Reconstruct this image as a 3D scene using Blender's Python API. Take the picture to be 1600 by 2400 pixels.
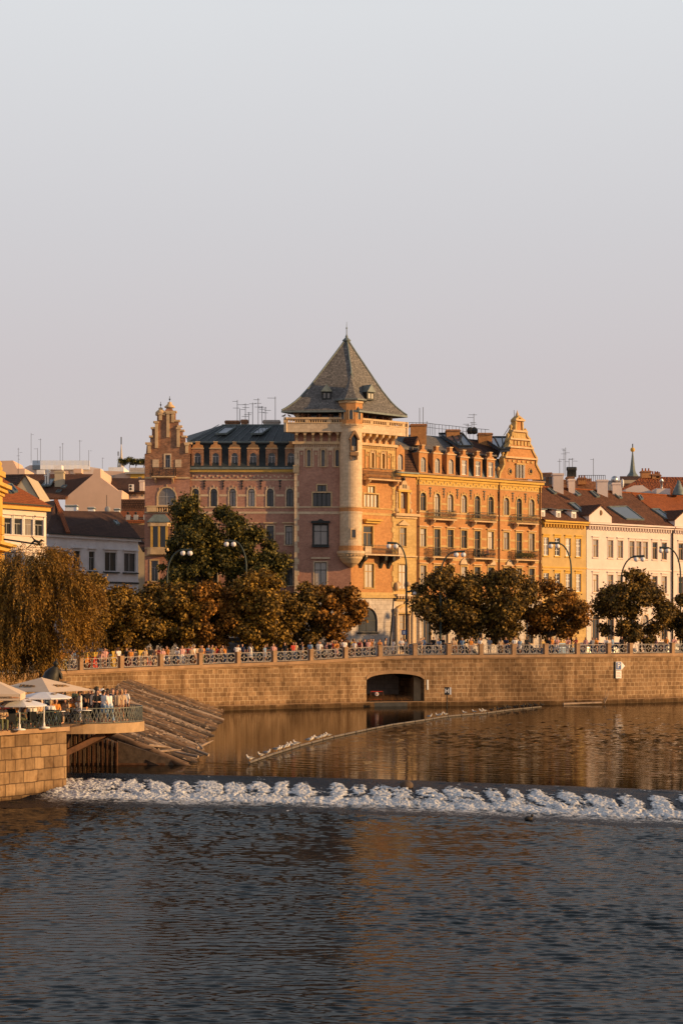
import bpy, math, random
import numpy as np
from mathutils import Vector, Matrix
R = math.radians
random.seed(7)
rng = np.random.default_rng(7)
scene = bpy.context.scene
COL = scene.collection
for o in list(bpy.data.objects): bpy.data.objects.remove(o)

# ------------------------------------------------------------------ camera, world, sun, exposure
FPX = 70 / 24 * 1600          # focal length in photo pixels
HZ = 1480.0                   # photo row of the horizon
CZ = 7.5                      # eye height above the upper pool (z = 0)
cam_d = bpy.data.cameras.new('camera'); cam = bpy.data.objects.new('camera', cam_d); COL.objects.link(cam)
cam.location = (0, 0, CZ); cam.rotation_euler = (R(90), 0, 0)
cam_d.lens = 70; cam_d.sensor_fit = 'HORIZONTAL'; cam_d.sensor_width = 24
cam_d.shift_y = (HZ - 1200) / 1600; cam_d.clip_start = 0.5; cam_d.clip_end = 9000
scene.camera = cam

SUN_AZ, SUN_EL = 103.5, 12.5   # clockwise from +Y
wd = bpy.data.worlds.new("World"); scene.world = wd; wd.use_nodes = True
nt = wd.node_tree; nt.nodes.clear()
def N(t, kind, **kw):
    n = t.nodes.new(kind)
    for k, v in kw.items(): setattr(n, k, v)
    return n
wo = N(nt, 'ShaderNodeOutputWorld'); mixw = N(nt, 'ShaderNodeMixShader'); mixw.inputs[0].default_value = 0.90
b1 = N(nt, 'ShaderNodeBackground'); b2 = N(nt, 'ShaderNodeBackground')
sky = N(nt, 'ShaderNodeTexSky', sky_type='NISHITA', sun_disc=False)
sky.sun_elevation = R(SUN_EL); sky.sun_rotation = R(SUN_AZ); sky.dust_density = 3.0; sky.air_density = 1.0
b1.inputs[1].default_value = 0.1
nt.links.new(sky.outputs[0], b1.inputs[0])
tc = N(nt, 'ShaderNodeTexCoord'); sx = N(nt, 'ShaderNodeSeparateXYZ'); rp = N(nt, 'ShaderNodeValToRGB')
nt.links.new(tc.outputs['Generated'], sx.inputs[0]); nt.links.new(sx.outputs[2], rp.inputs[0]); nt.links.new(rp.outputs[0], b2.inputs[0])
cr = rp.color_ramp
cr.elements[0].position = 0.0; cr.elements[0].color = (.605, .53, .52, 1)
cr.elements[1].position = 0.13; cr.elements[1].color = (.64, .585, .60, 1)
for p, c in ((0.20, (.68, .66, .68, 1)), (0.30, (.77, .78, .80, 1)), (0.42, (.46, .49, .56, 1)), (1.0, (.12, .155, .22, 1))):
    e = cr.elements.new(p); e.color = c
b2.inputs[1].default_value = 0.89
nt.links.new(b1.outputs[0], mixw.inputs[1]); nt.links.new(b2.outputs[0], mixw.inputs[2]); nt.links.new(mixw.outputs[0], wo.inputs[0])

sd = bpy.data.lights.new('sun', 'SUN'); sun = bpy.data.objects.new('sun', sd); COL.objects.link(sun)
sd.energy = 5.0; sd.angle = R(0.8); sd.color = (1.0, 0.60, 0.245)
sv = Vector((math.sin(R(SUN_AZ)) * math.cos(R(SUN_EL)), math.cos(R(SUN_AZ)) * math.cos(R(SUN_EL)), math.sin(R(SUN_EL))))
sun.rotation_euler = sv.to_track_quat('Z', 'Y').to_euler()
scene.view_settings.view_transform = 'Standard'; scene.view_settings.look = 'None'
scene.view_settings.exposure = 0.18; scene.view_settings.gamma = 1
scene.render.resolution_x = 682; scene.render.resolution_y = 1024

# ------------------------------------------------------------------ materials
MATS = {}
def newmat(name):
    m = bpy.data.materials.new(name); m.use_nodes = True; MATS[name] = m
    t = m.node_tree; b = t.nodes['Principled BSDF']
    return m, t, b
def mixcol(t, fac, a, b, blend='MIX'):
    n = N(t, 'ShaderNodeMix', data_type='RGBA', blend_type=blend)
    for s, v in ((0, fac), (6, a), (7, b)):
        if isinstance(v, (int, float)): n.inputs[s].default_value = v
        elif isinstance(v, tuple): n.inputs[s].default_value = (*v[:3], 1)
        else: t.links.new(v, n.inputs[s])
    return n.outputs[2]
def ramp(t, src, p0, c0, p1, c1):
    n = N(t, 'ShaderNodeValToRGB'); e = n.color_ramp.elements
    e[0].position = p0; e[0].color = (*c0, 1); e[1].position = p1; e[1].color = (*c1, 1)
    t.links.new(src, n.inputs[0]); return n.outputs[0]
def noise(t, vec, scale, detail=4, rough=.6):
    n = N(t, 'ShaderNodeTexNoise'); n.inputs['Scale'].default_value = scale; n.inputs['Detail'].default_value = detail
    n.inputs['Roughness'].default_value = rough
    if vec is not None: t.links.new(vec, n.inputs['Vector'])
    return n.outputs[0]
def bump(t, b, src, strength, dist):
    n = N(t, 'ShaderNodeBump'); n.inputs['Strength'].default_value = strength; n.inputs['Distance'].default_value = dist
    t.links.new(src, n.inputs['Height']); t.links.new(n.outputs[0], b.inputs['Normal'])
def plain(name, col, rough=.8, var=.25, scale=1.5, metal=0, bmp=.0, spec=.3, coord='Object'):
    m, t, b = newmat(name)
    tcn = N(t, 'ShaderNodeTexCoord')
    nz = noise(t, tcn.outputs[coord], scale, 6, .65)
    dark = tuple(c * (1 - var) for c in col); lite = tuple(min(1, c * (1 + var)) for c in col)
    t.links.new(ramp(t, nz, .3, dark, .7, lite), b.inputs['Base Color'])
    b.inputs['Roughness'].default_value = rough; b.inputs['Metallic'].default_value = metal
    b.inputs['Specular IOR Level'].default_value = spec
    if bmp: bump(t, b, nz, bmp, .05)
    return m
def N_add(t, a, v):
    n = N(t, 'ShaderNodeMath', operation='ADD'); t.links.new(a, n.inputs[0]); n.inputs[1].default_value = v; return n.outputs[0]
def masonry(name, c1, c2, mortar, bw, bh, msize=.02, rough=.9, stain=(.4, .4, .4), stain_amt=.5, stain_scale=.35, bmp=.5, streak=0, offset=.5, patch=None, tide=None):
    m, t, b = newmat(name)
    uv = N(t, 'ShaderNodeTexCoord').outputs['UV']
    br = N(t, 'ShaderNodeTexBrick'); br.offset = offset
    if tide is not None: br.squash = 1.45; br.squash_frequency = 3; br.offset_frequency = 2; br.offset = .37
    wn = N(t, 'ShaderNodeTexNoise'); wn.inputs['Scale'].default_value = 1.2; t.links.new(uv, wn.inputs['Vector'])
    vm = N(t, 'ShaderNodeVectorMath', operation='SCALE'); vm.inputs['Scale'].default_value = bh * .22
    sub = N(t, 'ShaderNodeVectorMath', operation='SUBTRACT'); sub.inputs[1].default_value = (.5, .5, .5)
    t.links.new(wn.outputs[1], sub.inputs[0]); t.links.new(sub.outputs[0], vm.inputs[0])
    ad = N(t, 'ShaderNodeVectorMath', operation='ADD'); t.links.new(uv, ad.inputs[0]); t.links.new(vm.outputs[0], ad.inputs[1])
    t.links.new(ad.outputs[0], br.inputs['Vector'])
    br.inputs['Color1'].default_value = (*c1, 1); br.inputs['Color2'].default_value = (*c2, 1); br.inputs['Mortar'].default_value = (*mortar, 1)
    br.inputs['Scale'].default_value = 1; br.inputs['Mortar Size'].default_value = msize; br.inputs['Mortar Smooth'].default_value = .3
    br.inputs['Brick Width'].default_value = bw; br.inputs['Row Height'].default_value = bh
    col = br.outputs[0]
    n2 = noise(t, uv, 3.0, 6, .7)
    col = mixcol(t, 1, col, ramp(t, n2, .25, (.72, .72, .72), .75, (1.2, 1.2, 1.2)), 'MULTIPLY')
    n1 = noise(t, uv, stain_scale, 6, .65)
    col = mixcol(t, ramp(t, n1, .42, (0, 0, 0), .75, (stain_amt,) * 3), col, stain, 'MULTIPLY')
    if streak:
        mp = N(t, 'ShaderNodeMapping'); mp.inputs['Scale'].default_value = (1.6, .12, 1); t.links.new(uv, mp.inputs[0])
        n3 = noise(t, mp.outputs[0], 1.0, 5, .7)
        col = mixcol(t, ramp(t, n3, .45, (0, 0, 0), .7, (streak,) * 3), col, (.35, .27, .2), 'MULTIPLY')
    if tide is not None:      # dark wet growth above the water line, ragged upper edge, plus big damp patches
        sp = N(t, 'ShaderNodeSeparateXYZ'); t.links.new(uv, sp.inputs[0]); ns = noise(t, uv, 1.1, 6, .7)
        m1 = N(t, 'ShaderNodeMath', operation='MULTIPLY_ADD'); t.links.new(ns, m1.inputs[0]); m1.inputs[1].default_value = -1.0; t.links.new(sp.outputs[1], m1.inputs[2])
        ma = N(t, 'ShaderNodeMath', operation='MULTIPLY_ADD'); t.links.new(m1.outputs[0], ma.inputs[0]); ma.inputs[1].default_value = .3; ma.inputs[2].default_value = .65
        col = mixcol(t, ramp(t, ma.outputs[0], .5 + .3 * (tide - .2), (.85, .85, .85), .5 + .3 * (tide + .25), (0, 0, 0)), col, (.20, .17, .12), 'MULTIPLY')
        pn = noise(t, uv, .11, 4, .6); col = mixcol(t, ramp(t, pn, .50, (0, 0, 0), .62, (.75, .75, .75)), col, (.62, .60, .58), 'MULTIPLY')
        pk = noise(t, uv, 1.7, 2, .5); col = mixcol(t, ramp(t, pk, .60, (0, 0, 0), .68, (.55, .55, .55)), col, (.48, .40, .33), 'MULTIPLY')
    t.links.new(col, b.inputs['Base Color'])
    b.inputs['Roughness'].default_value = rough; b.inputs['Specular IOR Level'].default_value = .2
    if bmp:
        h = mixcol(t, .35, br.outputs[1], n2)
        inv = N(t, 'ShaderNodeInvert'); t.links.new(br.outputs[1], inv.inputs[1])
        h = mixcol(t, .4, inv.outputs[0], n2)
        bump(t, b, h, bmp, .03)
    return m
def glass(name, col, rough=.12, var=.5):
    m, t, b = newmat(name)
    tcn = N(t, 'ShaderNodeTexCoord'); nz = noise(t, tcn.outputs['Object'], 2.2, 3)
    oi = N(t, 'ShaderNodeObjectInfo')
    c = mixcol(t, nz, tuple(x * .4 for x in col), tuple(x * 1.6 for x in col))
    c = mixcol(t, oi.outputs['Random'], c, tuple(x * 2.2 for x in col))
    t.links.new(c, b.inputs['Base Color'])
    b.inputs['Roughness'].default_value = rough; b.inputs['Specular IOR Level'].default_value = .6
    return m
def leafmat(name, c1, c2, c3, trans=.16):
    m, t, b = newmat(name)
    g = N(t, 'ShaderNodeNewGeometry')
    r = N(t, 'ShaderNodeValToRGB'); e = r.color_ramp.elements
    e[0].position = 0; e[0].color = (*c1, 1); e[1].position = 1; e[1].color = (*c3, 1)
    x = e.new(.55); x.color = (*c2, 1)
    t.links.new(g.outputs['Random Per Island'], r.inputs[0])
    pn = noise(t, N(t, 'ShaderNodeTexCoord').outputs['Object'], .45, 3)
    cc = mixcol(t, 1, r.outputs[0], ramp(t, pn, .3, (.7, .7, .7), .7, (1.35, 1.3, 1.2)), 'MULTIPLY')
    t.links.new(cc, b.inputs['Base Color']); b.inputs['Roughness'].default_value = .6; b.inputs['Specular IOR Level'].default_value = .25
    tr = N(t, 'ShaderNodeBsdfTranslucent'); t.links.new(cc, tr.inputs[0])
    mx = N(t, 'ShaderNodeMixShader'); mx.inputs[0].default_value = trans
    t.links.new(b.outputs[0], mx.inputs[1]); t.links.new(tr.outputs[0], mx.inputs[2])
    t.links.new(mx.outputs[0], t.nodes['Material Output'].inputs[0])
    return m

brick_red = masonry('brick_red', (.48, .225, .155), (.38, .165, .115), (.52, .35, .25), .27, .085, .012, stain=(.55, .5, .5), stain_amt=.6, bmp=.15)
brick_old = masonry('brick_old', (.44, .19, .10), (.20, .08, .05), (.42, .27, .16), .30, .11, .02, stain=(.3, .28, .28), stain_amt=.75, stain_scale=1.1, bmp=.3)
brick_orange_lit = masonry('brick_orange_lit', (.53, .23, .08), (.44, .175, .06), (.58, .37, .17), .27, .085, .012, stain=(.6, .55, .5), stain_amt=.6, bmp=.15)  # sunlit copy of the red brick, warm sun put into the colour
sandstone = plain('sandstone', (.58, .40, .22), .85, .22, 1.3, bmp=.1)
sand_pale = masonry('sand_pale', (.70, .53, .35), (.62, .46, .30), (.50, .36, .23), .75, .38, .012, stain=(.6, .55, .5), stain_amt=.5, bmp=.15)
sand_yellow = masonry('sand_yellow', (.60, .41, .17), (.53, .35, .14), (.42, .28, .12), .8, .4, .012, stain=(.65, .6, .5), stain_amt=.5, bmp=.15)
ochre = plain('ochre', (.58, .35, .08), .85, .15, 1.0)
stone_grey = masonry('stone_grey', (.60, .53, .47), (.53, .46, .40), (.34, .29, .25), .9, .5, .02, stain=(.5, .45, .42), stain_amt=.6, bmp=.3)
slate = masonry('slate', (.085, .095, .095), (.055, .06, .062), (.03, .03, .03), .25, .2, .01, rough=.55, stain=(.7, .75, .7), stain_amt=.6, stain_scale=.7, bmp=.3)
def slate_lichen():
    m, t, b = newmat('slate_lichen')
    uv = N(t, 'ShaderNodeTexCoord').outputs['UV']
    br = N(t, 'ShaderNodeTexBrick'); t.links.new(uv, br.inputs[0])
    br.inputs['Color1'].default_value = (.20, .185, .172, 1); br.inputs['Color2'].default_value = (.105, .10, .095, 1); br.inputs['Mortar'].default_value = (.05, .04, .035, 1)
    br.inputs['Scale'].default_value = 1; br.inputs['Brick Width'].default_value = .22; br.inputs['Row Height'].default_value = .2; br.inputs['Mortar Size'].default_value = .012
    sp = noise(t, uv, 4.5, 5, .8); big = noise(t, uv, .24, 3)
    f = mixcol(t, 1, ramp(t, sp, .56, (0, 0, 0), .62, (1, 1, 1)), ramp(t, big, .38, (.12, .12, .12), .58, (1, 1, 1)), 'MULTIPLY')
    c = mixcol(t, f, br.outputs[0], (.46, .41, .36))
    t.links.new(c, b.inputs['Base Color']); b.inputs['Roughness'].default_value = .75; b.inputs['Specular IOR Level'].default_value = .2
    bump(t, b, sp, .2, .04)
    return m
roof_lichen = slate_lichen()
lead = plain('lead', (.14, .17, .165), .5, .3, 2.0, bmp=.1)
lead_dark = plain('lead_dark', (.03, .035, .033), .6, .4, 2.0)
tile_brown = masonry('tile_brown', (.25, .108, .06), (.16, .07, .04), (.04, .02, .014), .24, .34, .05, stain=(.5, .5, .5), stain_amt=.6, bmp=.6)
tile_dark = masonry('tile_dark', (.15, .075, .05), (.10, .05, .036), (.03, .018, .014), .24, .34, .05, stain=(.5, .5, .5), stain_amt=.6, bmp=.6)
tile_orange = masonry('tile_orange', (.42, .13, .04), (.34, .10, .03), (.13, .04, .02), .24, .36, .05, stain=(.6, .55, .5), stain_amt=.5, bmp=.6)
tile_ribbed = masonry('tile_ribbed', (.42, .13, .04), (.36, .10, .03), (.10, .03, .015), .42, 6.0, .12, stain=(.6, .55, .5), stain_amt=.5, bmp=.6)
pl_yellow = plain('plaster_yellow', (.50, .33, .13), .85, .14, .8)
pl_white = plain('plaster_white', (.68, .56, .50), .85, .08, .8)
pl_pink = plain('plaster_pink', (.62, .42, .31), .9, .07, .5)
pl_cream = plain('plaster_cream', (.66, .55, .48), .85, .08, .8)
pl_grey = plain('plaster_grey', (.72, .71, .72), .85, .12, .7)
pl_ochre = plain('plaster_ochre', (.62, .36, .07), .85, .12, .8)
pl_tan = plain('plaster_tan', (.50, .40, .27), .9, .12, .8)
white_paint = plain('white_paint', (.75, .72, .68), .6, .05, 2)
frame_dark = plain('frame_dark', (.028, .030, .028), .6, .2, 2)
frame_brown = plain('frame_brown', (.24, .13, .06), .6, .2, 2)
frame_ochre = plain('frame_ochre', (.36, .20, .06), .6, .2, 2)
frame_grey = plain('frame_grey', (.35, .34, .33), .6, .2, 2)
iron = plain('iron', (.035, .035, .035), .5, .2, 3, metal=.4)
iron_green = plain('iron_green', (.045, .06, .055), .55, .2, 3, metal=.3)
rust = plain('rust', (.11, .05, .025), .8, .4, 4)
railpaint = plain('rail_paint', (.38, .335, .30), .6, .12, 3)
glass_dark = glass('glass_dark', (.018, .02, .022))
glass_mid = glass('glass_curtain', (.16, .14, .125), .2)
glass_lite = glass('glass_pale_curtain', (.24, .21, .18), .25)
glass_sky = glass('glass_roof', (.05, .065, .085), .06)
quay = masonry('quay_stone', (.38, .235, .125), (.235, .14, .072), (.52, .375, .23), .58, .43, .028, stain=(.42, .38, .33), stain_amt=.85, stain_scale=.22, bmp=.4, streak=.75, tide=.45)
quay_cap = plain('quay_cap', (.33, .20, .11), .85, .3, .9, bmp=.3)
pier_stone = masonry('pier_stone', (.52, .34, .18), (.26, .165, .09), (.16, .10, .06), .74, .60, .03, stain=(.45, .4, .33), stain_amt=.8, stain_scale=.3, bmp=.8, streak=.6, tide=-.5)
concrete = plain('concrete', (.40, .26, .14), .85, .25, 1.6, bmp=.15)
asphalt = plain('asphalt', (.05, .05, .052), .9, .25, 2)
paving = masonry('paving', (.19, .165, .14), (.15, .13, .11), (.09, .08, .07), .4, .4, .02, bmp=.2)
logwood = plain('log_wood', (.15, .088, .05), .9, .6, 1.4, bmp=.5)
logpale = plain('log_pale', (.33, .235, .165), .9, .35, 2.5, bmp=.3)
logbrown = plain('log_brown', (.21, .125, .07), .9, .4, 1.8, bmp=.4)
loggrey = plain('log_grey', (.14, .12, .105), .9, .35, 2.5, bmp=.3)
rail_grey = plain('rail_grey', (.15, .155, .135), .55, .2, 3, metal=.2)
bark = plain('bark', (.10, .07, .05), .95, .4, 3, bmp=.5)
bronze = plain('bronze', (.035, .033, .028), .55, .3, 3, metal=.5)
leaf_gold = leafmat('leaf_gold', (.045, .025, .008), (.21, .125, .020), (.46, .27, .045))
leaf_rust = leafmat('leaf_rust', (.06, .027, .008), (.24, .112, .018), (.48, .225, .038))
leaf_dark = leafmat('leaf_dark', (.020, .024, .008), (.072, .064, .015), (.28, .21, .042))
leaf_brown = leafmat('leaf_brown', (.030, .019, .007), (.14, .085, .018), (.38, .225, .042))
leaf_willow = leafmat('leaf_willow', (.06, .033, .008), (.22, .115, .018), (.44, .24, .04), .15)
leaf_green = leafmat('leaf_green', (.03, .04, .010), (.09, .09, .02), (.20, .17, .04))
reed = leafmat('reed', (.10, .045, .015), (.2, .09, .03), (.3, .15, .05))
canvas_cream = plain('canvas_cream', (.62, .47, .34), .85, .05, 1.5)
canvas_white = plain('canvas_white', (.66, .66, .70), .85, .06, 1.5)
print_brown = plain('print_brown', (.22, .13, .06), .8, .1, 2)
print_orange = plain('print_orange', (.75, .33, .12), .8, .1, 2)
gull_white = plain('gull_white', (.72, .66, .60), .8, .08, 8)
gull_grey = plain('gull_grey', (.25, .24, .24), .8, .1, 8)
duck_dark = plain('duck_dark', (.035, .028, .022), .7, .3, 8)
beak = plain('beak', (.6, .3, .05), .6, .1, 8)
globe = plain('lamp_globe', (.80, .74, .72), .35, .03, 2)
sign_blue = plain('sign_blue', (.03, .09, .28), .5, .1, 2)
sign_white = plain('sign_white', (.78, .74, .72), .5, .05, 2)
sign_black = plain('sign_black', (.015, .015, .015), .5, .1, 2)
sign_red = plain('sign_red', (.55, .05, .03), .5, .1, 2)
tyre = plain('tyre', (.015, .015, .015), .9, .2, 6)
chrome = plain('rim', (.5, .5, .5), .35, .1, 6, metal=.8)
lens_red = plain('tail_lens', (.4, .02, .02), .3, .1, 6)
lens_clear = plain('head_lens', (.7, .7, .7), .2, .1, 6)
CLOTH = {}
def cloth(name, col):
    if name not in CLOTH: CLOTH[name] = plain('cloth_' + name, col, .9, .1, 6)
    return CLOTH[name]
for k, c in dict(white=(.74, .70, .66), black=(.018, .018, .02), navy=(.03, .04, .09), blue=(.22, .32, .45), grey=(.26, .26, .28), orange=(.62, .24, .05),
                 yellow=(.50, .32, .06), pink=(.68, .36, .30), red=(.5, .06, .04), tan=(.50, .35, .22), olive=(.16, .16, .08), denim=(.07, .10, .17), brown=(.14, .08, .05)).items(): cloth(k, c)
skin_a = plain('skin_fair', (.56, .30, .19), .6, .08, 6); skin_b = plain('skin_tan', (.36, .18, .10), .6, .08, 6)
hair_dark = plain('hair_dark', (.02, .014, .01), .6, .2, 8); hair_brown = plain('hair_brown', (.10, .05, .025), .6, .2, 8)
hair_blond = plain('hair_blond', (.42, .27, .12), .6, .2, 8); hair_grey = plain('hair_grey', (.42, .40, .38), .6, .2, 8)

# ------------------------------------------------------------------ mesh helpers
ORG = {}      # thing name -> world origin
class MB:
    def __init__(s): s.v = []; s.f = []; s.mi = []; s.mats = []; s.uv = []; s.sm = []
    def add(s, vs, fs, mat, uvs=None, smooth=False):
        b = len(s.v); s.v += [tuple(map(float, p)) for p in vs]
        if mat not in s.mats: s.mats.append(mat)
        k = s.mats.index(mat)
        for i, f in enumerate(fs):
            s.f.append(tuple(b + j for j in f)); s.mi.append(k); s.sm.append(smooth)
            s.uv.append(None if uvs is None else [uvs[j] for j in f])
    def box(s, o, a, b, c, mat):
        o, a, b, c = (Vector(x) for x in (o, a, b, c))
        if a.cross(b).dot(c) < 0: a, b = b, a
        v = [o, o + a, o + a + b, o + b, o + c, o + a + c, o + a + b + c, o + b + c]
        s.add(v, [(3, 2, 1, 0), (4, 5, 6, 7), (0, 1, 5, 4), (1, 2, 6, 5), (2, 3, 7, 6), (3, 0, 4, 7)], mat)
    def bx(s, x0, x1, y0, y1, z0, z1, mat):
        s.box((x0, y0, z0), (x1 - x0, 0, 0), (0, y1 - y0, 0), (0, 0, z1 - z0), mat)
    def bar(s, p, q, w, h, mat, up=(0, 0, 1)):
        p = Vector(p); q = Vector(q); d = q - p; u = Vector(up); side = d.cross(u)
        if side.length < 1e-6: side = d.cross(Vector((1, 0, 0)))
        side.normalize(); u2 = side.cross(d).normalized()
        s.box(p - side * w / 2 - u2 * h / 2, d, side * w, u2 * h, mat)
    def tube(s, pts, rad, mat, n=8, cap=True, smooth=True):
        pts = [Vector(p) for p in pts]
        if isinstance(rad, (int, float)): rad = [rad] * len(pts)
        vs = []; ref = None
        for i, p in enumerate(pts):
            d = (pts[min(i + 1, len(pts) - 1)] - pts[max(i - 1, 0)])
            if d.length < 1e-9: d = Vector((0, 0, 1))
            d.normalize()
            if ref is None: ref = Vector((0, 1, 0)) if abs(d.y) < .9 else Vector((1, 0, 0))
            a = d.cross(ref).normalized(); b = d.cross(a); ref = b * -1 if False else ref
            for k in range(n):
                t = 2 * math.pi * k / n; vs.append(p + a * math.cos(t) * rad[i] + b * math.sin(t) * rad[i])
        fs = []
        for i in range(len(pts) - 1):
            for k in range(n): fs.append((i * n + k, i * n + (k + 1) % n, (i + 1) * n + (k + 1) % n, (i + 1) * n + k))
        s.add(vs, fs, mat, smooth=smooth)
        if cap: s.add(vs[:n], [tuple(reversed(range(n)))], mat); s.add(vs[-n:], [tuple(range(n))], mat)
    def lathe(s, c, prof, mat, n=12, smooth=True, ph=0, sx=1, sy=1):
        vs = [(c[0] + r * sx * math.cos(2 * math.pi * k / n + ph), c[1] + r * sy * math.sin(2 * math.pi * k / n + ph), c[2] + z) for r, z in prof for k in range(n)]
        fs = [(i * n + k, i * n + (k + 1) % n, (i + 1) * n + (k + 1) % n, (i + 1) * n + k) for i in range(len(prof) - 1) for k in range(n)]
        s.add(vs, fs, mat, smooth=smooth)
    def ball(s, c, r, mat, n=10, m=7, sc=(1, 1, 1)):
        c = Vector(c); vs = []
        for i in range(m + 1):
            a = math.pi * i / m
            for k in range(n):
                t = 2 * math.pi * k / n
                vs.append((c.x + r * sc[0] * math.sin(a) * math.cos(t), c.y + r * sc[1] * math.sin(a) * math.sin(t), c.z - r * sc[2] * math.cos(a)))
        fs = [(i * n + k, i * n + (k + 1) % n, (i + 1) * n + (k + 1) % n, (i + 1) * n + k) for i in range(m) for k in range(n)]
        s.add(vs, fs, mat, smooth=True)
    def prism(s, pts, ext, mat, side=None):           # polygon of 3-D points extruded by ext
        pts = [Vector(p) for p in pts]; e = Vector(ext); n = len(pts)
        nrm = Vector((0, 0, 0))
        for i in range(n): nrm += pts[i].cross(pts[(i + 1) % n])
        if nrm.dot(e) > 0: pts = pts[::-1]
        back = [p + e for p in pts]
        s.add(pts, [tuple(range(n))], mat)
        s.add(back, [tuple(reversed(range(n)))], mat)
        for i in range(n):
            j = (i + 1) % n
            s.add([pts[i], back[i], back[j], pts[j]], [(0, 1, 2, 3)], side or mat)
    def quad(s, a, b, c, d, mat, uvs=None): s.add([a, b, c, d], [(0, 1, 2, 3)], mat, uvs)
    def build(s, name, parent=None, org=None):
        o0 = Vector(org) if org is not None else (ORG[parent.name] if parent is not None else Vector((0, 0, 0)))
        me = bpy.data.meshes.new(name)
        me.from_pydata([(p[0] - o0.x, p[1] - o0.y, p[2] - o0.z) for p in s.v], [], s.f)
        for m in s.mats: me.materials.append(m)
        me.polygons.foreach_set('material_index', s.mi); me.polygons.foreach_set('use_smooth', s.sm)
        uvl = me.uv_layers.new(name='UVMap'); data = []
        Z = Vector((0, 0, 1))
        for pi, p in enumerate(me.polygons):
            u = s.uv[pi]
            if u is None:
                nn = p.normal; T = Z.cross(nn)
                if T.length < .05: T = Vector((1, 0, 0))
                T.normalize(); B = nn.cross(T)
                for vi in s.f[pi]:
                    q = Vector(s.v[vi]); data += [q.dot(T), q.dot(B)]
            else:
                for q in u: data += [q[0], q[1]]
        uvl.data.foreach_set('uv', data)
        me.update()
        o = bpy.data.objects.new(name, me); COL.objects.link(o)
        if parent is not None: o.parent = parent
        else: o.location = o0
        if parent is None: ORG[o.name] = o0.copy()
        return o
def tag(o, label=None, cat=None, group=None, kind=None):
    if label: o['label'] = label
    if cat: o['category'] = cat
    if group: o['group'] = group
    if kind: o['kind'] = kind
    return o
def thing(name, label, cat, loc=(0, 0, 0), group=None):
    o = bpy.data.objects.new(name, None); COL.objects.link(o); o.location = loc; o.empty_display_size = .3
    ORG[o.name] = Vector(loc); return tag(o, label, cat, group)
KIDS = {}
def dup(src, loc, rz=0, label=None, scale=None, mats=None):
    c = src.copy(); COL.objects.link(c); c.location = loc; c.rotation_euler = (0, 0, rz)
    if scale: c.scale = (scale,) * 3
    if label: c['label'] = label
    def kids(a, b):
        for ch in [o for o in bpy.data.objects if o.parent == a]:
            d = ch.copy(); COL.objects.link(d); d.parent = b; kids(ch, d)
    kids(src, c); return c

def P(px, py, D): return Vector(((px - 800) * D / FPX, D, CZ + (HZ - py) * D / FPX))
def ZZ(py, D): return CZ + (HZ - py) * D / FPX
def XX(px, D): return (px - 800) * D / FPX

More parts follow.
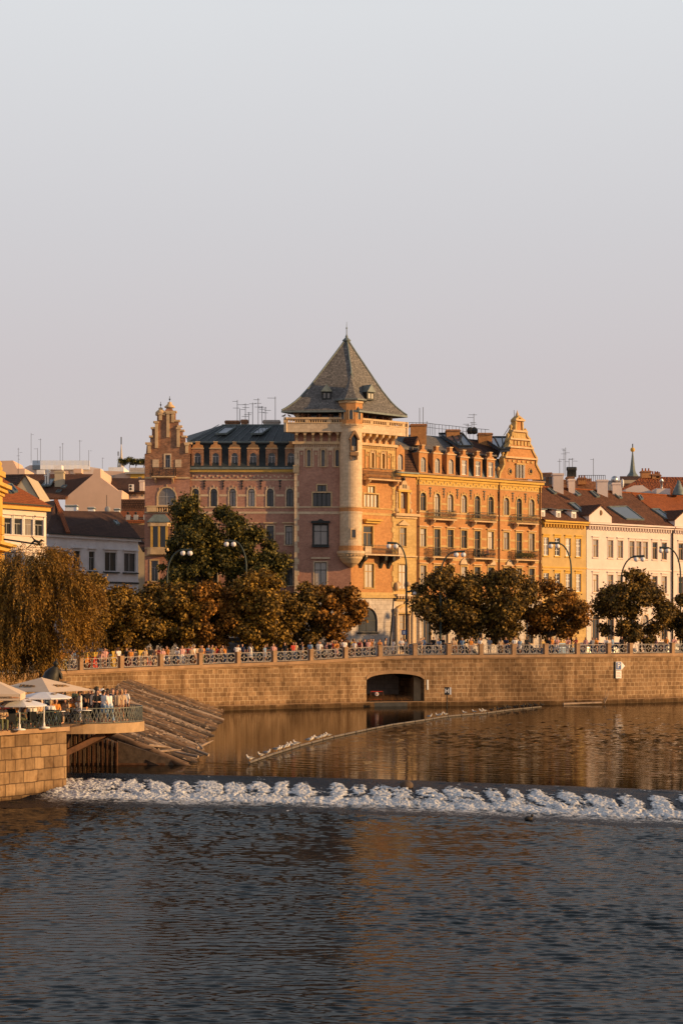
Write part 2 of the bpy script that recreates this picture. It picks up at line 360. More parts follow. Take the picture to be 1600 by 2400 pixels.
class Fac:
    def __init__(s, p, ang):        # ang: degrees from +X of the facade line (going right)
        s.p = Vector((p[0], p[1])); s.a = R(ang); s.d = Vector((math.cos(s.a), math.sin(s.a))); s.n = Vector((s.d.y, -s.d.x))
    def u(s, px, out=0):
        r = (px - 800) / FPX; q = s.p + s.n * out
        return (r * q.y - q.x) / (s.d.x - r * s.d.y)
    def D(s, px, out=0): return (s.p + s.n * out + s.d * s.u(px, out)).y
    def z(s, px, py, out=0): return ZZ(py, s.D(px, out))
    def pt(s, u, z, out=0):
        q = s.p + s.d * u + s.n * out; return Vector((q.x, q.y, z))
    def box(s, mb, u0, u1, z0, z1, o0, o1, mat):
        a = s.pt(u0, z0, o0); mb.box(a, s.pt(u1, z0, o0) - a, s.pt(u0, z0, o1) - a, (0, 0, z1 - z0), mat)
    def poly(s, mb, pts, o0, o1, mat):      # (u, z) outline, extruded from out o1 (front) back to o0
        f = [s.pt(u, z, o1) for u, z in pts]; n3 = s.pt(0, 0, o0) - s.pt(0, 0, o1); mb.prism(f, n3, mat)
    def wall(s, mb, u0, u1, z0, z1, holes, mat, out=0, depth=.28, rmat=None):
        us = sorted({u0, u1, *[h[0] - h[1] / 2 for h in holes], *[h[0] + h[1] / 2 for h in holes]})
        zs = sorted({z0, z1, *[h[2] for h in holes], *[h[3] for h in holes]})
        us = [x for x in us if u0 - 1e-6 <= x <= u1 + 1e-6]; zs = [x for x in zs if z0 - 1e-6 <= x <= z1 + 1e-6]
        for i in range(len(us) - 1):
            run = None
            for j in range(len(zs) - 1):
                cu = (us[i] + us[i + 1]) / 2; cz = (zs[j] + zs[j + 1]) / 2
                hole = any(abs(cu - h[0]) < h[1] / 2 and h[2] < cz < h[3] for h in holes)
                if not hole: run = (run[0] if run else zs[j], zs[j + 1])
                if (hole or j == len(zs) - 2) and run:
                    a, b = us[i], us[i + 1]
                    mb.quad(s.pt(a, run[0], out), s.pt(b, run[0], out), s.pt(b, run[1], out), s.pt(a, run[1], out), mat, [(a, run[0]), (b, run[0]), (b, run[1]), (a, run[1])])
                    run = None
        rm = rmat or mat
        for uc, w, a, b, arch in holes:
            l, r = uc - w / 2, uc + w / 2; zt = b - w / 2 if arch else b
            q = lambda p1, p2: mb.quad(s.pt(p1[0], p1[1], out), s.pt(p1[0], p1[1], out - depth), s.pt(p2[0], p2[1], out - depth), s.pt(p2[0], p2[1], out), rm)
            q((l, zt), (l, a)); q((r, a), (r, zt)); q((l, a), (r, a))
            if arch:
                k = 8; arc = [(uc + w / 2 * math.cos(math.pi * i / k), zt + w / 2 * math.sin(math.pi * i / k)) for i in range(k + 1)]
                for i in range(k):
                    q(arc[i], arc[i + 1])
                    t0, t1 = (arc[i][0], b), (arc[i + 1][0], b)
                    mb.quad(s.pt(*arc[i], out), s.pt(*t0, out), s.pt(*t1, out), s.pt(*arc[i + 1], out), mat, [arc[i], t0, t1, arc[i + 1]])
            else: q((r, b), (l, b))

WIN = {}
def winmesh(w, h, arch, style, fm, gm, deep=.07):
    key = (round(w, 2), round(h, 2), arch, style, fm.name, gm.name)
    if key in WIN: return WIN[key]
    mb = MB(); t = .085 if fm in (frame_ochre, white_paint) else .06; hw = w / 2; zt = h - hw if arch else h
    mb.bx(-hw, -hw + t, -deep, 0, 0, zt, fm); mb.bx(hw - t, hw, -deep, 0, 0, zt, fm); mb.bx(-hw + t, hw - t, -deep, 0, 0, t, fm)
    if arch:
        k = 8
        for i in range(k):
            a0, a1 = math.pi * i / k, math.pi * (i + 1) / k
            p0 = Vector((hw * math.cos(a0), -deep / 2, zt + hw * math.sin(a0))) ; p1 = Vector((hw * math.cos(a1), -deep / 2, zt + hw * math.sin(a1)))
            c = Vector((0, -deep / 2, zt)); mb.bar(p0 * .96 + c * .04, p1 * .96 + c * .04, deep, t, fm, (0, 1, 0))
    else: mb.bx(-hw + t, hw - t, -deep, 0, h - t, h, fm)
    e = .002
    if style in ('cross', 'grid', 'casement'):
        tz = zt if arch else h * (.68 if style != 'grid' else .6)
        mb.bx(-hw + t, hw - t, -deep + e, -e, tz - t / 2, tz + t / 2, fm); mb.bx(-t / 2, t / 2, -deep + 2 * e, -2 * e, t, (tz if style == 'casement' else (h - t)), fm)
        if style == 'grid':
            for zz in (h * .3, h * .8): mb.bx(-hw + t, hw - t, -deep + 3 * e, -3 * e, zz - .02, zz + .02, fm)
    elif style == 'four':
        for k in range(1, 4):
            x = -hw + w * k / 4; mb.bx(x - .06, x + .06, -deep - .03, -e, t, h - t, fm)
    elif style == 'two': mb.bx(-.05, .05, -deep - .03, -e, t, h - t, fm)
    f = mb.build('window'); me = f.data; bpy.data.objects.remove(f)
    g = MB()
    if arch:
        pts = [(-hw + .01, -.03, 0), (hw - .01, -.03, 0)] + [((hw - .01) * math.cos(math.pi * i / 8), -.03, zt + (hw - .01) * math.sin(math.pi * i / 8)) for i in range(9)]
        g.prism(pts, (0, .03, 0), gm)
    else: g.bx(-hw + .01, hw - .01, -.03, 0, .01, h - .01, gm)
    p = g.build('pane'); gme = p.data; bpy.data.objects.remove(p)
    WIN[key] = (me, gme); return WIN[key]
def window(F, parent, uc, z0, z1, w, arch=False, style='casement', fm=None, gm=None, out=-.2):
    fm = fm or frame_brown; gm = gm or random.choice((glass_dark, glass_dark, glass_dark, glass_mid, glass_mid, glass_lite))
    me, gme = winmesh(w, z1 - z0, arch, style, fm, gm)
    o = bpy.data.objects.new('window', me); COL.objects.link(o); o.parent = parent
    o.location = F.pt(uc, z0, out) - ORG[parent.name]; o.rotation_euler = (0, 0, F.a)
    p = bpy.data.objects.new('pane', gme); COL.objects.link(p); p.parent = o
    return o
def surround(F, mb, uc, z0, z1, w, arch, mat, t=.14, out=.05, sill=True, key=False):
    hw = w / 2; zt = z1 - hw if arch else z1
    for a, b in ((uc - hw - t, uc - hw), (uc + hw, uc + hw + t)): F.box(mb, a, b, z0, zt, 0.003, out, mat)
    if arch:
        k = 8
        for i in range(k):
            a0, a1 = math.pi * i / k, math.pi * (i + 1) / k
            pts = [(uc + r * math.cos(a), zt + r * math.sin(a)) for r, a in ((hw, a0), (hw + t, a0), (hw + t, a1), (hw, a1))]
            F.poly(mb, pts, .003, out, mat)
        if key:
            for a in (R(90), R(45), R(135)):
                r = hw + t; F.box(mb, uc + r * math.cos(a) - .06, uc + r * math.cos(a) + .06, zt + r * math.sin(a) - .02, zt + r * math.sin(a) + .22, 0.003, out + .02, mat)
    else: F.box(mb, uc - hw - t, uc + hw + t, z1, z1 + t, .003, out, mat)
    if sill: F.box(mb, uc - hw - t - .04, uc + hw + t + .04, z0 - .1, z0, .003, out + .07, mat)
def balcony(F, parent, u0, u1, z, depth=.8, h=1.0, slab=None, rail=None, name='balcony'):
    m = MB(); slab = slab or sandstone; rail = rail or iron
    F.box(m, u0, u1, z - .14, z, .06, depth, slab)
    for uu in (u0 + .3, u1 - .45):
        F.poly(m, [(uu, z - .14), (uu + .16, z - .14), (uu + .16, z - .75), (uu, z - .75)], .06, .16, slab)
        a = F.pt(uu, z - .14, .16); m.prism([F.pt(uu, z - .14, .16), F.pt(uu, z - .14, depth - .1), F.pt(uu, z - .35, depth - .15), F.pt(uu, z - .7, .2)], F.pt(uu + .16, 0, 0) - F.pt(uu, 0, 0), slab)
    b = m.build(name, parent)
    r = MB()
    P3 = [F.pt(u0 + .04, z, .06), F.pt(u0 + .04, z, depth - .05), F.pt(u1 - .04, z, depth - .05), F.pt(u1 - .04, z, .06)]
    for k in range(3):
        a, c = P3[k], P3[k + 1]; L = (c - a).length; n = max(2, int(L / .17))
        r.bar(a + Vector((0, 0, h)), c + Vector((0, 0, h)), .06, .05, rail); r.bar(a + Vector((0, 0, .1)), c + Vector((0, 0, .1)), .04, .04, rail)
        for i in range(n + 1):
            q = a.lerp(c, i / n); r.bar(q, q + Vector((0, 0, h)), .035, .035, rail)
            if i < n: q2 = a.lerp(c, (i + 1) / n); r.bar(q + Vector((0, 0, .35)), q2 + Vector((0, 0, .75)), .025, .025, rail)
    ro = r.build('railing', parent); ro.parent = b
    return b
def skylight(F, parent, pts3, mat=None, frame=None):
    a, b, c, d = [Vector(p) for p in pts3]; nrm = (b - a).cross(d - a).normalized()
    if nrm.z < 0: nrm = -nrm
    m = MB()
    for p, q in ((a, b), (b, c), (c, d), (d, a)): m.bar(p + nrm * .1, q + nrm * .1, .12, .2, frame or lead, nrm)
    o = m.build('skylight', parent)
    g = MB(); g.prism([a + nrm * .12, b + nrm * .12, c + nrm * .12, d + nrm * .12], -nrm * .06, mat or glass_sky); go = g.build('pane', parent); go.parent = o
    return o
def antenna(parent, base, h, arms=3, name='antenna', w=.7):
    m = MB(); b = Vector(base); m.tube([b, b + Vector((0, 0, h))], .035, iron, 5)
    for i in range(arms):
        z = h * (.95 - .13 * i); L = w * random.uniform(.5, 1.0); s = random.uniform(-.5, .5)
        m.tube([b + Vector((-L + s, 0, z)), b + Vector((L + s, .1, z))], .022, iron, 4)
    return m.build(name, parent)
def chimney(parent, x0, x1, y0, y1, z0, z1, mat, cap=None, pots=0, name='chimney'):
    m = MB(); m.bx(x0, x1, y0, y1, z0, z1 - .25, mat); m.bx(x0 - .1, x1 + .1, y0 - .1, y1 + .1, z1 - .25, z1 - .08, cap or mat); m.bx(x0 - .02, x1 + .02, y0 - .02, y1 + .02, z1 - .08, z1, mat)
    for k in range(pots):
        x = x0 + (x1 - x0) * (k + .5) / pots; m.lathe((x, (y0 + y1) / 2, z1), [(.12, 0), (.1, .35), (.13, .4), (0, .42)], tile_orange, 8)
    return m.build(name, parent)
# ------------------------------------------------------------------ the corner house with its tower
DM = 222.0
M0 = (1.05, DM)
FR = Fac(M0, 40.6)
FT = Fac((XX(690, DM), DM), 0)
FW = Fac((XX(445, 222.7), 222.7), 0)
FG = Fac((XX(340, 222.0), 222.0), 0)
zt = lambda py: CZ + (HZ - py) / (FPX / DM)
SZ = 4.9                                        # street level at the houses
house = thing('corner_house', 'red brick corner house with stepped gable, round turret and tall pointed slate roof', 'building', (0, 224, SZ))

def facade_windows(F, mb, trim, parent, rows, wallmat, u0, u1, z0, z1, out=0, fm=None, wall=True, reveal=None, gm=None, t=.14):
    """rows: list of (uc, w, zlo, zhi, arch, style, key)"""
    if wall: F.wall(mb, u0, u1, z0, z1, [(r[0], r[1], r[2], r[3], r[4]) for r in rows], wallmat, out, .28, reveal)
    for r in rows:
        window(F, parent, r[0], r[2], r[3], r[1], r[4], r[5], fm, gm, out - .2)
        if trim is not None and r[6] is not None: surround(F, trim, r[0], r[2], r[3], r[1], r[4], r[6], key=r[4], t=t)

# --- left wing
wall = MB(); trim = MB()
rows = []
for px in (458, 501, 545, 589, 633, 679): rows.append((FW.u(px), .76, zt(1186), zt(1144), True, 'casement', sand_pale))
for px in (458, 501, 545, 589, 633, 677): rows.append((FW.u(px), .80, zt(1276), zt(1232), False, 'casement', sand_pale))
for px in (458, 501, 545, 589, 633, 677): rows.append((FW.u(px), .80, zt(1372), zt(1314), False, 'casement', sand_pale))
WW = FW.u(690, 0)
facade_windows(FW, wall, trim, house, rows, brick_red, 0, WW, 11.4, zt(1098), fm=frame_dark, reveal=sandstone)
grow = [(FW.u(px), 1.0, 6.6, 9.6, True, 'casement', sand_pale) for px in (470, 515, 560, 610, 655)]
facade_windows(FW, wall, trim, house, grow, stone_grey, 0, WW, SZ, 11.4, fm=frame_dark)
for a, b, o, m in ((1186.5, 1190, .08, sandstone), (1198, 1203, .04, sand_pale), (1122, 1125, .05, sand_pale), (1105, 1108, .10, sandstone)):
    FW.box(trim, 0, WW, zt(b), zt(a), .003, o, m)
for r in rows[6:12]: FW.box(trim, r[0] - .75, r[0] + .75, r[3] + .28, r[3] + .40, .003, .2, sandstone)
FW.box(trim, 0, WW, zt(1105), zt(1099), .003, .35, ochre); FW.box(trim, -.1, WW, zt(1099), zt(1094), -.1, .5, lead)
for k in range(26):                                                  # pale studs of the frieze
    u = .35 + k * .455; z = zt(1115 + (2 if k % 2 else -1)); FW.box(trim, u - .09, u + .09, z - .1, z + .1, .003, .07, sand_pale)
for px in (479, 523, 567, 611, 656):                                 # iron wall anchors, banding stones
    u = FW.u(px)
    for dz, w in ((0, .09), (.3, .16), (-.3, .12)): FW.box(trim, u - w, u + w, zt(1132) + dz - .07, zt(1132) + dz + .07, .003, .09, iron)
    FW.box(trim, u - .03, u + .03, zt(1146), zt(1126), .004, .07, iron)
    for py in (1160, 1250, 1345): FW.box(trim, u - .45, u + .45, zt(py) - .12, zt(py) + .12, .003, .03, sand_pale)
house_wall = wall; house_trim = trim
# dormers, mansard and roof of the left wing
ds = MB()
RZ = zt(1033); 
gz = zt(1094)
a = [FW.pt(-.1, gz, .2), FW.pt(WW + .1, gz, .2), FW.pt(WW + .1, RZ, -1.1), FW.pt(-.1, RZ, -1.1)]
ds.prism(a, (0, .3, 0), lead_dark)
roofL = MB()
ridz = 31.3
E0, E1 = FW.pt(-.3, RZ, -.75), FW.pt(WW + .3, RZ, -.75)
Rg0, Rg1 = P(520, 996, 229.5), P(692, 996, 229.5)
H0 = P(437, 1022, 231)
roofL.prism([E0, E1, Rg1, Rg0], (0, .05, -.25), slate)
roofL.prism([E0, Rg0, H0], (0, .05, -.25), slate)
roofL.prism([Rg0, Rg1, Rg1 + Vector((0, 6, -2.2)), Rg0 + Vector((-3, 6, -2.2))], (0, 0, -.25), slate)
roofL.bar(E0, E1, .25, .16, lead); roofL.bar(Rg0, Rg1, .3, .14, lead)
for k in range(14):
    x = E0.x + (E1.x - E0.x) * k / 13; roofL.bar((x, E0.y, E0.z + .04), (x + (Rg0.x - E0.x) * (1 - k / 13) * .9, Rg0.y, Rg0.z + .04), .04, .07, lead)
ro = roofL.build('roof', house)
for x0, x1 in ((505, 552), (588, 635)):
    q = [P(x0, 1019, 225.2), P(x0 + 26, 1018, 225.2), P(x1, 1003, 228.4), P(x1 - 25, 1003, 228.4)]
    so = skylight(FW, house, q); so.parent = ro
chs = []
for a, b, c, d, m in ((528, 560, 985, 998, brick_old), (565, 580, 983, 998, brick_old), (617, 655, 984, 998, stone_grey)):
    o = chimney(house, XX(a, 230), XX(b, 230), 230, 231.6, ZZ(d, 230) - 1, ZZ(c, 230), m); o.parent = ro
for px, h in ((556, 3.0), (562, 2.0), (575, 2.6), (583, 1.6), (592, 2.7), (605, 3.2), (614, 2.3), (622, 2.2), (645, 3.4)):
    o = antenna(house, P(px, 998, 230.5), h, random.choice((1, 2, 3)), 'antenna', .5); o.parent = ro
drm = MB()
for px in (463, 505, 549.5, 593, 636.5, 682):
    u = FW.u(px); z0, z1 = zt(1094), zt(1060); hw = .38
    m = MB(); w2 = .66 if px < 680 else .4
    FW.wall(m, u - .66, u + w2, z0, zt(1050), [(u, .78, z0 + .05, z1, True)], brick_old, .12, .25)
    for s in (-.66, w2): m.quad(FW.pt(u + s, z0, .12), FW.pt(u + s, zt(1050), .12), FW.pt(u + s, zt(1046), -1.2), FW.pt(u + s, z0, -1.2), brick_old)
    m.prism([FW.pt(u - .62, zt(1050), .12), FW.pt(u + w2, zt(1050), .12), FW.pt(u + w2 - .1, zt(1042), .12), FW.pt(u + .22, zt(1040), .12), FW.pt(u + .2, zt(1034), .12), FW.pt(u - .2, zt(1034), .12), FW.pt(u - .22, zt(1040), .12), FW.pt(u - .5, zt(1042), .12)], (0, .4, 0), brick_orange_lit)
    FW.box(m, u - .7, u + w2 + .04, zt(1050.5), zt(1048.5), .125, .22, sandstone); FW.box(m, u - .26, u + .26, zt(1034.5), zt(1033), -.3, .16, sandstone)
    m.prism([FW.pt(u - .66, zt(1048), -.1), FW.pt(u + w2, zt(1048), -.1), FW.pt(u, zt(1039), -.1)], (0, 1.3, 0), lead_dark)
    o = m.build('dormer', house); wn = window(FW, house, u, z0 + .05, z1, .78, True, 'casement', frame_grey, glass_dark, -.08); wn.parent = o
ds.build('mansard', house)
# back bulk of the wing
bulk = MB(); bulk.bx(XX(445, 222.7), XX(690, 222) + .3, 223.1, 232, SZ, 25.6, brick_red); bulk.bx(XX(445, 222.7) + .5, XX(690, 222), 224.4, 231.5, 25.6, 28.6, lead_dark)

# --- gable bay on the left
GW = FG.u(445)
g = lambda px: FG.u(px)
rows = [(g(393), .55, zt(1096), zt(1066), False, 'casement', sand_pale),
        (g(391), 2.0, zt(1184), zt(1143), True, 'cross', sandstone),
        (g(372), .8, zt(1275), zt(1242), False, 'two', sandstone), (g(415), .8, zt(1275), zt(1242), False, 'two', sandstone),
        (g(362), .8, zt(1362), zt(1314), False, 'casement', sandstone), (g(410), .8, zt(1362), zt(1314), False, 'casement', sandstone)]
facade_windows(FG, wall, trim, house, rows, brick_red, 0, GW, 11.4, zt(1122), fm=frame_grey) if False else None
facade_windows(FG, wall, trim, house, rows[1:], brick_red, 0, GW, 11.4, zt(1120), fm=frame_grey, reveal=ochre)
facade_windows(FG, wall, trim, house, rows[:1], brick_old, 0, GW, zt(1120), zt(1063), fm=frame_grey)
facade_windows(FG, wall, trim, house, [(g(375), 1.1, 6.5, 9.5, True, 'casement', sand_pale), (g(420), 1.1, 6.5, 9.5, True, 'casement', sand_pale)], stone_grey, 0, GW, SZ, 11.4)
# stepped gable outline
st = [(342, 1063), (344, 1040), (352, 1040), (352, 1024), (356, 1024), (356, 1004), (363, 1004), (363, 990), (368, 990), (368, 972), (371, 968), (381, 968), (384, 972), (384, 966), (388, 960), (391, 955), (402, 955), (405, 961), (411, 967), (411, 987), (418, 987), (418, 1000), (423, 1000), (423, 1010), (428, 1010), (428, 1024), (434, 1024), (434, 1040), (446, 1040), (446, 1063)]
FG.poly(wall, [(g(x), zt(y)) for x, y in st][::-1], -.6, 0.0, brick_old)
for x0, x1, y in ((342, 353, 1040), (351, 357, 1024), (355, 364, 1004), (361, 369, 990), (366, 386, 972), (384, 412, 966), (410, 420, 987), (417, 425, 1000), (422, 430, 1010), (427, 436, 1024), (433, 448, 1040)):
    FG.box(trim, g(x0) - .08, g(x1) + .08, zt(y) - .05, zt(y) + .16, -.68, .12, sandstone)
for x, y0, y1 in ((394, 1025, 968), (367, 1050, 990), (418, 1048, 1004), (376, 985, 970), (350, 1062, 1042), (438, 1062, 1042), (405, 990, 968)):
    FG.box(trim, g(x) - .17, g(x) + .17, zt(y0), zt(y1), .003, .16, sandstone); FG.box(trim, g(x) - .25, g(x) + .25, zt(y1) - .1, zt(y1) + .12, .004, .24, sandstone)
for x, y in ((376, 968), (397, 955)):
    c = FG.pt(g(x), zt(y), -.3); trim.lathe(c, [(.55, 0), (.6, .12), (.4, .3), (.22, .45), (.25, .6), (0, .7)], sandstone, 10)
    trim.tube([c + Vector((0, 0, .6)), c + Vector((0, 0, 1.3))], .03, iron, 5); trim.ball(c + Vector((0, 0, .95)), .1, iron, 6, 5)
for x in (365, 418): FG.box(trim, g(x) - .35, g(x) + .35, zt(1095), zt(1077), .003, .05, sand_pale)
for y0, y1, m in ((1122, 1118, sandstone), (1189, 1186, sandstone), (1203, 1199, sand_pale), (1287, 1283, sandstone), (1303, 1300, sandstone)):
    FG.box(trim, -.05, GW, zt(y0), zt(y1), .003, .12, m)
balcony(FG, house, g(357), g(413), zt(1117), .9, .95)
# bay window below, with a small lead roof
bay = MB(); b0, b1 = g(344), g(404)
bay.prism([FG.pt(b0, zt(1300), .01), FG.pt(b0 + .5, zt(1300), .9), FG.pt(b1 - .5, zt(1300), .9), FG.pt(b1, zt(1300), .01)], (0, 0, zt(1283) - zt(1300)), sandstone)
for zz0, zz1 in ((1283, 1225),):
    for ua in (b0 + .5, (b0 + b1) / 2 - .1, b1 - .7): FG.box(bay, ua, ua + .22, zt(1283), zt(1234), .5, .9, ochre)
    bay.prism([FG.pt(b0 + .1, zt(1234), .01), FG.pt(b0 + .5, zt(1234), .95), FG.pt(b1 - .5, zt(1234), .95), FG.pt(b1 - .1, zt(1234), .01)], (0, 0, .45), sandstone)
    FG.box(bay, b0 + .45, b1 - .45, zt(1283), zt(1234), .02, .6, glass_dark)
bay.prism([FG.pt(b0, zt(1225), .0), FG.pt(b0 + .3, zt(1225), 1.05), FG.pt(b1 - .3, zt(1225), 1.05), FG.pt(b1, zt(1225), 0)], (0, 0, .1), lead)
bay.prism([FG.pt(b0 + .1, zt(1224), 0.9), FG.pt(b1 - .1, zt(1224), .9), FG.pt(b1 - .8, zt(1206), .25), FG.pt(b0 + .8, zt(1206), .25)], (0, .25, 0), lead)
for k in range(9):
    c = FG.pt(g(370) + k * .27, zt(1200), .4); bay.lathe(c, [(.07, 0), (.09, .2), (.05, .4), (.07, .55)], sandstone, 6)
FG.box(bay, g(345), g(418), zt(1200) + .55, zt(1200) + .68, .25, .55, sandstone); FG.box(bay, g(345), g(368), zt(1200), zt(1200) + .55, .25, .5, sandstone)
bay.build('bay_window', house)
bulk.bx(XX(340, 222) + .05, XX(445, 222), 222.6, 233, SZ, 27.3, brick_old)
FG.box(bulk, -.06, .3, 11, 27.3, -9, -.02, brick_red)

# --- tower: two faces
tw = FT.u(822)
rl = []
for px in (723.5, 757, 790): rl.append((FT.u(px), .38, zt(1093), zt(1054), True, 'casement', sandstone))
rl.append((FT.u(754), 2.0, zt(1187), zt(1155), False, 'four', sandstone)); rl.append((FT.u(754), .98, zt(1153), zt(1137), False, 'two', sandstone))
rl.append((FT.u(751), 1.55, zt(1277), zt(1230), False, 'cross', frame_dark)); rl.append((FT.u(751), 1.35, zt(1374), zt(1318), False, 'cross', sand_pale))
facade_windows(FT, wall, trim, house, rl, brick_red, 0, tw, 11.4, 29.72, fm=frame_dark, reveal=sandstone)
facade_windows(FT, wall, trim, house, [(FT.u(745), 1.6, 6.9, 9.8, True, 'cross', sand_pale)], stone_grey, 0, tw, SZ, 11.4)
FT.box(trim, FT.u(751) - 1.05, FT.u(751) + 1.05, zt(1226), zt(1221), .003, .45, frame_dark); FT.box(trim, FT.u(751) - .95, FT.u(751) + .95, zt(1283), zt(1277), .003, .4, frame_dark)
FT.poly(trim, [(FT.u(751) - .4, zt(1221)), (FT.u(751) + .4, zt(1221)), (FT.u(751), zt(1216))], .02, .3, frame_dark)
FT.box(trim, FT.u(751) - 1.05, FT.u(751) + 1.05, zt(1310), zt(1306), .003, .2, sand_pale)
RW = FR.u(925)
zr = lambda px, py: FR.z(px, py)
rr = []
for px in (873, 898): rr.append((FR.u(px), .42, zt(1093), zt(1057), True, 'casement', sandstone))
for px in (863, 885, 910): pass
rr.append((FR.u(869.5), 2.15, 21.45, 22.95, False, 'four', sand_yellow)); rr.append((FR.u(870), 1.0, 23.05, 23.85, False, 'two', sand_yellow))
rr.append((FR.u(862), 1.45, 17.0, 19.35, False, 'casement', sand_yellow)); rr.append((FR.u(865), 1.35, 12.4, 15.1, False, 'cross', sand_yellow))
facade_windows(FR, wall, trim, house, rr, brick_orange_lit, 0, RW, 11.4, 29.72, fm=frame_ochre, reveal=ochre)  # right face gets the sunlit brick copy, left face the red one
aw = [(FR.u(861), 2.95, 7.45, 10.2, True, 'cross', stone_grey)]
facade_windows(FR, wall, trim, house, aw, stone_grey, 0, RW, SZ, 11.4, fm=frame_dark, gm=glass_dark)
FR.box(trim, FR.u(861) - 1.6, FR.u(861) + 1.6, 7.25, 7.42, .003, .15, frame_dark)
FR.box(trim, FR.u(850), FR.u(888), 19.9, 20.1, .003, .7, ochre); FR.box(trim, FR.u(852), FR.u(886), 19.65, 19.9, .003, .4, ochre)
for F, u1_, sgn in ((FT, tw, 0), (FR, RW, 1)):
    m1 = sand_pale if not sgn else sand_yellow  # one trim in two colours: yellower on the sunlit face, light painted in
    for y0, y1, o, m in ((1190, 1187, .08, m1), (1205, 1199, .05, m1), (1310, 1307, .06, m1)):
        if y0 == 1310: continue
        F.box(trim, 0, u1_, zt(y0), zt(y1), .003, o, m)
    F.box(trim, -.1, u1_ + .1, 11.25, 11.6, .003, .28, m1); F.box(trim, 0, u1_, 11.6, 11.9, .003, .1, m1)
    # arcade zone, blind arches, corbel table, cornice
    F.box(trim, 0, u1_, zt(1051), zt(1041), .003, .06, m1); F.box(trim, -.25, u1_ + .25, zt(1041), zt(1035), .003, .3, sandstone)
    for k in range(24):
        u = .2 + k * (u1_ - .4) / 23; F.box(trim, u - .05, u + .05, zt(1048), zt(1043), .062, .1, brick_old)
    cols = (705, 740, 773) if not sgn else (860, 886, 911)
    for px in (706.5, 740, 773.5) if not sgn else (860.5, 886, 912):
        u = F.u(px); F.box(trim, u - .36, u - .24, zt(1094), zt(1056), .003, .09, m1); F.box(trim, u + .24, u + .36, zt(1094), zt(1056), .003, .09, m1)
        F.box(trim, u - .36, u + .36, zt(1056), zt(1051), .003, .09, m1); F.box(trim, u - .1, u + .1, zt(1066), zt(1060), .003, .1, m1)
    nb = 7
    for k in range(nb):
        u = .25 + k * (u1_ + .1) / (nb)
        mtr = sandstone
        trim.prism([F.pt(u - .14, zt(1014), 0.02), F.pt(u - .14, zt(1014), .95), F.pt(u - .14, zt(1021), .85), F.pt(u - .14, zt(1027), .35), F.pt(u - .14, zt(1035), .2), F.pt(u - .14, zt(1035), .02)], F.pt(.28, 0, 0) - F.pt(0, 0, 0), mtr)
        if k < nb - 1:      # little arches between the brackets
            v = u + (u1_ + .1) / nb / 2
            pts = [(v - .35, zt(1014)), (v + .35, zt(1014))] + [(v + .35 * math.cos(a), zt(1021) + .3 * math.sin(a)) for a in [math.pi * i / 6 for i in range(7)]]
            F.poly(trim, pts, .3, .8, ochre if sgn else sandstone)
qs = [(FT, 0.0), (FR, RW)]
for F, uq in qs:
    for k in range(27):
        z = 11.9 + k * .62
        if z > zt(1060): break
        w = .5 if k % 2 else .34
        a, b = (uq - .02, uq + w) if F is FT else (uq - w, uq + .02)
        F.box(trim, a, b, z, z + .6, .003, .07, sand_pale if F is FT else sand_yellow)  # quoin colour also carries the sunlight of the right face
FT.box(trim, -.15, .5, zt(1108), zt(1090), .08, .22, sandstone)
# parapet
par = MB()
zf, zp = zt(1014), zt(980)
C0 = FT.pt(-1.15, 0, 1.0); C1 = Vector((1.45, 220.95, 0)); C2 = FR.pt(RW + 1.15, 0, 1.0); C3 = Vector((-1.2, 230.6, 0))
foot = [Vector((p.x, p.y, 0)) for p in (C0, C1, C2, C3)]
def loop(z0, z1, mat, grow=0, mb=par, n=3):
    c = sum(foot, Vector()) / 4
    for i in range(4):
        a, b = foot[i], foot[(i + 1) % 4]; d = (b - a).normalized(); nr = Vector((d.y, -d.x, 0)); L = (b - a).length
        mb.box(a + Vector((0, 0, z0)) + nr * grow, b - a, -nr * (.32 + grow), (0, 0, z1 - z0), mat)
par.prism([p + Vector((0, 0, zf)) for p in foot], (0, 0, .5), sand_pale)
loop(zf - .02, zf + .95, sand_pale, .003); loop(zf + .93, zf + 1.05, sandstone, .07); loop(zp - .22, zp, sandstone, .03)
for i in range(3):
    a, b = foot[i], foot[(i + 1) % 4]; d = (b - a).normalized(); nr = Vector((d.y, -d.x, 0)); L = (b - a).length; n = int(L / .27)
    for k in range(n):
        c = a + d * (.15 + k * .27) - nr * .16 + Vector((0, 0, zf + 1.05))
        if k % 9 == 0 or k >= n - 1: par.box(c - d * .2 - nr * .13, d * .4, nr * .26, (0, 0, zp - .22 - zf - 1.05), sandstone)
        else: par.lathe(c, [(.09, 0), (.055, .1), (.1, .28), (.05, .45), (.08, zp - .22 - zf - 1.05)], sandstone, 6)
par.build('parapet', house)
lg = MB()
inn = [FT.pt(.3, 0, -.3), FT.pt(tw + .2, 0, -.3), FR.pt(RW - .3, 0, -.4), Vector((-1.0, 228.8, 0))]
inn = [Vector((p.x, p.y, 0)) for p in inn]
for i in range(4):
    a, b = inn[i], inn[(i + 1) % 4]; d = b - a; L = d.length; d.normalize(); nr = Vector((d.y, -d.x, 0)); n = 5
    lg.box(a - nr * .5 + Vector((0, 0, zf + .4)), b - a, -nr * .2, (0, 0, 3.0), brick_old)
    for k in range(n + 1):
        c = a + (b - a) * k / n; w = .45 if k in (0, n) else .16
        lg.box(c - d * w / 2 + Vector((0, 0, zf + .4)), d * w, -nr * .3, (0, 0, 2.4), sandstone if k in (0, n) else brick_red)
    for k in range(n):
        c = a + (b - a) * (k + .5) / n; lg.box(c - d * .3 - nr * .49 + Vector((0, 0, zf + .9)), d * .6, nr * .06, (0, 0, 1.3), glass_dark)  # dark panes paint in the deep shade of the gallery
lg.build('belvedere', house)
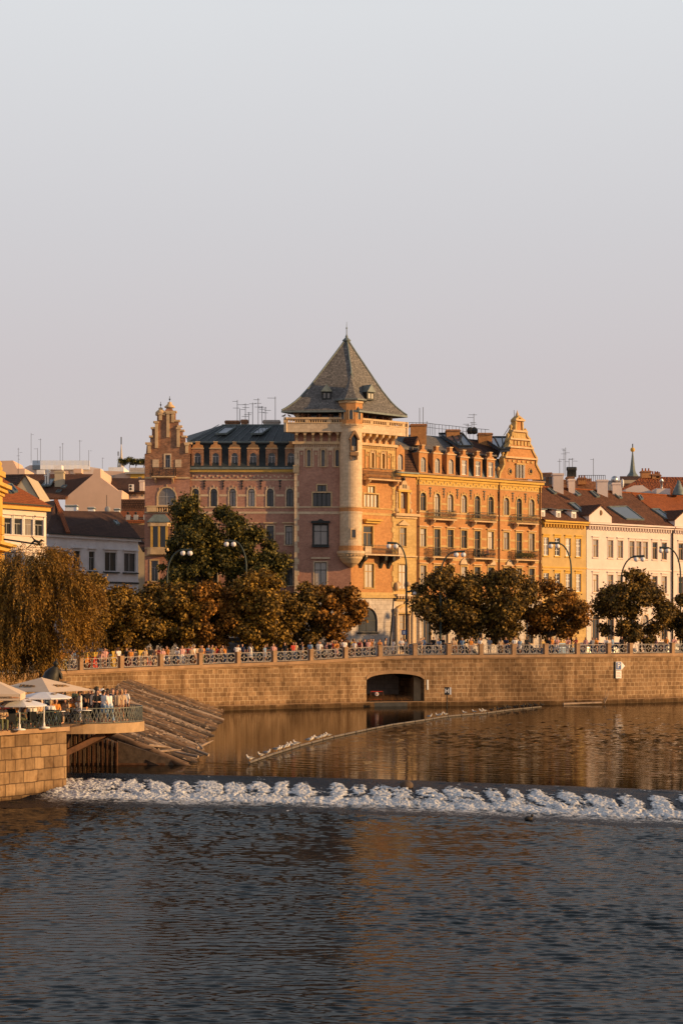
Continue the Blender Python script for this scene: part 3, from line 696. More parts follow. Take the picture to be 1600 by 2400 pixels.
# tower roof
tr = MB(); AP = Vector((.58, 225.0, 0)); z_e, z_a = zt(964), 40.5
ev = [Vector(p) for p in ((-6.62, 221.1, 0), (1.9, 220.5, 0), (7.45, 226.3, 0), (-1.0, 231.6, 0))]
prof = [(0.012, .985), (.05, .955), (.16, .82), (.30, .655), (.43, .50), (.58, .325), (.72, .185), (.80, .12), (.866, .075), (.94, .03), (1, 0)]
for i in range(4):
    a, b = ev[i], ev[(i + 1) % 4]
    mat = roof_lichen
    for (f0, h0), (f1, h1) in zip(prof[:-1], prof[1:]):
        q = [(f0, h0, a), (f0, h0, b), (f1, h1, b), (f1, h1, a)]
        pts = [Vector(((AP + (c - AP) * f).x, (AP + (c - AP) * f).y, z_e + h * (z_a - z_e))) for f, h, c in q]
        tr.quad(pts[3], pts[2], pts[1], pts[0], mat)
    tr.bar(a + Vector((0, 0, z_e - .12)), b + Vector((0, 0, z_e - .12)), .16, .2, lead)
    hp = [Vector(((AP + (a - AP) * f).x, (AP + (a - AP) * f).y, z_e + h * (z_a - z_e) + .05)) for f, h in prof]
    tr.tube(hp, .1, lead, 6)
tr.prism([p + Vector((0, 0, z_e - .14)) for p in ev], (0, 0, -.1), frame_dark)
rt = tr.build('tower_roof', house)
fn = MB(); c = (AP.x, AP.y, z_a - .25)
fn.lathe(c, [(.26, -.1), (.3, .02), (.5, .1), (.44, .22), (.26, .38), (.12, .55), (.18, .63), (.09, .72), (.05, .9), (.045, 1.45), (.1, 1.52), (.08, 1.6), (.03, 1.66), (.018, 2.25), (0, 2.3)], lead, 10)
fo = fn.build('finial', house); fo.parent = rt
for px, py, s in ((765, 937, -1), (868, 938, 1)):
    D = 222.1 if s < 0 else 223.2
    m = MB(); w = .52; b = P(px, py, D - .3); hgt = 1.15
    d = Vector((1, 0, 0)) if s < 0 else Vector((FR.d.x, FR.d.y, 0)); nr = Vector((d.y, -d.x, 0))
    m.box(b - d * w - nr * 2.2, d * 2 * w, nr * 2.2, (0, 0, hgt * .8), frame_dark)
    m.prism([b - d * (w + .12) + Vector((0, 0, hgt * .8)) + nr * .2, b + d * (w + .12) + Vector((0, 0, hgt * .8)) + nr * .2, b + Vector((0, 0, hgt * 1.55)) + nr * .2], -nr * 2.6, lead)
    for t in (-.22, .22): m.box(b + d * (t - .13) + Vector((0, 0, .2)) + nr * .005, d * .26, nr * .02, (0, 0, .55), glass_mid)
    o = m.build('roof_dormer', house); o.parent = rt
# turret
tu = MB(); TC = (1.05, 221.75, 0); r = 1.24; zb_, zt_ = zt(1283), zt(997)
def ring(z0, z1, r0, r1, mat, n=28, mb=tu):
    for k in range(n):
        a0, a1 = 2 * math.pi * k / n, 2 * math.pi * (k + 1) / n
        p = lambda rr, a, z: (TC[0] + rr * math.cos(a), TC[1] + rr * math.sin(a), z)
        mb.add([p(r0, a0, z0), p(r0, a1, z0), p(r1, a1, z1), p(r1, a0, z1)], [(0, 1, 2, 3)], mat, [(a0 * 1.25, z0), (a1 * 1.25, z0), (a1 * 1.25, z1), (a0 * 1.25, z1)], True)
ring(zt(1190), zt_, r, r, sand_pale); ring(zt(1202), zt(1190), r + .02, r + .02, brick_orange_lit); ring(zt(1280), zt(1202), r, r, sand_pale)
ring(zt(1190) - .05, zt(1190) + .08, r + .08, r + .08, sandstone); ring(zt(1204), zt(1200), r + .05, r + .05, sand_pale)
ring(zt(1292), zt(1280), r + .1, r + .1, brick_orange_lit); ring(zt(1298), zt(1292), r + .32, r + .32, sand_pale); ring(zt(1292), zt(1292) + .01, r + .32, r + .05, sand_pale)
ring(zt(1305), zt(1298), r + .1, r + .3, sandstone)
for k in range(24):
    a = 2 * math.pi * k / 24; c = Vector((TC[0] + (r + .17) * math.cos(a), TC[1] + (r + .17) * math.sin(a), zt(1304))); tu.box(c - Vector((.06, .06, 0)), (.12, 0, 0), (0, .12, 0), (0, 0, .28), sandstone)
ring(zt(1310), zt(1305), r + .02, r + .06, sandstone); ring(zt(1320), zt(1310), r - .35, r, sandstone); ring(zt(1328), zt(1320), .35, r - .35, sandstone); ring(zt(1332), zt(1328), 0.01, .35, sandstone)
ring(zt(1005), zt(997), r + .02, r + .22, sand_pale)
o8 = lambda rr: [(TC[0] + rr * math.cos(2 * math.pi * (k + .5) / 8), TC[1] + rr * math.sin(2 * math.pi * (k + .5) / 8), 0) for k in range(8)]
for (z0, z1, rr, m) in ((zt(998), zt(944), 1.38, brick_orange_lit), (zt(1000), zt(996), 1.52, sandstone), (zt(947), zt(941), 1.50, sandstone)):
    tu.prism([Vector(p) + Vector((0, 0, z0)) for p in o8(rr)], (0, 0, z1 - z0), m)
for k in range(8):
    a = 2 * math.pi * k / 8; c = Vector((TC[0] + 1.28 * math.cos(a), TC[1] + 1.28 * math.sin(a), 0)); d = Vector((-math.sin(a), math.cos(a), 0)); nr = Vector((math.cos(a), math.sin(a), 0))
    tu.box(c - d * .2 + Vector((0, 0, zt(985))), d * .4, nr * .02, (0, 0, .95), glass_dark)
    for t in (-.26, .18): tu.box(c + d * t + Vector((0, 0, zt(986))), d * .08, nr * .06, (0, 0, 1.1), sandstone)
    tu.ball(c + nr * .0 + Vector((0, 0, zt(964))), .24, glass_dark, 8, 6, (.9, .9, .9)) if False else None
to = tu.build('turret', house)
t2 = MB(); tp = [(0.02, 1), (.1, .84), (.3, .52), (.55, .26), (.8, .08), (1, 0)]
for k in range(8):
    for (f0, h0), (f1, h1) in zip(tp[:-1], tp[1:]):
        a0, a1 = 2 * math.pi * (k + .5) / 8, 2 * math.pi * (k + 1.5) / 8; q = lambda f, h, a: (TC[0] + 1.92 * f * math.cos(a), TC[1] + 1.92 * f * math.sin(a), zt(939) + h * 3.0)
        t2.add([q(f1, h1, a0), q(f1, h1, a1), q(f0, h0, a1), q(f0, h0, a0)], [(0, 1, 2, 3)], roof_lichen)
t2.prism([Vector(p) + Vector((0, 0, zt(941))) for p in o8(1.9)], (0, 0, .14), lead)
t2.lathe((TC[0], TC[1], zt(939) + 2.85), [(.12, 0), (.2, .15), (.1, .35), (.03, .45), (.02, .8), (0, .82)], lead, 8)
x = t2.build('turret_roof', house); x.parent = to
nm = MB(); nd = Vector((.22, -.975, 0)); sd_ = Vector((.975, .22, 0)); cc = Vector((TC[0], TC[1], 0)) + nd * r
zz = zt(1060)
nm.box(cc - sd_ * .45 + Vector((0, 0, zt(1071))), sd_ * .9, nd * .5, (0, 0, .4), frame_brown)
for t in (-.4, .32): nm.box(cc + sd_ * t + Vector((0, 0, zz)), sd_ * .08, nd * .45, (0, 0, 1.5), frame_brown); nm.box(cc + sd_ * t + Vector((0, 0, zt(1080))), sd_ * .1, nd * .3, (0, 0, .5), frame_brown)
nm.prism([cc - sd_ * .62 + Vector((0, 0, zt(1034))), cc - sd_ * .1 + Vector((0, 0, zt(1013))), cc + sd_ * .1 + Vector((0, 0, zt(1013))), cc + sd_ * .62 + Vector((0, 0, zt(1034))), cc + sd_ * .45 + Vector((0, 0, zt(1034))), cc + Vector((0, 0, zt(1020))), cc - sd_ * .45 + Vector((0, 0, zt(1034)))], nd * .6, frame_brown)
nm.box(cc - sd_ * .34 + Vector((0, 0, zz)) + nd * .02, sd_ * .68, nd * .02, (0, 0, 1.7), glass_dark); nm.box(cc - sd_ * .2 + Vector((0, 0, zz + .05)) + nd * .1, sd_ * .4, nd * .15, (0, 0, .5), sand_pale)
x = nm.build('niche', house); x.parent = to
sq = MB(); cs = Vector((TC[0], TC[1], 0)) + nd * (r - .02); sq.box(cs - sd_ * .22 + Vector((0, 0, zt(1262))), sd_ * .44, nd * .05, (0, 0, .95), glass_dark)
for t in (-.32, .22): sq.box(cs + sd_ * t + Vector((0, 0, zt(1264))), sd_ * .1, nd * .12, (0, 0, 1.15), sandstone)
for t in (zt(1264), zt(1243)): sq.box(cs - sd_ * .36 + Vector((0, 0, t)), sd_ * .72, nd * .13, (0, 0, .1), sandstone)
x = sq.build('stair_window', house); x.parent = to
# tower balconies
balcony(FR, house, FR.u(850), RW + .1, zt(1119) - .05, 1.0, 1.15)
bb = balcony(FR, house, 1.0, FR.u(928), 16.15, 1.25, 1.0, sand_pale)
m = MB()
FR.box(m, 1.05, 2.0, 16.16, 17.0, 1.0, 1.22, sand_pale); x = m.build('balustrade', house); x.parent = bb; m = MB(); FR.box(m, RW - .55, RW + .25, 16.16, 17.0, 1.0, 1.22, sand_pale); x = m.build('balustrade', house); x.parent = bb; m = MB()
for ua in (1.2, 4.2, 5.4): m = MB(); m.prism([FR.pt(ua, 16.0, .05), FR.pt(ua, 16.0, 1.1), FR.pt(ua, 15.5, 1.0), FR.pt(ua, 15.2, .4), FR.pt(ua, 14.6, .05)], FR.pt(.35, 0, 0) - FR.pt(0, 0, 0), frame_dark); x = m.build('console', house); x.parent = bb
# tower core
core = MB(); core.prism([FT.pt(.02, SZ, -.32), FT.pt(tw, SZ, -.32), FR.pt(RW - .02, SZ, -.34), Vector((-1.2, 230.0, SZ))], (0, 0, 29.7 - SZ), brick_red)

# --- portal bay of yellow stone (part of the corner house)
PB0, PB1 = RW, FR.u(975)
pw = MB()
pr = [(FR.u(944), 1.0, 17.2, 19.35, False, 'casement', sand_yellow), (FR.u(943.5), 1.2, 12.3, 15.15, False, 'cross', sand_yellow)]
facade_windows(FR, pw, trim, house, pr, sand_yellow, PB0, PB1, 11.4, 20.8, out=.0, fm=frame_ochre)
facade_windows(FR, pw, trim, house, [(FR.u(943.5), .85, 21.5, 23.4, True, 'casement', None)], brick_orange_lit, PB0, PB1, 20.8, 25.4, out=.0, fm=frame_brown)
facade_windows(FR, pw, trim, house, [(FR.u(937), 1.45, 5.1, 9.4, False, 'grid', None)], sand_pale, PB0, PB1, SZ, 11.4, out=.0, fm=frame_ochre, gm=glass_mid)
up = FR.u(943.5)
for a, b, z0, z1, o, m in ((PB0 - .25, PB1 + .2, 20.65, 20.95, .5, sandstone), (PB0, PB1, 20.4, 20.65, .2, sandstone), (PB0 - .1, PB1 + .1, 11.5, 11.75, .55, sand_pale), (PB0, PB1, 11.0, 11.5, .3, sand_yellow), (PB0, PB1, 16.0, 16.15, .25, sandstone)):
    FR.box(trim, a, b, z0, z1, .003, o, m)
for k in range(8): FR.box(trim, PB0 + .1 + k * .42, PB0 + .26 + k * .42, 11.15, 11.48, .3, .5, sandstone)
for s in (-1, 1):       # aedicule round the upper window, columns, volutes
    FR.box(trim, up + s * .68 - .14, up + s * .68 + .14, 21.0, 23.4, .003, .28, ochre); FR.box(trim, up + s * .98 - .12, up + s * .98 + .12, 21.4, 23.2, .003, .16, sandstone)
    for z_, rr_ in ((21.3, .3), (22.2, .18), (23.3, .2)): trim.ball(FR.pt(up + s * 1.08, z_, .1), rr_, sandstone, 8, 6, (1, .6, 1))
    FR.box(trim, up + s * .95 - .18, up + s * .95 + .18, 5.0, 9.3, .004, .3, sand_pale); trim.lathe(FR.pt(up + s * 1.2, 5.0, .35), [(.26, 0), (.26, .9), (.19, 1.0), (.18, 4.6), (.28, 4.9), (.28, 5.1)], sand_pale, 10)
    trim.ball(FR.pt(up + s * .75, 12.9, .1), .3, sandstone, 8, 6, (1, .6, 1)); trim.ball(FR.pt(PB1 - .1 if s > 0 else PB0 + .1, 12.6, .25), .28, sandstone, 8, 6, (1, 1, 1.9))
FR.box(trim, up - 1.0, up + 1.0, 23.4, 23.65, .003, .4, ochre)
FR.poly(trim, [(up - .85, 23.65), (up + .85, 23.65), (up + .75, 24.1), (up + .45, 24.15), (up + .3, 24.6), (up, 24.75), (up - .3, 24.6), (up - .45, 24.15), (up - .75, 24.1)], .003, .3, sandstone)
for t in (-.25, .25, 0): FR.box(trim, up + t - .05, up + t + .05, 23.8, 24.25, .3, .33, frame_dark)
trim.lathe(FR.pt(up, 24.7, .2), [(.14, 0), (.2, .2), (.08, .4), (.12, .55), (0, .7)], iron, 8)
FR.poly(trim, [(up - .75, 19.75), (up + .75, 19.75), (up, 20.2)], .003, .25, sandstone); FR.box(trim, up - .8, up + .8, 19.6, 19.75, .003, .28, sandstone)
ar = [(up + 1.35 * math.cos(a), 9.5 + 1.1 * math.sin(a)) for a in [math.pi * i / 12 for i in range(13)]]
FR.poly(trim, ar, .003, .35, sand_yellow); FR.poly(trim, [(x_ * .7 + up * .3, 9.62 + (z_ - 9.5) * .65) for x_, z_ in ar], .35, .42, sandstone)
pw.build('portal_bay', house)
FR.box(core, RW - .02, PB1 - .02, SZ, 25.5, -9, -.35, brick_orange_lit)
# --- cornice and roof above the portal bay are shared with the orange house roof line
FR.box(trim, PB0 - .1, PB1, 25.2, 25.5, .003, .4, ochre); FR.box(trim, PB0 - .1, PB1, 25.5, 25.68, -.1, .55, lead)
pm = MB(); um = FR.u(936)
pm.prism([FR.pt(PB0 - .2, 25.6, .1), FR.pt(PB1 + .1, 25.6, .1), FR.pt(PB1 + .1, 28.7, -1.3), FR.pt(PB0 - .2, 28.7, -1.3)], -Vector((FR.n.x, FR.n.y, 0)) * .3, tile_dark)
pm.prism([FR.pt(PB0 - .2, 28.7, -1.0), FR.pt(PB1 + .1, 28.7, -1.0), FR.pt(PB1 + .1, 30.8, -6), FR.pt(PB0 - .2, 30.8, -6)], (0, 0, -.3), roof_lichen)
x = pm.build('roof', house)
dm = MB(); FR.wall(dm, um - .65, um + .65, 25.7, 28.2, [(um, .8, 25.9, 27.7, True)], brick_orange_lit, .15, .25); FR.poly(dm, [(um - .65, 28.2), (um + .65, 28.2), (um, 28.8)], -1.5, .15, brick_orange_lit)
for s in (-.65, .65): dm.quad(FR.pt(um + s, 25.7, .15), FR.pt(um + s, 28.2, .15), FR.pt(um + s, 28.2, -1.4), FR.pt(um + s, 25.7, -1.4), brick_orange_lit)
o = dm.build('dormer', house); wn = window(FR, house, um, 25.9, 27.7, .8, True, 'casement', frame_grey, glass_mid, -.05); wn.parent = o
house_wall.build('wall', house); house_trim.build('trim', house); bulk.build('rear_wall', house); core.build('tower_core', house)
pp = MB(); pp.tube([FW.pt(-.1, SZ, .15), FW.pt(-.1, 25.4, .15)], .07, iron, 6); pp.build('downpipe', house)

# ------------------------------------------------------------------ the orange house with the scrolled gable
U0, U1 = PB1 + .02, FR.u(1268)
oh = thing('orange_house', 'long orange brick house with round-arched windows and a scrolled gable at its right end', 'building', (*FR.p[:2], SZ) if False else (FR.pt(20, 0).x, FR.pt(20, 0).y, SZ))
wall = MB(); trim = MB(); rows = []
cols = (991, 1024, 1055, 1087, 1118, 1149.6, 1186, 1215.8, 1245.4)
for i, px in enumerate(cols):
    u = FR.u(px); mid = i % 3 == 1
    rows.append((u, .92, 20.6 if mid else 21.4, 23.5, True, 'casement', sand_yellow))
    rows.append((u, .95, 16.2 if mid else 17.25, 19.35, False, 'casement', sand_yellow))
    rows.append((u, .95, 12.4, 15.1, False, 'casement', sand_yellow))
facade_windows(FR, wall, trim, oh, rows, brick_orange_lit, U0, U1, 11.4, 25.2, fm=frame_brown, reveal=sand_yellow)
gr = [(FR.u(px), 1.3, 6.0, 9.8, i % 3 != 2, 'casement', sand_pale) for i, px in enumerate((1000, 1040, 1080, 1120, 1160, 1200, 1240))]
facade_windows(FR, wall, trim, oh, gr, stone_grey, U0, U1, SZ, 11.4, fm=frame_brown)
for z0, z1, o, m in ((24.35, 24.5, .06, sand_yellow), (20.65, 20.85, .04, sand_yellow), (21.2, 21.32, .09, sandstone), (11.2, 11.5, .25, sandstone), (16.0, 16.12, .06, sandstone), (15.75, 15.95, .03, sand_yellow), (24.95, 25.25, .15, ochre)):
    FR.box(trim, U0, U1, z0, z1, .003, o, m)
FR.box(trim, U0, U1, 24.5, 24.95, .003, .03, ochre)
FR.box(trim, U0, U1 + .1, 25.25, 25.55, .003, .42, ochre); FR.box(trim, U0, U1 + .15, 25.55, 25.7, -.1, .6, quay_cap)
k = 0; u = U0 + .2
while u < U1 - .1:
    z = 24.72 + (.08 if k % 2 else -.08); FR.box(trim, u - .09, u + .09, z - .1, z + .1, .031, .09, sand_yellow); u += .47; k += 1
uc = [FR.u(p) for p in cols]
for i in range(8):
    if i in (2, 5): continue
for i in range(9):
    v = uc[i] + (uc[i + 1] - uc[i]) / 2 if i < 8 else uc[8] + 1.1
    for dz, w in ((0, .1), (.32, .17), (-.3, .12)): FR.box(trim, v - w, v + w, 23.75 + dz - .07, 23.75 + dz + .07, .003, .09, iron)
    FR.box(trim, v - .03, v + .03, 23.0, 24.0, .004, .07, iron)
    for zz_ in (22.3, 18.4, 17.4, 14.2, 13.0): FR.box(trim, v - .42, v + .42, zz_ - .11, zz_ + .11, .003, .03, sand_yellow)
for r in rows:
    if not r[4]: FR.box(trim, r[0] - .72, r[0] + .72, r[3] + .2, r[3] + .32, .003, .2, sandstone)
for px in (1074.6, 1147.7, 1187.7):     # carved crests over the second-floor windows
    v = FR.u(px + 4 if px > 1100 else px + 10); FR.poly(trim, [(v - .6, 15.3), (v + .6, 15.3), (v + .4, 15.8), (v, 16.1), (v - .4, 15.8)], .003, .2, sand_pale)
wall.build('wall', oh); trim.build('trim', oh)
core = MB(); FR.box(core, U0, U1 - .02, SZ, 25.5, -10, -.34, brick_orange_lit); FR.box(core, U0, U1 - .5, 25.5, 28.3, -10, -1.8, lead_dark); core.build('rear_wall', oh)
for a, b in ((1003, 1058), (1099, 1151), (1198, 1250)):
    balcony(FR, oh, FR.u(a), FR.u(b), 20.5, .9, 1.0); balcony(FR, oh, FR.u(a) - .1, FR.u(b) - .1, 16.12, .9, 1.05)
pl = MB()
for i in range(9):
    c = FR.pt(FR.u(1201) + i * .32, 16.6, .85)
    for k in range(40): 
        d = Vector(rng.normal(0, .16, 3)); a = c + d; s = .09; pl.add([a, a + Vector((s, 0, .02)), a + Vector((s, .02, s)), a + Vector((0, .02, s))], [(0, 1, 2, 3)], leaf_dark)
pl.build('balcony_plants', oh)
for px in (979, 1168, 1264):
    m = MB(); v = FR.u(px); m.tube([FR.pt(v, SZ, .13), FR.pt(v, 25.3, .13)], .07, rust, 6); m.build('downpipe', oh)
# mansard, dormers, upper roof
mz = 28.6
m = MB()
m.prism([FR.pt(U0, 25.6, .1), FR.pt(FR.u(1075), 25.6, .1), FR.pt(FR.u(1075), mz, -1.3), FR.pt(U0, mz, -1.3)], -Vector((FR.n.x, FR.n.y, 0)) * .3, tile_dark)
m.prism([FR.pt(FR.u(1075), 25.6, .1), FR.pt(FR.u(1180), 25.6, .1), FR.pt(FR.u(1180), mz, -1.3), FR.pt(FR.u(1075), mz, -1.3)], -Vector((FR.n.x, FR.n.y, 0)) * .3, lead)
m.build('mansard', oh)
for i, px in enumerate((989, 1022, 1054, 1085, 1117, 1147)):
    u = FR.u(px); arch = i < 3; m = MB(); top = 28.1 if arch else 27.9
    FR.wall(m, u - .68, u + .68, 25.72, top, [(u, .82, 25.85, 27.55, arch)], brick_orange_lit, .2, .25, sandstone)
    for s in (-.68, .68): m.quad(FR.pt(u + s, 25.7, .2), FR.pt(u + s, top, .2), FR.pt(u + s, top, -1.5), FR.pt(u + s, 25.7, -1.5), lead_dark if s < 0 and not arch else brick_orange_lit)
    FR.poly(m, [(u - .68, top), (u + .68, top), (u + .4, top + .3), (u + .22, top + .32), (u + .2, top + .8), (u - .2, top + .8), (u - .22, top + .32), (u - .4, top + .3)], -.3, .2, brick_orange_lit)
    FR.box(m, u - .76, u + .76, top - .06, top + .08, .203, .32, sandstone); FR.box(m, u - .28, u + .28, top + .78, top + .88, -.32, .26, sandstone)
    m.prism([FR.pt(u - .7, top, -.1), FR.pt(u + .7, top, -.1), FR.pt(u, top + .4, -.1)], -Vector((FR.n.x, FR.n.y, 0)) * 1.8, lead)
    o = m.build('dormer', oh); wn = window(FR, oh, u, 25.85, 27.55, .82, arch, 'casement', white_paint if not arch else frame_grey, glass_mid, 0.0); wn.parent = o
m = MB(); rz = 31.0; ro_ = -6.5
m.prism([FR.pt(U0, mz, -.95), FR.pt(FR.u(1075), mz, -.95), FR.pt(FR.u(1060, ro_) - 1, rz, ro_), FR.pt(FR.u(990, ro_), rz, ro_)], (0, 0, -.3), roof_lichen)
m.prism([FR.pt(U0, mz, -.96), FR.pt(FR.u(990, ro_), rz, ro_), FR.pt(U0, rz - .3, ro_)], (0, 0, -.3), slate)
m.prism([FR.pt(FR.u(1075), mz, -.95), FR.pt(FR.u(1180), mz, -.95), FR.pt(FR.u(1180, ro_), rz, ro_), FR.pt(FR.u(1060, ro_) - 1, rz, ro_)], (0, 0, -.3), tile_dark)
m.box(FR.pt(U0, mz - .2, -.9), FR.pt(FR.u(1178), 0, 0) - FR.pt(U0, 0, 0), FR.pt(0, 0, .25) - FR.pt(0, 0, 0), (0, 0, .22), roof_lichen)
m.prism([FR.pt(FR.u(990, ro_), rz, ro_), FR.pt(FR.u(1180, ro_), rz, ro_), FR.pt(FR.u(1180, ro_), 28.5, -12), FR.pt(FR.u(990, ro_), 28.5, -12)], (0, 0, -.2), slate)
rf = m.build('roof', oh)
m = MB(); v = FR.u(995); FR.poly(m, [(v - .6, 29.0), (v + .6, 29.0), (v, 30.1)], -3.5, -1.2, tile_dark); FR.poly(m, [(v - .35, 29.05), (v + .35, 29.05), (v, 29.7)], -1.2, -1.15, brick_orange_lit); x = m.build('roof_dormer', oh); x.parent = rf
for (a, b, c, d, D_) in ((962, 999, 993, 1018, 232), (1046, 1077, 1006, 1016, 238), (1121, 1153, 1014, 1024, 242)):
    x = chimney(oh, XX(a, D_), XX(b, D_), D_, D_ + 1.6, ZZ(d, D_) - 1.2, ZZ(c, D_), brick_orange_lit, brick_old); x.parent = rf
# glazed roof lanterns
for (p1, p2, p3, p4, D1, D2) in (((1028, 1016), (1083, 1015), (1108, 1045), (1075, 1045), 240, 233.5), ((1125, 1024), (1190, 1024), (1195, 1052), (1172, 1053), 245, 237)):
    mb = MB(); A_, B_, C_, D_ = P(*p1, D1), P(*p2, D1 - 1), P(*p3, D2), P(*p4, D2)
    mb.prism([A_, B_, C_, D_], (0, .1, -.3), glass_sky)
    for q1, q2 in ((A_, B_), (B_, C_), (C_, D_), (D_, A_), (A_.lerp(B_, .5), D_), (A_.lerp(B_, .78), D_.lerp(C_, .3)), (B_, D_)): mb.bar(q1 + Vector((0, -.05, .04)), q2 + Vector((0, -.05, .04)), .13, .13, lead_dark)
    x = mb.build('roof_lantern', oh); x.parent = rf
mb = MB(); D_ = 243; pts = [P(x, y, D_) for x, y in ((958, 990), (1000, 991), (1020, 994), (1060, 998), (1100, 1003), (1146, 1007))]
for a, b in zip(pts[:-1], pts[1:]):
    mb.bar(a, b, .05, .05, iron); mb.bar(a - Vector((0, 0, .5)), b - Vector((0, 0, .5)), .04, .04, iron)
    for k in range(5): q = a.lerp(b, k / 5); mb.bar(q, q - Vector((0, 0, 1.4)), .045, .045, iron)
x = mb.build('roof_railing', oh); x.parent = rf
for px, h in ((983, 3.2), (991, 3.3), (1000, 1.6), (1110, 2.5), (1105, 1.5), (1096, 1.3)):
    x = antenna(oh, P(px, 1018, 240), h, 2 if px > 1000 else 0, 'antenna', .6); x.parent = rf
mb = MB()
for px in (1101, 1111): c = P(px, 1009, 240); mb.lathe(c, [(0, -.45), (.3, -.4), (.42, 0)], iron, 10, sy=.5); mb.ball(c, .4, iron, 10, 6, (1, .25, 1.1))
x = mb.build('satellite_dish', oh); x.parent = rf
# the scrolled gable
go = MB(); GB = FR.u(1216); gy = lambda px, py: (FR.u(px), FR.z(px, py))
out = [(1168, 1122), (1170, 1108), (1175, 1100), (1180, 1088), (1178, 1074), (1184, 1068), (1188, 1056), (1187, 1049), (1193, 1040), (1192, 1030), (1198, 1022), (1199, 1012), (1206, 1008), (1207, 988), (1205, 985), (1214, 976), (1225, 985), (1222, 989), (1223, 1008), (1231, 1012), (1233, 1022), (1240, 1030), (1239, 1040), (1245, 1049), (1246, 1056), (1252, 1068), (1256, 1074), (1254, 1088), (1260, 1100), (1266, 1110), (1268, 1124)]
FR.poly(go, [gy(*p) for p in out][::-1], -.6, .05, brick_orange_lit)
go.build('gable', oh)
gt = MB()
for a, b in zip(out[:-1], out[1:]):
    (ua, za), (ub, zb2) = gy(*a), gy(*b); gt.bar(FR.pt(ua, za, -.25), FR.pt(ub, zb2, -.25), .85, .2, sandstone, up=(FR.n.x, FR.n.y, 0.001)) if False else gt.bar(FR.pt(ua, za, -.2), FR.pt(ub, zb2, -.2), .22, .8, sand_yellow, up=(FR.n.x, FR.n.y, 0))
for a, b, y, o in ((1180, 1254, 1075, .4), (1188, 1246, 1050, .3), (1193, 1239, 1031, .3), (1199, 1232, 1012, .3), (1205, 1225, 986, .35)):
    z = FR.z(1216, y + 1); FR.box(gt, FR.u(a) - .05, FR.u(b) + .05, z, z + .22, .05, o, sandstone)
for a, b, y0, y1 in ((1185, 1250, 1084, 1079), (1193, 1241, 1044, 1034), (1201, 1229, 1030, 1015)):
    z0, z1 = FR.z(1216, y0), FR.z(1216, y1)
    for k in range(6):
        u = FR.u(a) + (FR.u(b) - FR.u(a)) * (k + .5) / 6; FR.box(gt, u - .16, u + .16, z0, z1, .05, .16, sand_yellow)
for px, y in ((1170, 1108), (1180, 1070), (1192, 1028), (1233, 1017), (1246, 1062), (1262, 1108), (1199, 1008)):
    c = FR.pt(FR.u(px), FR.z(px, y), -.2); gt.lathe(c, [(.2, -.3), (.26, 0), (.12, .2), (.22, .4), (.2, .55), (0, .75)], sand_yellow, 8)
gt.lathe(FR.pt(FR.u(1214.5), FR.z(1214, 978), -.2), [(.3, 0), (.22, .3), (.1, .6), (0, .95)], sandstone, 8)
for px in (1194, 1242):
    c = FR.pt(FR.u(px), FR.z(px, 1105), .06)
    for k in range(10):
        a = 2 * math.pi * k / 10; gt.ball(c + Vector((FR.d.x * .32 * math.cos(a), FR.d.y * .32 * math.cos(a), .36 * math.sin(a))), .1, sand_yellow, 6, 4)
    gt.ball(c, .22, glass_dark, 8, 6, (1, .5, 1))
gt.tube([FR.pt(FR.u(1212), FR.z(1212, 976), -.5), FR.pt(FR.u(1211), FR.z(1212, 960), -.5)], .03, iron, 5)
gt.tube([FR.pt(FR.u(1205), FR.z(1205, 994), -.6), P(1180, 1020, 243)], .04, iron, 5)
gt.build('gable_trim', oh)
for px in (1209.5, 1217, 1224.5): window(FR, oh, FR.u(px), FR.z(1216, 1120), FR.z(1216, 1090), .34, False, 'two', frame_grey, glass_mid if px == 1217 else glass_dark, .12)
mb = MB(); FR.box(mb, FR.u(1206.5), FR.u(1228), FR.z(1216, 1089.5), FR.z(1216, 1086), .05, .3, sand_yellow)
mb.build('lintel', oh)
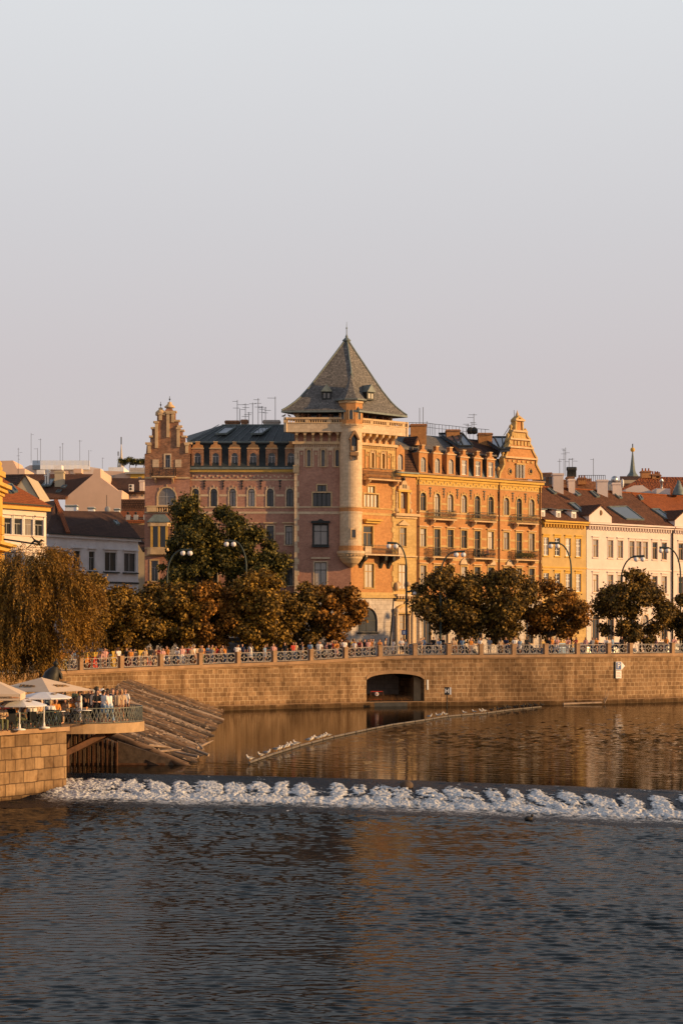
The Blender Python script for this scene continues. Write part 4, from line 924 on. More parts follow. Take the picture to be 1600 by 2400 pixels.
# ------------------------------------------------------------------ houses to the right
def row_house(name, label, pxa, pxb, wallm, cols, w1, style, fm, trimm, roofm, ridge_px, seed, extra=None):
    u0, u1 = FR.u(pxa), FR.u(pxb); c = FR.pt((u0 + u1) / 2, 0); h = thing(name, label, 'building', (c.x, c.y, SZ))
    wall = MB(); trim = MB(); rows = []
    for px in cols:
        u = FR.u(px)
        rows += [(u, w1, 16.75, 18.95, False, style, None), (u, w1, 12.4, 14.6, False, style, None), (u, 1.2, 6.4, 9.6, True, 'casement', sand_pale)]
    up_ = [r for r in rows if r[2] > 11]; lo = []
    last = -9
    for r in rows:
        if r[2] < 11 and r[0] - last > 1.9: lo.append(r); last = r[0]
    facade_windows(FR, wall, None, h, up_, wallm, u0, u1, 10.9, 20.6, fm=fm)
    facade_windows(FR, wall, trim, h, lo, pl_white if wallm is not pl_yellow else sand_yellow, u0, u1, SZ, 10.9, fm=frame_brown)
    for r in up_:
        FR.box(trim, r[0] - w1 / 2 - .12, r[0] + w1 / 2 + .12, r[2] - .16, r[2] - .02, .003, .14, trimm)
        FR.box(trim, r[0] - w1 / 2 - .14, r[0] + w1 / 2 + .14, r[3] + .02, r[3] + .3, .003, .05, trimm); FR.box(trim, r[0] - w1 / 2 - .2, r[0] + w1 / 2 + .2, r[3] + .3, r[3] + .42, .003, .18, trimm)
        for s in (-1, 1): FR.box(trim, r[0] + s * (w1 / 2 + .07) - .05, r[0] + s * (w1 / 2 + .07) + .05, r[2], r[3], .003, .04, trimm)
    FR.box(trim, u0, u1, 10.8, 11.1, .003, .2, trimm); FR.box(trim, u0, u1, 15.25, 15.4, .003, .1, trimm)
    FR.box(trim, u0, u1, 20.6, 20.85, .003, .45, trimm); FR.box(trim, u0, u1, 20.85, 21.05, -.1, .62, trimm)
    k = u0 + .2
    while k < u1 - .2: FR.box(trim, k, k + .16, 20.2, 20.6, .003, .34, trimm); k += .5
    wall.build('wall', h); trim.build('trim', h)
    core = MB(); FR.box(core, u0, u1 - .02, SZ, 20.8, -13, -.34, wallm); core.build('rear_wall', h)
    r = MB(); n3 = Vector((FR.n.x, FR.n.y, 0))
    r.prism([FR.pt(u0, 21.0, .5), FR.pt(u1, 21.0, .5), FR.pt(u1, 25.8, -7), FR.pt(u0, 25.8, -7)], (0, 0, -.25), roofm)
    r.prism([FR.pt(u0, 25.8, -7), FR.pt(u1, 25.8, -7), FR.pt(u1, 21, -13.5), FR.pt(u0, 21, -13.5)], (0, 0, -.25), roofm)
    for uu in (u0 + .05, u1 - .05): r.prism([FR.pt(uu, 20.9, .3), FR.pt(uu, 25.6, -7), FR.pt(uu, 20.9, -13.3)], Vector((FR.d.x, FR.d.y, 0)) * .02, wallm)
    r.bar(FR.pt(u0, 25.85, -7), FR.pt(u1, 25.85, -7), .3, .15, tile_orange)
    rf = r.build('roof', h)
    return h, rf, u0, u1
def on_roof(px, py, lift=0):       # point on the street-side slope of the right-hand roofs seen at this pixel
    lo, hi = -7.0, .5
    for _ in range(30):
        m = (lo + hi) / 2; z = 21 + 4.8 * (.5 - m) / 7.5
        if FR.z(px, py, m) < z: lo = m if False else lo; hi = m if False else hi
        f = FR.z(px, py, m) - z
        if f > 0: hi = m
        else: lo = m
        if abs(f) < 1e-4: break
    m = (lo + hi) / 2; return FR.pt(FR.u(px, m), 21 + 4.8 * (.5 - m) / 7.5 + lift, m)
yh, yr, yu0, yu1 = row_house('yellow_house', 'narrow yellow plaster house with white window frames between the orange house and the white houses', 1269.5, 1373, pl_yellow, (1279, 1305.5, 1330.7, 1354.8), .92, 'grid', white_paint, pl_ochre, tile_brown, 0, 1)
wh, wr, wu0, wu1 = row_house('white_house', 'long pinkish white house with ochre window frames, right of the narrow yellow house', 1374, 1573, pl_white, (1395, 1430, 1453, 1480, 1496, 1511.5, 1534, 1556), .95, 'casement', frame_ochre, pl_white, tile_brown, 0, 2)
vh, vr, vu0, vu1 = row_house('white_house', 'pale house at the right edge of the photo with an orange tiled roof', 1575, 1700, pl_white, (1595, 1622, 1650, 1680), .95, 'casement', frame_ochre, pl_white, tile_orange, 0, 3)
for h_, r_, px0 in ((wh, wr, 1373), (vh, vr, 1567)):
    m = MB(); a, b = FR.u(px0 + (2 if px0 < 1500 else 9)), FR.u(px0 + 55)
    FR.poly(m, [(a, 21.05), (b, 21.05), (b, 22.0), ((a + b) / 2, 23.2), (a, 22.0)], -.4, .35, pl_white)
    n3 = FR.pt(0, 0, -3.5) - FR.pt(0, 0, 0)
    m.prism([FR.pt(a - .15, 22.0, .5), FR.pt((a + b) / 2, 23.35, .5), FR.pt((a + b) / 2, 23.2, .5), FR.pt(a - .15, 21.85, .5)], n3, tile_brown)
    m.prism([FR.pt(b + .15, 22.0, .5), FR.pt((a + b) / 2, 23.35, .5), FR.pt((a + b) / 2, 23.2, .5), FR.pt(b + .15, 21.85, .5)], n3, tile_brown)
    m.box(FR.pt(a, 21.05, -3), FR.pt(b, 0, 0) - FR.pt(a, 0, 0), FR.pt(0, 0, 2.6) - FR.pt(0, 0, 0), (0, 0, .9), pl_white)
    m.ball(FR.pt((a + b) / 2, 22.3, .35), .28, frame_brown, 8, 6, (1, .4, 1.3)); x = m.build('pediment', h_)
mb = MB(); mb.tube([FR.pt(wu1 + .03, SZ, .2), FR.pt(wu1 + .03, 20.6, .2)], .08, iron, 6); mb.build('downpipe', wh)
for px in (1276, 1313, 1349):                      # small shed dormers of the yellow house
    u = FR.u(px); m = MB(); FR.box(m, u - .42, u + .42, 21.3, 22.35, -2.6, -.35, pl_grey); FR.box(m, u - .3, u + .3, 21.45, 22.15, -.35, -.3, white_paint); FR.box(m, u - .2, u + .2, 21.55, 22.05, -.3, -.28, glass_mid)
    m.prism([FR.pt(u - .6, 22.35, -.1), FR.pt(u + .55, 22.35, -.1), FR.pt(u + .55, 22.75, -2.8), FR.pt(u - .6, 22.75, -2.8)], (0, 0, .08), lead); x = m.build('dormer', yh); x.parent = yr
def sky4(h_, r_, pts, fr=lead):
    x = skylight(FR, h_, [on_roof(*p, .02) for p in pts], None, fr); x.parent = r_
for pts in (((1424, 1190), (1467, 1189), (1508, 1220), (1466, 1218)), ((1526, 1195), (1543, 1195), (1575, 1218), (1560, 1218)), ((1495, 1163), (1500, 1163), (1506, 1172), (1500, 1172)), ((1440, 1160), (1446, 1160), (1457, 1169), (1450, 1169)), ((1382, 1153), (1389, 1153), (1404, 1166), (1396, 1166)), ):
    sky4(wh, wr, pts)
for pts in (((1332, 1181), (1345, 1181), (1370, 1202), (1362, 1203)), ((1282, 1147), (1288, 1147), (1303, 1158), (1297, 1159)), ((1338, 1150), (1346, 1151), (1360, 1162), (1352, 1163))): sky4(yh, yr, pts)
for hh_, rr_, a, b, c, d in ((yh, yr, 1296, 1320, 1109, 1150), (yh, yr, 1332, 1347, 1122, 1150), (wh, wr, 1399, 1424, 1124, 1156), (wh, wr, 1435, 1457, 1131, 1160)):
    D_ = FR.D((a + b) / 2, -6); x = chimney(hh_, XX(a, D_), XX(b, D_), D_, D_ + 1.3, ZZ(d, D_) - .8, ZZ(c, D_), pl_white); x.parent = rr_
mb = MB(); mb.ball(P(1458, 1133, 250), .5, white_paint, 10, 6, (.4, 1, 1.2)); x = mb.build('satellite_dish', wh); x.parent = wr

def block(name, label, pts, D, depth, mat, cat='building', parts=None):
    zb = SZ; xs = [XX(p[0], D) for p in pts]
    h = thing(name, label, cat, ((min(xs) + max(xs)) / 2, D + depth / 2, zb))
    m = MB(); m.prism([P(x, y, D) for x, y in pts], (0, depth, 0), mat); m.build('wall', h)
    return h
def roofpoly(h, pts, mat, th=.25, name='roof'):
    m = MB(); m.prism([P(*p) for p in pts], (0, 0, -th), mat); return m.build(name, h)
def simple_win(h, px, y0, y1, w, D, fm=frame_grey, style='casement', gm=None):
    F = Fac((XX(px, D), D), 0); return window(F, h, 0, ZZ(y1, D), ZZ(y0, D), w * D / FPX, False, style, fm, gm, .08)

# far rooftops on the right
h = block('tiled_house', 'house with ribbed bright orange roof tiles seen behind the white houses at the right edge', [(1455, 1165), (1700, 1165), (1700, 1520), (1455, 1520)], 285, 16, pl_white)
roofpoly(h, [(1448, 1150, 284), (1505, 1117, 292), (1700, 1119, 292), (1700, 1160, 284), (1530, 1160, 284)], tile_ribbed)
for x0, x1, y0, y1 in ((1503, 1525, 1103, 1120), (1528, 1545, 1110, 1122), (1537, 1548, 1112, 1120)): chimney(h, XX(x0, 291), XX(x1, 291), 291, 292.5, ZZ(y1, 291), ZZ(y0, 291), brick_orange_lit, brick_old, 3)
h = block('tiled_house', 'dark brown tiled roof below the church spire behind the white houses', [(1452, 1125), (1500, 1125), (1500, 1520), (1452, 1520)], 305, 12, pl_tan)
roofpoly(h, [(1452, 1137, 304), (1452, 1116, 309), (1503, 1116, 309), (1503, 1137, 304)], tile_dark)
h = block('white_annexe', 'white walled attic storey wedged under the ribbed orange roof', [(1466, 1172), (1466, 1146), (1485, 1138), (1505, 1137), (1535, 1158), (1535, 1172)], 270, 8, pl_white)
h = block('roof_hut', 'small white roof hut with a metal vent standing on the rear roofs at the right', [(1538, 1162), (1538, 1144), (1570, 1145), (1570, 1162)], 268, 4, pl_white)
mb = MB(); mb.lathe(P(1590, 1160, 268), [(.9, 0), (.8, .5), (.3, 1.5), (.2, 1.9), (0, 2.0)], lead, 8); mb.lathe(P(1550, 1144, 268), [(.15, 0), (.15, .8), (.35, .9), (0, 1.4)], chrome, 8); mb.build('vent', h)
def spire(name, label, px, ytop, ybase, w, D, mat, ball_=True):
    zb = ZZ(ybase, D); H = ZZ(ytop, D) - zb; r = w * D / FPX / 2; c = XX(px, D)
    h = thing(name, label, 'church spire', (c, D, SZ))
    m = MB(); m.lathe((c, D, zb), [(r * 1.3, -.2), (r * 1.35, H * .03), (r * .8, H * .12), (r * .62, H * .2), (r * .25, H * .62), (r * .1, H * .8), (0, H * .82)], mat, 8, smooth=False); m.build('roof', h)
    t = MB(); t.lathe((c, D, SZ), [(r * 1.1, 0), (r * 1.1, zb - SZ + .1)], pl_tan, 8, smooth=False); t.build('tower', h)
    f = MB(); f.tube([(c, D, zb + H * .78), (c, D, zb + H)], .08 * D / 300, iron, 6)
    if ball_: f.ball((c, D, zb + H * .82), .22 * r + .3, ochre, 10, 8)
    f.build('finial', h)
spire('church_spire', 'slim dark church spire with a golden ball rising behind the white houses on the right', 1482, 1040, 1117, 20, 420, lead)
spire('church_spire', 'grey stone church spire far behind the pink gabled house on the left', 284, 1024, 1104, 15, 520, stone_grey, False)
spire('church_spire', 'small dark pointed spire just left of the grey church spire', 277, 1058, 1104, 6, 560, lead, False)
h = block('brick_house', 'brown brick upper storey behind the scrolled gable and the white chimneys', [(1262, 1180), (1262, 1108), (1293, 1107), (1300, 1122), (1350, 1126), (1350, 1180)], 290, 10, brick_old)
for px in (1275, 1289): simple_win(h, px, 1117, 1136, 8, 289.9, frame_brown)
for px, py, hh_, in ((1311, 1110, 2.2), (1321, 1116, 4), (1325, 1116, 4.2), (1333, 1116, 2.6), (1341, 1112, 2.4)): antenna(h, P(px, py, 292), hh_, 2, 'antenna', .4)
mb = MB(); 
for k in range(7): mb.lathe(P(1330 + k * 3, 1118, 289), [(.14, 0), (.12, .9), (.2, 1.0), (.2, 1.4), (0, 1.5)], iron, 6)
mb.build('chimney_pots', h); chimney(h, XX(1328, 288), XX(1345, 288), 288, 289.5, ZZ(1135, 288), ZZ(1117, 288), brick_old)
h = block('brick_house', 'low brick attic with a terrace railing behind the middle white chimneys', [(1352, 1180), (1352, 1124), (1385, 1121), (1385, 1128), (1430, 1128), (1430, 1180)], 300, 10, brick_old)
chimney(h, XX(1355, 299), XX(1373, 299), 299, 300.5, ZZ(1135, 299), ZZ(1119, 299), brick_orange_lit, brick_old, 3)
mb = MB()
for k in range(14): q = P(1358 + k * 4.6, 1128, 298); mb.bar(q, q + Vector((0, 0, .9)), .06, .06, iron)
mb.bar(P(1358, 1114, 298), P(1418, 1114, 298), .07, .07, iron); mb.build('railing', h); antenna(h, P(1390, 1118, 300), 2.8, 1, 'antenna', .3)
mb = MB(); mb.bx(XX(1426, 262), XX(1446, 262), 262, 263.5, ZZ(1150, 262), ZZ(1126, 262), frame_grey); mb.ball(P(1440, 1124, 262), .5, chrome, 8, 6)
h = mb.build('roof_vent', org=(XX(1436, 262), 262, ZZ(1150, 262))); tag(h, 'grey metal ventilation unit on the roofs beside the satellite dish', 'roof vent')

# ------------------------------------------------------------------ houses to the left
FC = Fac((XX(-40, 216), 216), 55); FY = Fac((XX(109, 235), 235), 55)
h = thing('cream_house', 'pale cream house with an orange tiled roof behind the willow at the left edge', 'building', (-38, 225, SZ))
w_ = MB(); t_ = MB(); rows = []
c1 = FC.u(108.5)
for px in (-12, 17, 41.5, 66, 91): rows += [(FC.u(px), 1.35, 18.2, 20.0, False, 'casement', pl_cream), (FC.u(px), 1.35, 13.9, 15.9, False, 'casement', pl_cream), (FC.u(px), 1.35, 9.0, 11.6, False, 'casement', pl_cream)]
facade_windows(FC, w_, t_, h, rows, pl_cream, FC.u(-40), c1, SZ, 21.0, fm=frame_grey)
for r in rows: FC.box(t_, r[0] - 1.0, r[0] - .72, r[2], r[3] + .3, .003, .1, white_paint); FC.box(t_, r[0] + .72, r[0] + 1.0, r[2], r[3] + .3, .003, .1, white_paint); FC.box(t_, r[0] - 1, r[0] + 1, r[3] + .35, r[3] + .45, .003, .25, pl_cream)
FC.box(t_, FC.u(-40), c1 + .2, 21.0, 21.5, .003, .5, ochre); FC.box(t_, FC.u(-40), c1, 16.9, 17.2, .003, .15, pl_cream); FC.box(t_, FC.u(-40), c1 + .3, 21.5, 21.65, -.1, .7, frame_dark)
w_.build('wall', h); t_.build('trim', h); m = MB(); FC.box(m, FC.u(-40), c1, SZ, 21.2, -9, -.34, pl_cream); m.build('rear_wall', h)
m = MB(); e0, e1 = FC.pt(FC.u(-40), 21.6, .6), FC.pt(c1 + .3, 21.6, .6)
m.prism([e0, e1, FC.pt(c1 - 4, 25.8, -5.5), FC.pt(FC.u(-40), 25.8, -5.5)], (0, 0, -.2), tile_orange); m.prism([e1, FC.pt(c1 + .3, 21.6, -9), FC.pt(c1 - 4, 25.8, -5.5)], (0, 0, -.2), tile_orange)
rf = m.build('roof', h)
for d in (0, 8): x = skylight(FC, h, [P(11 + d, 1139 - d / 4, 217.6), P(19 + d, 1138 - d / 4, 217.8), P(33 + d, 1156 - d / 3, 216.6), P(24 + d, 1157 - d / 4, 216.4)]); x.parent = rf
h = thing('grey_house', 'shaded grey plaster house with dark brown tiled roof left of the stepped gable', 'building', (-28, 243, SZ))
w_ = MB(); t_ = MB(); g1 = FY.u(324); rows = []
for px, w in ((118, 1.7), (180, 1.3), (215, 1.1), (259, 2.2), (304, 2.2)):
    rows += [(FY.u(px), w, 14.9, 17.2, False, 'two' if w > 2 else 'casement', pl_grey), (FY.u(px), w, 9.3, 12.2, False, 'two' if w > 2 else 'casement', pl_grey)]
facade_windows(FY, w_, t_, h, rows, pl_grey, 0, g1, SZ, 18.7, fm=frame_grey, gm=glass_dark)
for r in rows: FY.box(t_, r[0] - r[1] / 2 - .3, r[0] + r[1] / 2 + .3, r[2] - .25, r[2] - .1, .07, .3, frame_dark); FY.box(t_, r[0] - r[1] / 2 - .3, r[0] + r[1] / 2 + .3, r[3] + .3, r[3] + .45, .003, .3, pl_grey)
FY.box(t_, 0, g1, 13.4, 13.6, .003, .15, frame_dark); FY.box(t_, 0, g1, 13.6, 13.8, .003, .1, pl_grey); FY.box(t_, -.1, g1 + .1, 18.7, 19.0, .003, .4, pl_grey); FY.box(t_, -.1, g1 + .3, 19.0, 19.12, -.1, .65, lead_dark)
w_.build('wall', h); t_.build('trim', h); m = MB(); FY.box(m, 0, g1, SZ, 18.8, -11, -.34, pl_grey); m.build('rear_wall', h)
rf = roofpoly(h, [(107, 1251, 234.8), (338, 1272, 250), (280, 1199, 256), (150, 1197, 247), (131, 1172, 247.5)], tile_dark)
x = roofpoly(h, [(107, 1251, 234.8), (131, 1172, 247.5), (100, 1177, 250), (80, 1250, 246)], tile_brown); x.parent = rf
m = MB(); m.bar(P(131, 1172, 247.4), P(160, 1249, 237.6), .5, .15, tile_orange); x = m.build('roof_hip', h); x.parent = rf
for a, b in ((162, 1214), (266, 1222)):
    x = skylight(FY, h, [P(a, b, 246.5), P(a + 7, b, 246.7), P(a + 14, b + 9, 245), P(a + 8, b + 9, 244.8)]); x.parent = rf
for x0, x1, y0, y1 in ((154, 180, 1183, 1196), (206, 220, 1188, 1197), (268, 279, 1191, 1200)): x = chimney(h, XX(x0, 256), XX(x1, 256), 256, 257.5, ZZ(y1 + 8, 256), ZZ(y0, 256), pl_grey, lead); x.parent = rf
m = MB(); m.ball(P(252, 1194, 255), .38, frame_grey, 10, 8, (1, .3, 1.1)); m.tube([P(250, 1190, 255), P(250, 1160, 255)], .04, iron, 5); x = m.build('satellite_dish', h); x.parent = rf
h = block('pink_house', 'house with a large windowless pink gable wall and brown tiled roof above the grey house', [(153, 1260), (153, 1167), (217, 1113), (220, 1099), (235, 1099), (236, 1119), (279, 1152), (279, 1148), (286, 1149), (285, 1162), (287, 1260)], 290, 14, pl_pink)
rf = roofpoly(h, [(90, 1167, 289), (153, 1167, 289), (219, 1111, 300), (59, 1111, 300)], tile_brown)
for x0, x1, y0, y1 in ((128, 149, 1104, 1144), (110, 114, 1100, 1140), (105, 108, 1112, 1140)): x = chimney(h, XX(x0, 294), XX(x1, 294), 294, 295.5, ZZ(y1 + 5, 294), ZZ(y0, 294), pl_tan if x0 > 120 else chrome); x.parent = rf
x = skylight(FT, h, [P(98, 1140, 293), P(118, 1140, 293), P(128, 1124, 297), P(112, 1124, 297)]); x.parent = rf
for a, b in ((131, 1155), (143, 1144)): x = skylight(FT, h, [P(a, b, 291.5), P(a + 9, b, 291.5), P(a + 14, b - 5, 292.5), P(a + 5, b - 5, 292.5)]); x.parent = rf
h = block('gabled_house', 'house with small pointed yellow gable between the cream and the pink houses', [(37, 1260), (37, 1139), (58, 1113), (91, 1165), (91, 1260)], 270, 12, pl_tan)
roofpoly(h, [(10, 1112, 276), (58, 1111, 269.8), (36, 1141, 269.8), (10, 1141, 275)], tile_dark); roofpoly(h, [(58, 1111, 269.8), (92, 1167, 269.8), (100, 1167, 283), (66, 1111, 283)], tile_dark)
h = block('tiled_house', 'low house with a reddish tiled roof and two air conditioning units beside the pink gable', [(240, 1260), (240, 1153), (352, 1153), (352, 1260)], 300, 10, pl_cream)
rf = roofpoly(h, [(285, 1154, 299), (356, 1154, 299), (356, 1121, 305), (239, 1120, 305)], tile_dark)
for px in (296, 304, 314, 333): simple_win(h, px, 1159, 1164, 6, 299.9, frame_grey, 'two')
mb = MB(); 
for x0, x1, y0, y1 in ((302, 313, 1135, 1151), ): mb.bx(XX(x0, 298), XX(x1, 298), 298, 299, ZZ(y1, 298), ZZ(y0, 298), white_paint)
for y in (1139, 1146): mb.ball(P(306, y, 297.9), .2, frame_dark, 8, 6, (1, .2, 1))
x = mb.build('air_conditioner', h); x = chimney(h, XX(327, 298), XX(337, 298), 298, 299.5, ZZ(1150, 298), ZZ(1125, 298), pl_cream)
h = block('terrace_house', 'cream house with a yellow attic storey and flat roof carrying a roof garden', [(236, 1150), (236, 1103), (290, 1105), (290, 1108), (352, 1108), (352, 1150)], 320, 12, pl_pink)
mb = MB(); mb.bx(XX(306, 319.5), XX(352, 319.5), 319.5, 320, ZZ(1122, 320), ZZ(1110, 320), pl_ochre); mb.bx(XX(292, 319), XX(352, 319), 319, 331, ZZ(1110, 319), ZZ(1106, 319), frame_grey); mb.bx(XX(303, 321), XX(352, 321), 321, 331, ZZ(1106, 321), ZZ(1096, 321), stone_grey); mb.build('attic', h)
simple_win(h, 261, 1114, 1119, 13, 319.9, frame_grey, 'two'); simple_win(h, 328, 1118, 1122, 8, 319.4, frame_grey, 'two')
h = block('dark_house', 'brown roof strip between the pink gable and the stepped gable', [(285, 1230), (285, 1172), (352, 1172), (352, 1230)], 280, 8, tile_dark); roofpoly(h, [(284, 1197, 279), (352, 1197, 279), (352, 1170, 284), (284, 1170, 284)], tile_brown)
h = block('orange_roof_house', 'strip of bright orange roof tiles with small roof vents just left of the stepped gable', [(278, 1245), (278, 1215), (352, 1215), (352, 1245)], 270, 6, pl_tan); roofpoly(h, [(278, 1222, 269), (352, 1222, 269), (352, 1198, 273), (278, 1198, 273)], tile_orange)
mb = MB()
for px in (300, 318, 341): mb.bx(XX(px - 5, 269.5), XX(px + 5, 269.5), 269.5, 270.5, ZZ(1218, 269), ZZ(1206, 269), frame_grey); mb.lathe(P(px, 1206, 270), [(.15, 0), (.15, .2), (.25, .25), (0, .4)], iron, 8)
mb.build('vent', h)
h = block('back_house', 'shadowy narrow house in the gap between the grey house and the stepped gable', [(322, 1500), (322, 1262), (350, 1262), (350, 1500)], 262, 8, pl_tan); roofpoly(h, [(300, 1230, 266), (352, 1230, 266), (352, 1290, 258), (335, 1290, 258)], tile_dark)
# skyline blocks
h = block('glass_roofed_building', 'long pale office building with a curved ribbed glass roof on the left skyline', [(58, 1120), (58, 1096), (70, 1090), (210, 1094), (236, 1098), (236, 1120)], 420, 18, pl_white)
mb = MB()
for k in range(22):
    a, b = 76 + k * 6.1, 76 + (k + 1) * 6.1
    for j, (y0, y1, D0, D1) in enumerate(((1100, 1090, 419, 419.5), (1090, 1079, 419.5, 424))):
        mb.prism([P(a, y0, D0), P(b, y0, D0), P(b, y1, D1), P(a, y1, D1)], (0, .3, -.1), (glass_sky if k < 3 else (pl_grey if k % 2 else white_paint)))
mb.build('glass_roof', h); mb = MB()
for px, y0, y1 in ((140, 1095, 1083), (155, 1108, 1098), (100, 1106, 1097), (186, 1103, 1095)): mb.bx(XX(px - 9, 418), XX(px + 9, 418), 415, 418, ZZ(y0 + 8, 418), ZZ(y0 - 2, 418), pl_pink if px > 150 else pl_grey)
mb.build('roof_hut', h)
h = block('skyline_house', 'pinkish flat topped house at the far left skyline', [(0, 1120), (0, 1080), (30, 1079), (40, 1098), (58, 1098), (58, 1120)], 400, 12, pl_pink)
for px, y, hh_ in ((43, 1110, 5.2), (73, 1085, 6), (95, 1080, 4.5), (88, 1085, 3), (141, 1080, 2.9), (147, 1080, 3.6), (187, 1080, 4.2), (208, 1092, 3.2), (240, 1098, 2.2)):
    base = P(px, y, 400); o = antenna(h, base, hh_, 1 if px != 43 else 4, 'antenna', .35)
mb = MB(); mb.bx(XX(254, 410), XX(290, 410), 410, 420, ZZ(1110, 410), ZZ(1095, 410), pl_grey); h2 = mb.build('skyline_house', org=(XX(272, 410), 415, ZZ(1110, 410))); tag(h2, 'low grey block below the far grey church spire', 'building')

# edge house at the left with ornamental gutter bracket
h = thing('ochre_house', 'sunlit ochre building corner with heavy cornices cut by the left edge of the photo', 'building', (XX(-20, 180), 183, 4))
mb = MB(); D_ = 180
mb.bx(XX(-90, D_), XX(6, D_ + 8), D_, D_ + 8, 3, ZZ(1090, D_), pl_ochre)
for y0, y1, x1 in ((1103, 1090, 12), (1133, 1124, 27), (1142, 1133, 18), (1275, 1268, 38), (1286, 1275, 24), (1150, 1142, 10), (1330, 1325, 10)): mb.bx(XX(-90, D_), XX(x1, D_ + 8), D_ - .7, D_ + 8.3, ZZ(y0, D_), ZZ(y1, D_), ochre)
for k in range(16): mb.bx(XX(4, D_ + 8), XX(7, D_ + 8) + .12, D_ + 6.6, D_ + 8.1, 4 + k * .9, 4.8 + k * .9, ochre)
mb.lathe((XX(2, D_ + 8), D_ + 7, ZZ(1090, D_)), [(.3, 0), (.35, .3), (.2, .5), (.3, .7), (.1, 1.0), (0, 1.1)], ochre, 8); mb.build('wall', h)
gt = MB(); a, b = P(10, 1264, 179), P(96, 1277, 176.5); gt.bar(a, b, .22, .14, bronze)
gt.tube([b + Vector((-.9, 0, .12)), b + Vector((-.55, 0, .35)), b + Vector((-.15, 0, .2)), b + Vector((.05, 0, .42)), b + Vector((.3, 0, .3))], [.04, .13, .15, .1, .04], bronze, 7)
gt.tube([b + Vector((-.5, 0, .3)), b + Vector((-.8, 0, .7)), b + Vector((-1.0, 0, .6))], [.06, .05, .01], bronze, 5); gt.tube([b + Vector((-.3, 0, .3)), b + Vector((-.6, 0, .5)), b + Vector((-.9, .1, .85))], [.05, .05, .01], bronze, 5)
for cx, cy, rr_ in ((35, 1285, .32), (55, 1281, .25), (72, 1286, .3), (25, 1297, .28)):
    c = P(cx, cy, 178); gt.tube([c + Vector((rr_ * (1 - t / 16) * math.cos(t * .8), 0, rr_ * (1 - t / 16) * math.sin(t * .8))) for t in range(14)], .025, iron, 5)
gt.tube([P(12, 1300, 179), P(40, 1290, 178.5), P(60, 1287, 178), P(78, 1272, 177)], .035, iron, 5); gt.tube([P(60, 1287, 178), P(76, 1290, 178), P(80, 1302, 178)], .03, iron, 5)
o = gt.build('water_spout', h)

# ------------------------------------------------------------------ ground, quay, water
QP = [(-420, 158, 3.2), (-200, 165, 3.5), (0, 172, 3.75), (240, 180, 4.10), (522, 189, 4.41), (700, 194, 4.60), (850, 198, 4.92), (925, 199.3, 5.04), (995, 200, 5.10), (1140, 202, 5.12), (1300, 204.3, 5.14), (1450, 208, 5.16), (1600, 213, 5.18), (1800, 222, 5.2), (2100, 238, 5.2)]
def catm(P_, t):
    i = int(t); i = min(max(i, 0), len(P_) - 2); f = t - i; p0 = P_[max(i - 1, 0)]; p1 = P_[i]; p2 = P_[i + 1]; p3 = P_[min(i + 2, len(P_) - 1)]
    return tuple(.5 * (2 * b + (c - a) * f + (2 * a - 5 * b + 4 * c - d) * f * f + (3 * b - a - 3 * c + d) * f ** 3) for a, b, c, d in zip(p0, p1, p2, p3))
QW = [(XX(p, D), D, z) for p, D, z in QP]
QL = [Vector(catm(QW, i / 6)) for i in range(6 * (len(QW) - 1) + 1)]
cum = [0]
for a, b in zip(QL[:-1], QL[1:]): cum.append(cum[-1] + math.hypot(b.x - a.x, b.y - a.y))
def qat(s):                      # point at arc length s -> (pos, dir, normal to the water)
    s = min(max(s, 0), cum[-1] - 1e-4)
    for i in range(len(cum) - 1):
        if cum[i + 1] >= s: break
    f = (s - cum[i]) / (cum[i + 1] - cum[i]); p = QL[i].lerp(QL[i + 1], f); d = (QL[i + 1] - QL[i]); d.z = 0; d.normalize(); return p, d, Vector((d.y, -d.x, 0))
def qs_at(px):                   # arc length where the quay line is seen at this pixel column
    lo, hi = 0, cum[-1]
    for _ in range(40):
        m = (lo + hi) / 2; p, _, _ = qat(m)
        if 800 + p.x / p.y * FPX < px: lo = m
        else: hi = m
    return lo
qw = thing('quay_wall', 'long curving embankment wall of brown sandstone blocks with an arched opening above the river', 'embankment wall', (0, 197, 0))
sa, sb = qs_at(858.5), qs_at(994); s = 0; wm = MB(); cp = MB()
nseg = 150; ss = sorted(set([cum[-1] * i / nseg for i in range(nseg + 1)] + [sa + (sb - sa) * i / 14 for i in range(15)]))
def arch_z(s):
    t = (s - sa) / (sb - sa) * 2 - 1; return 2.55 + .72 * math.sqrt(max(0, 1 - t * t * .98)) if abs(t) <= 1 else None
LED = .42
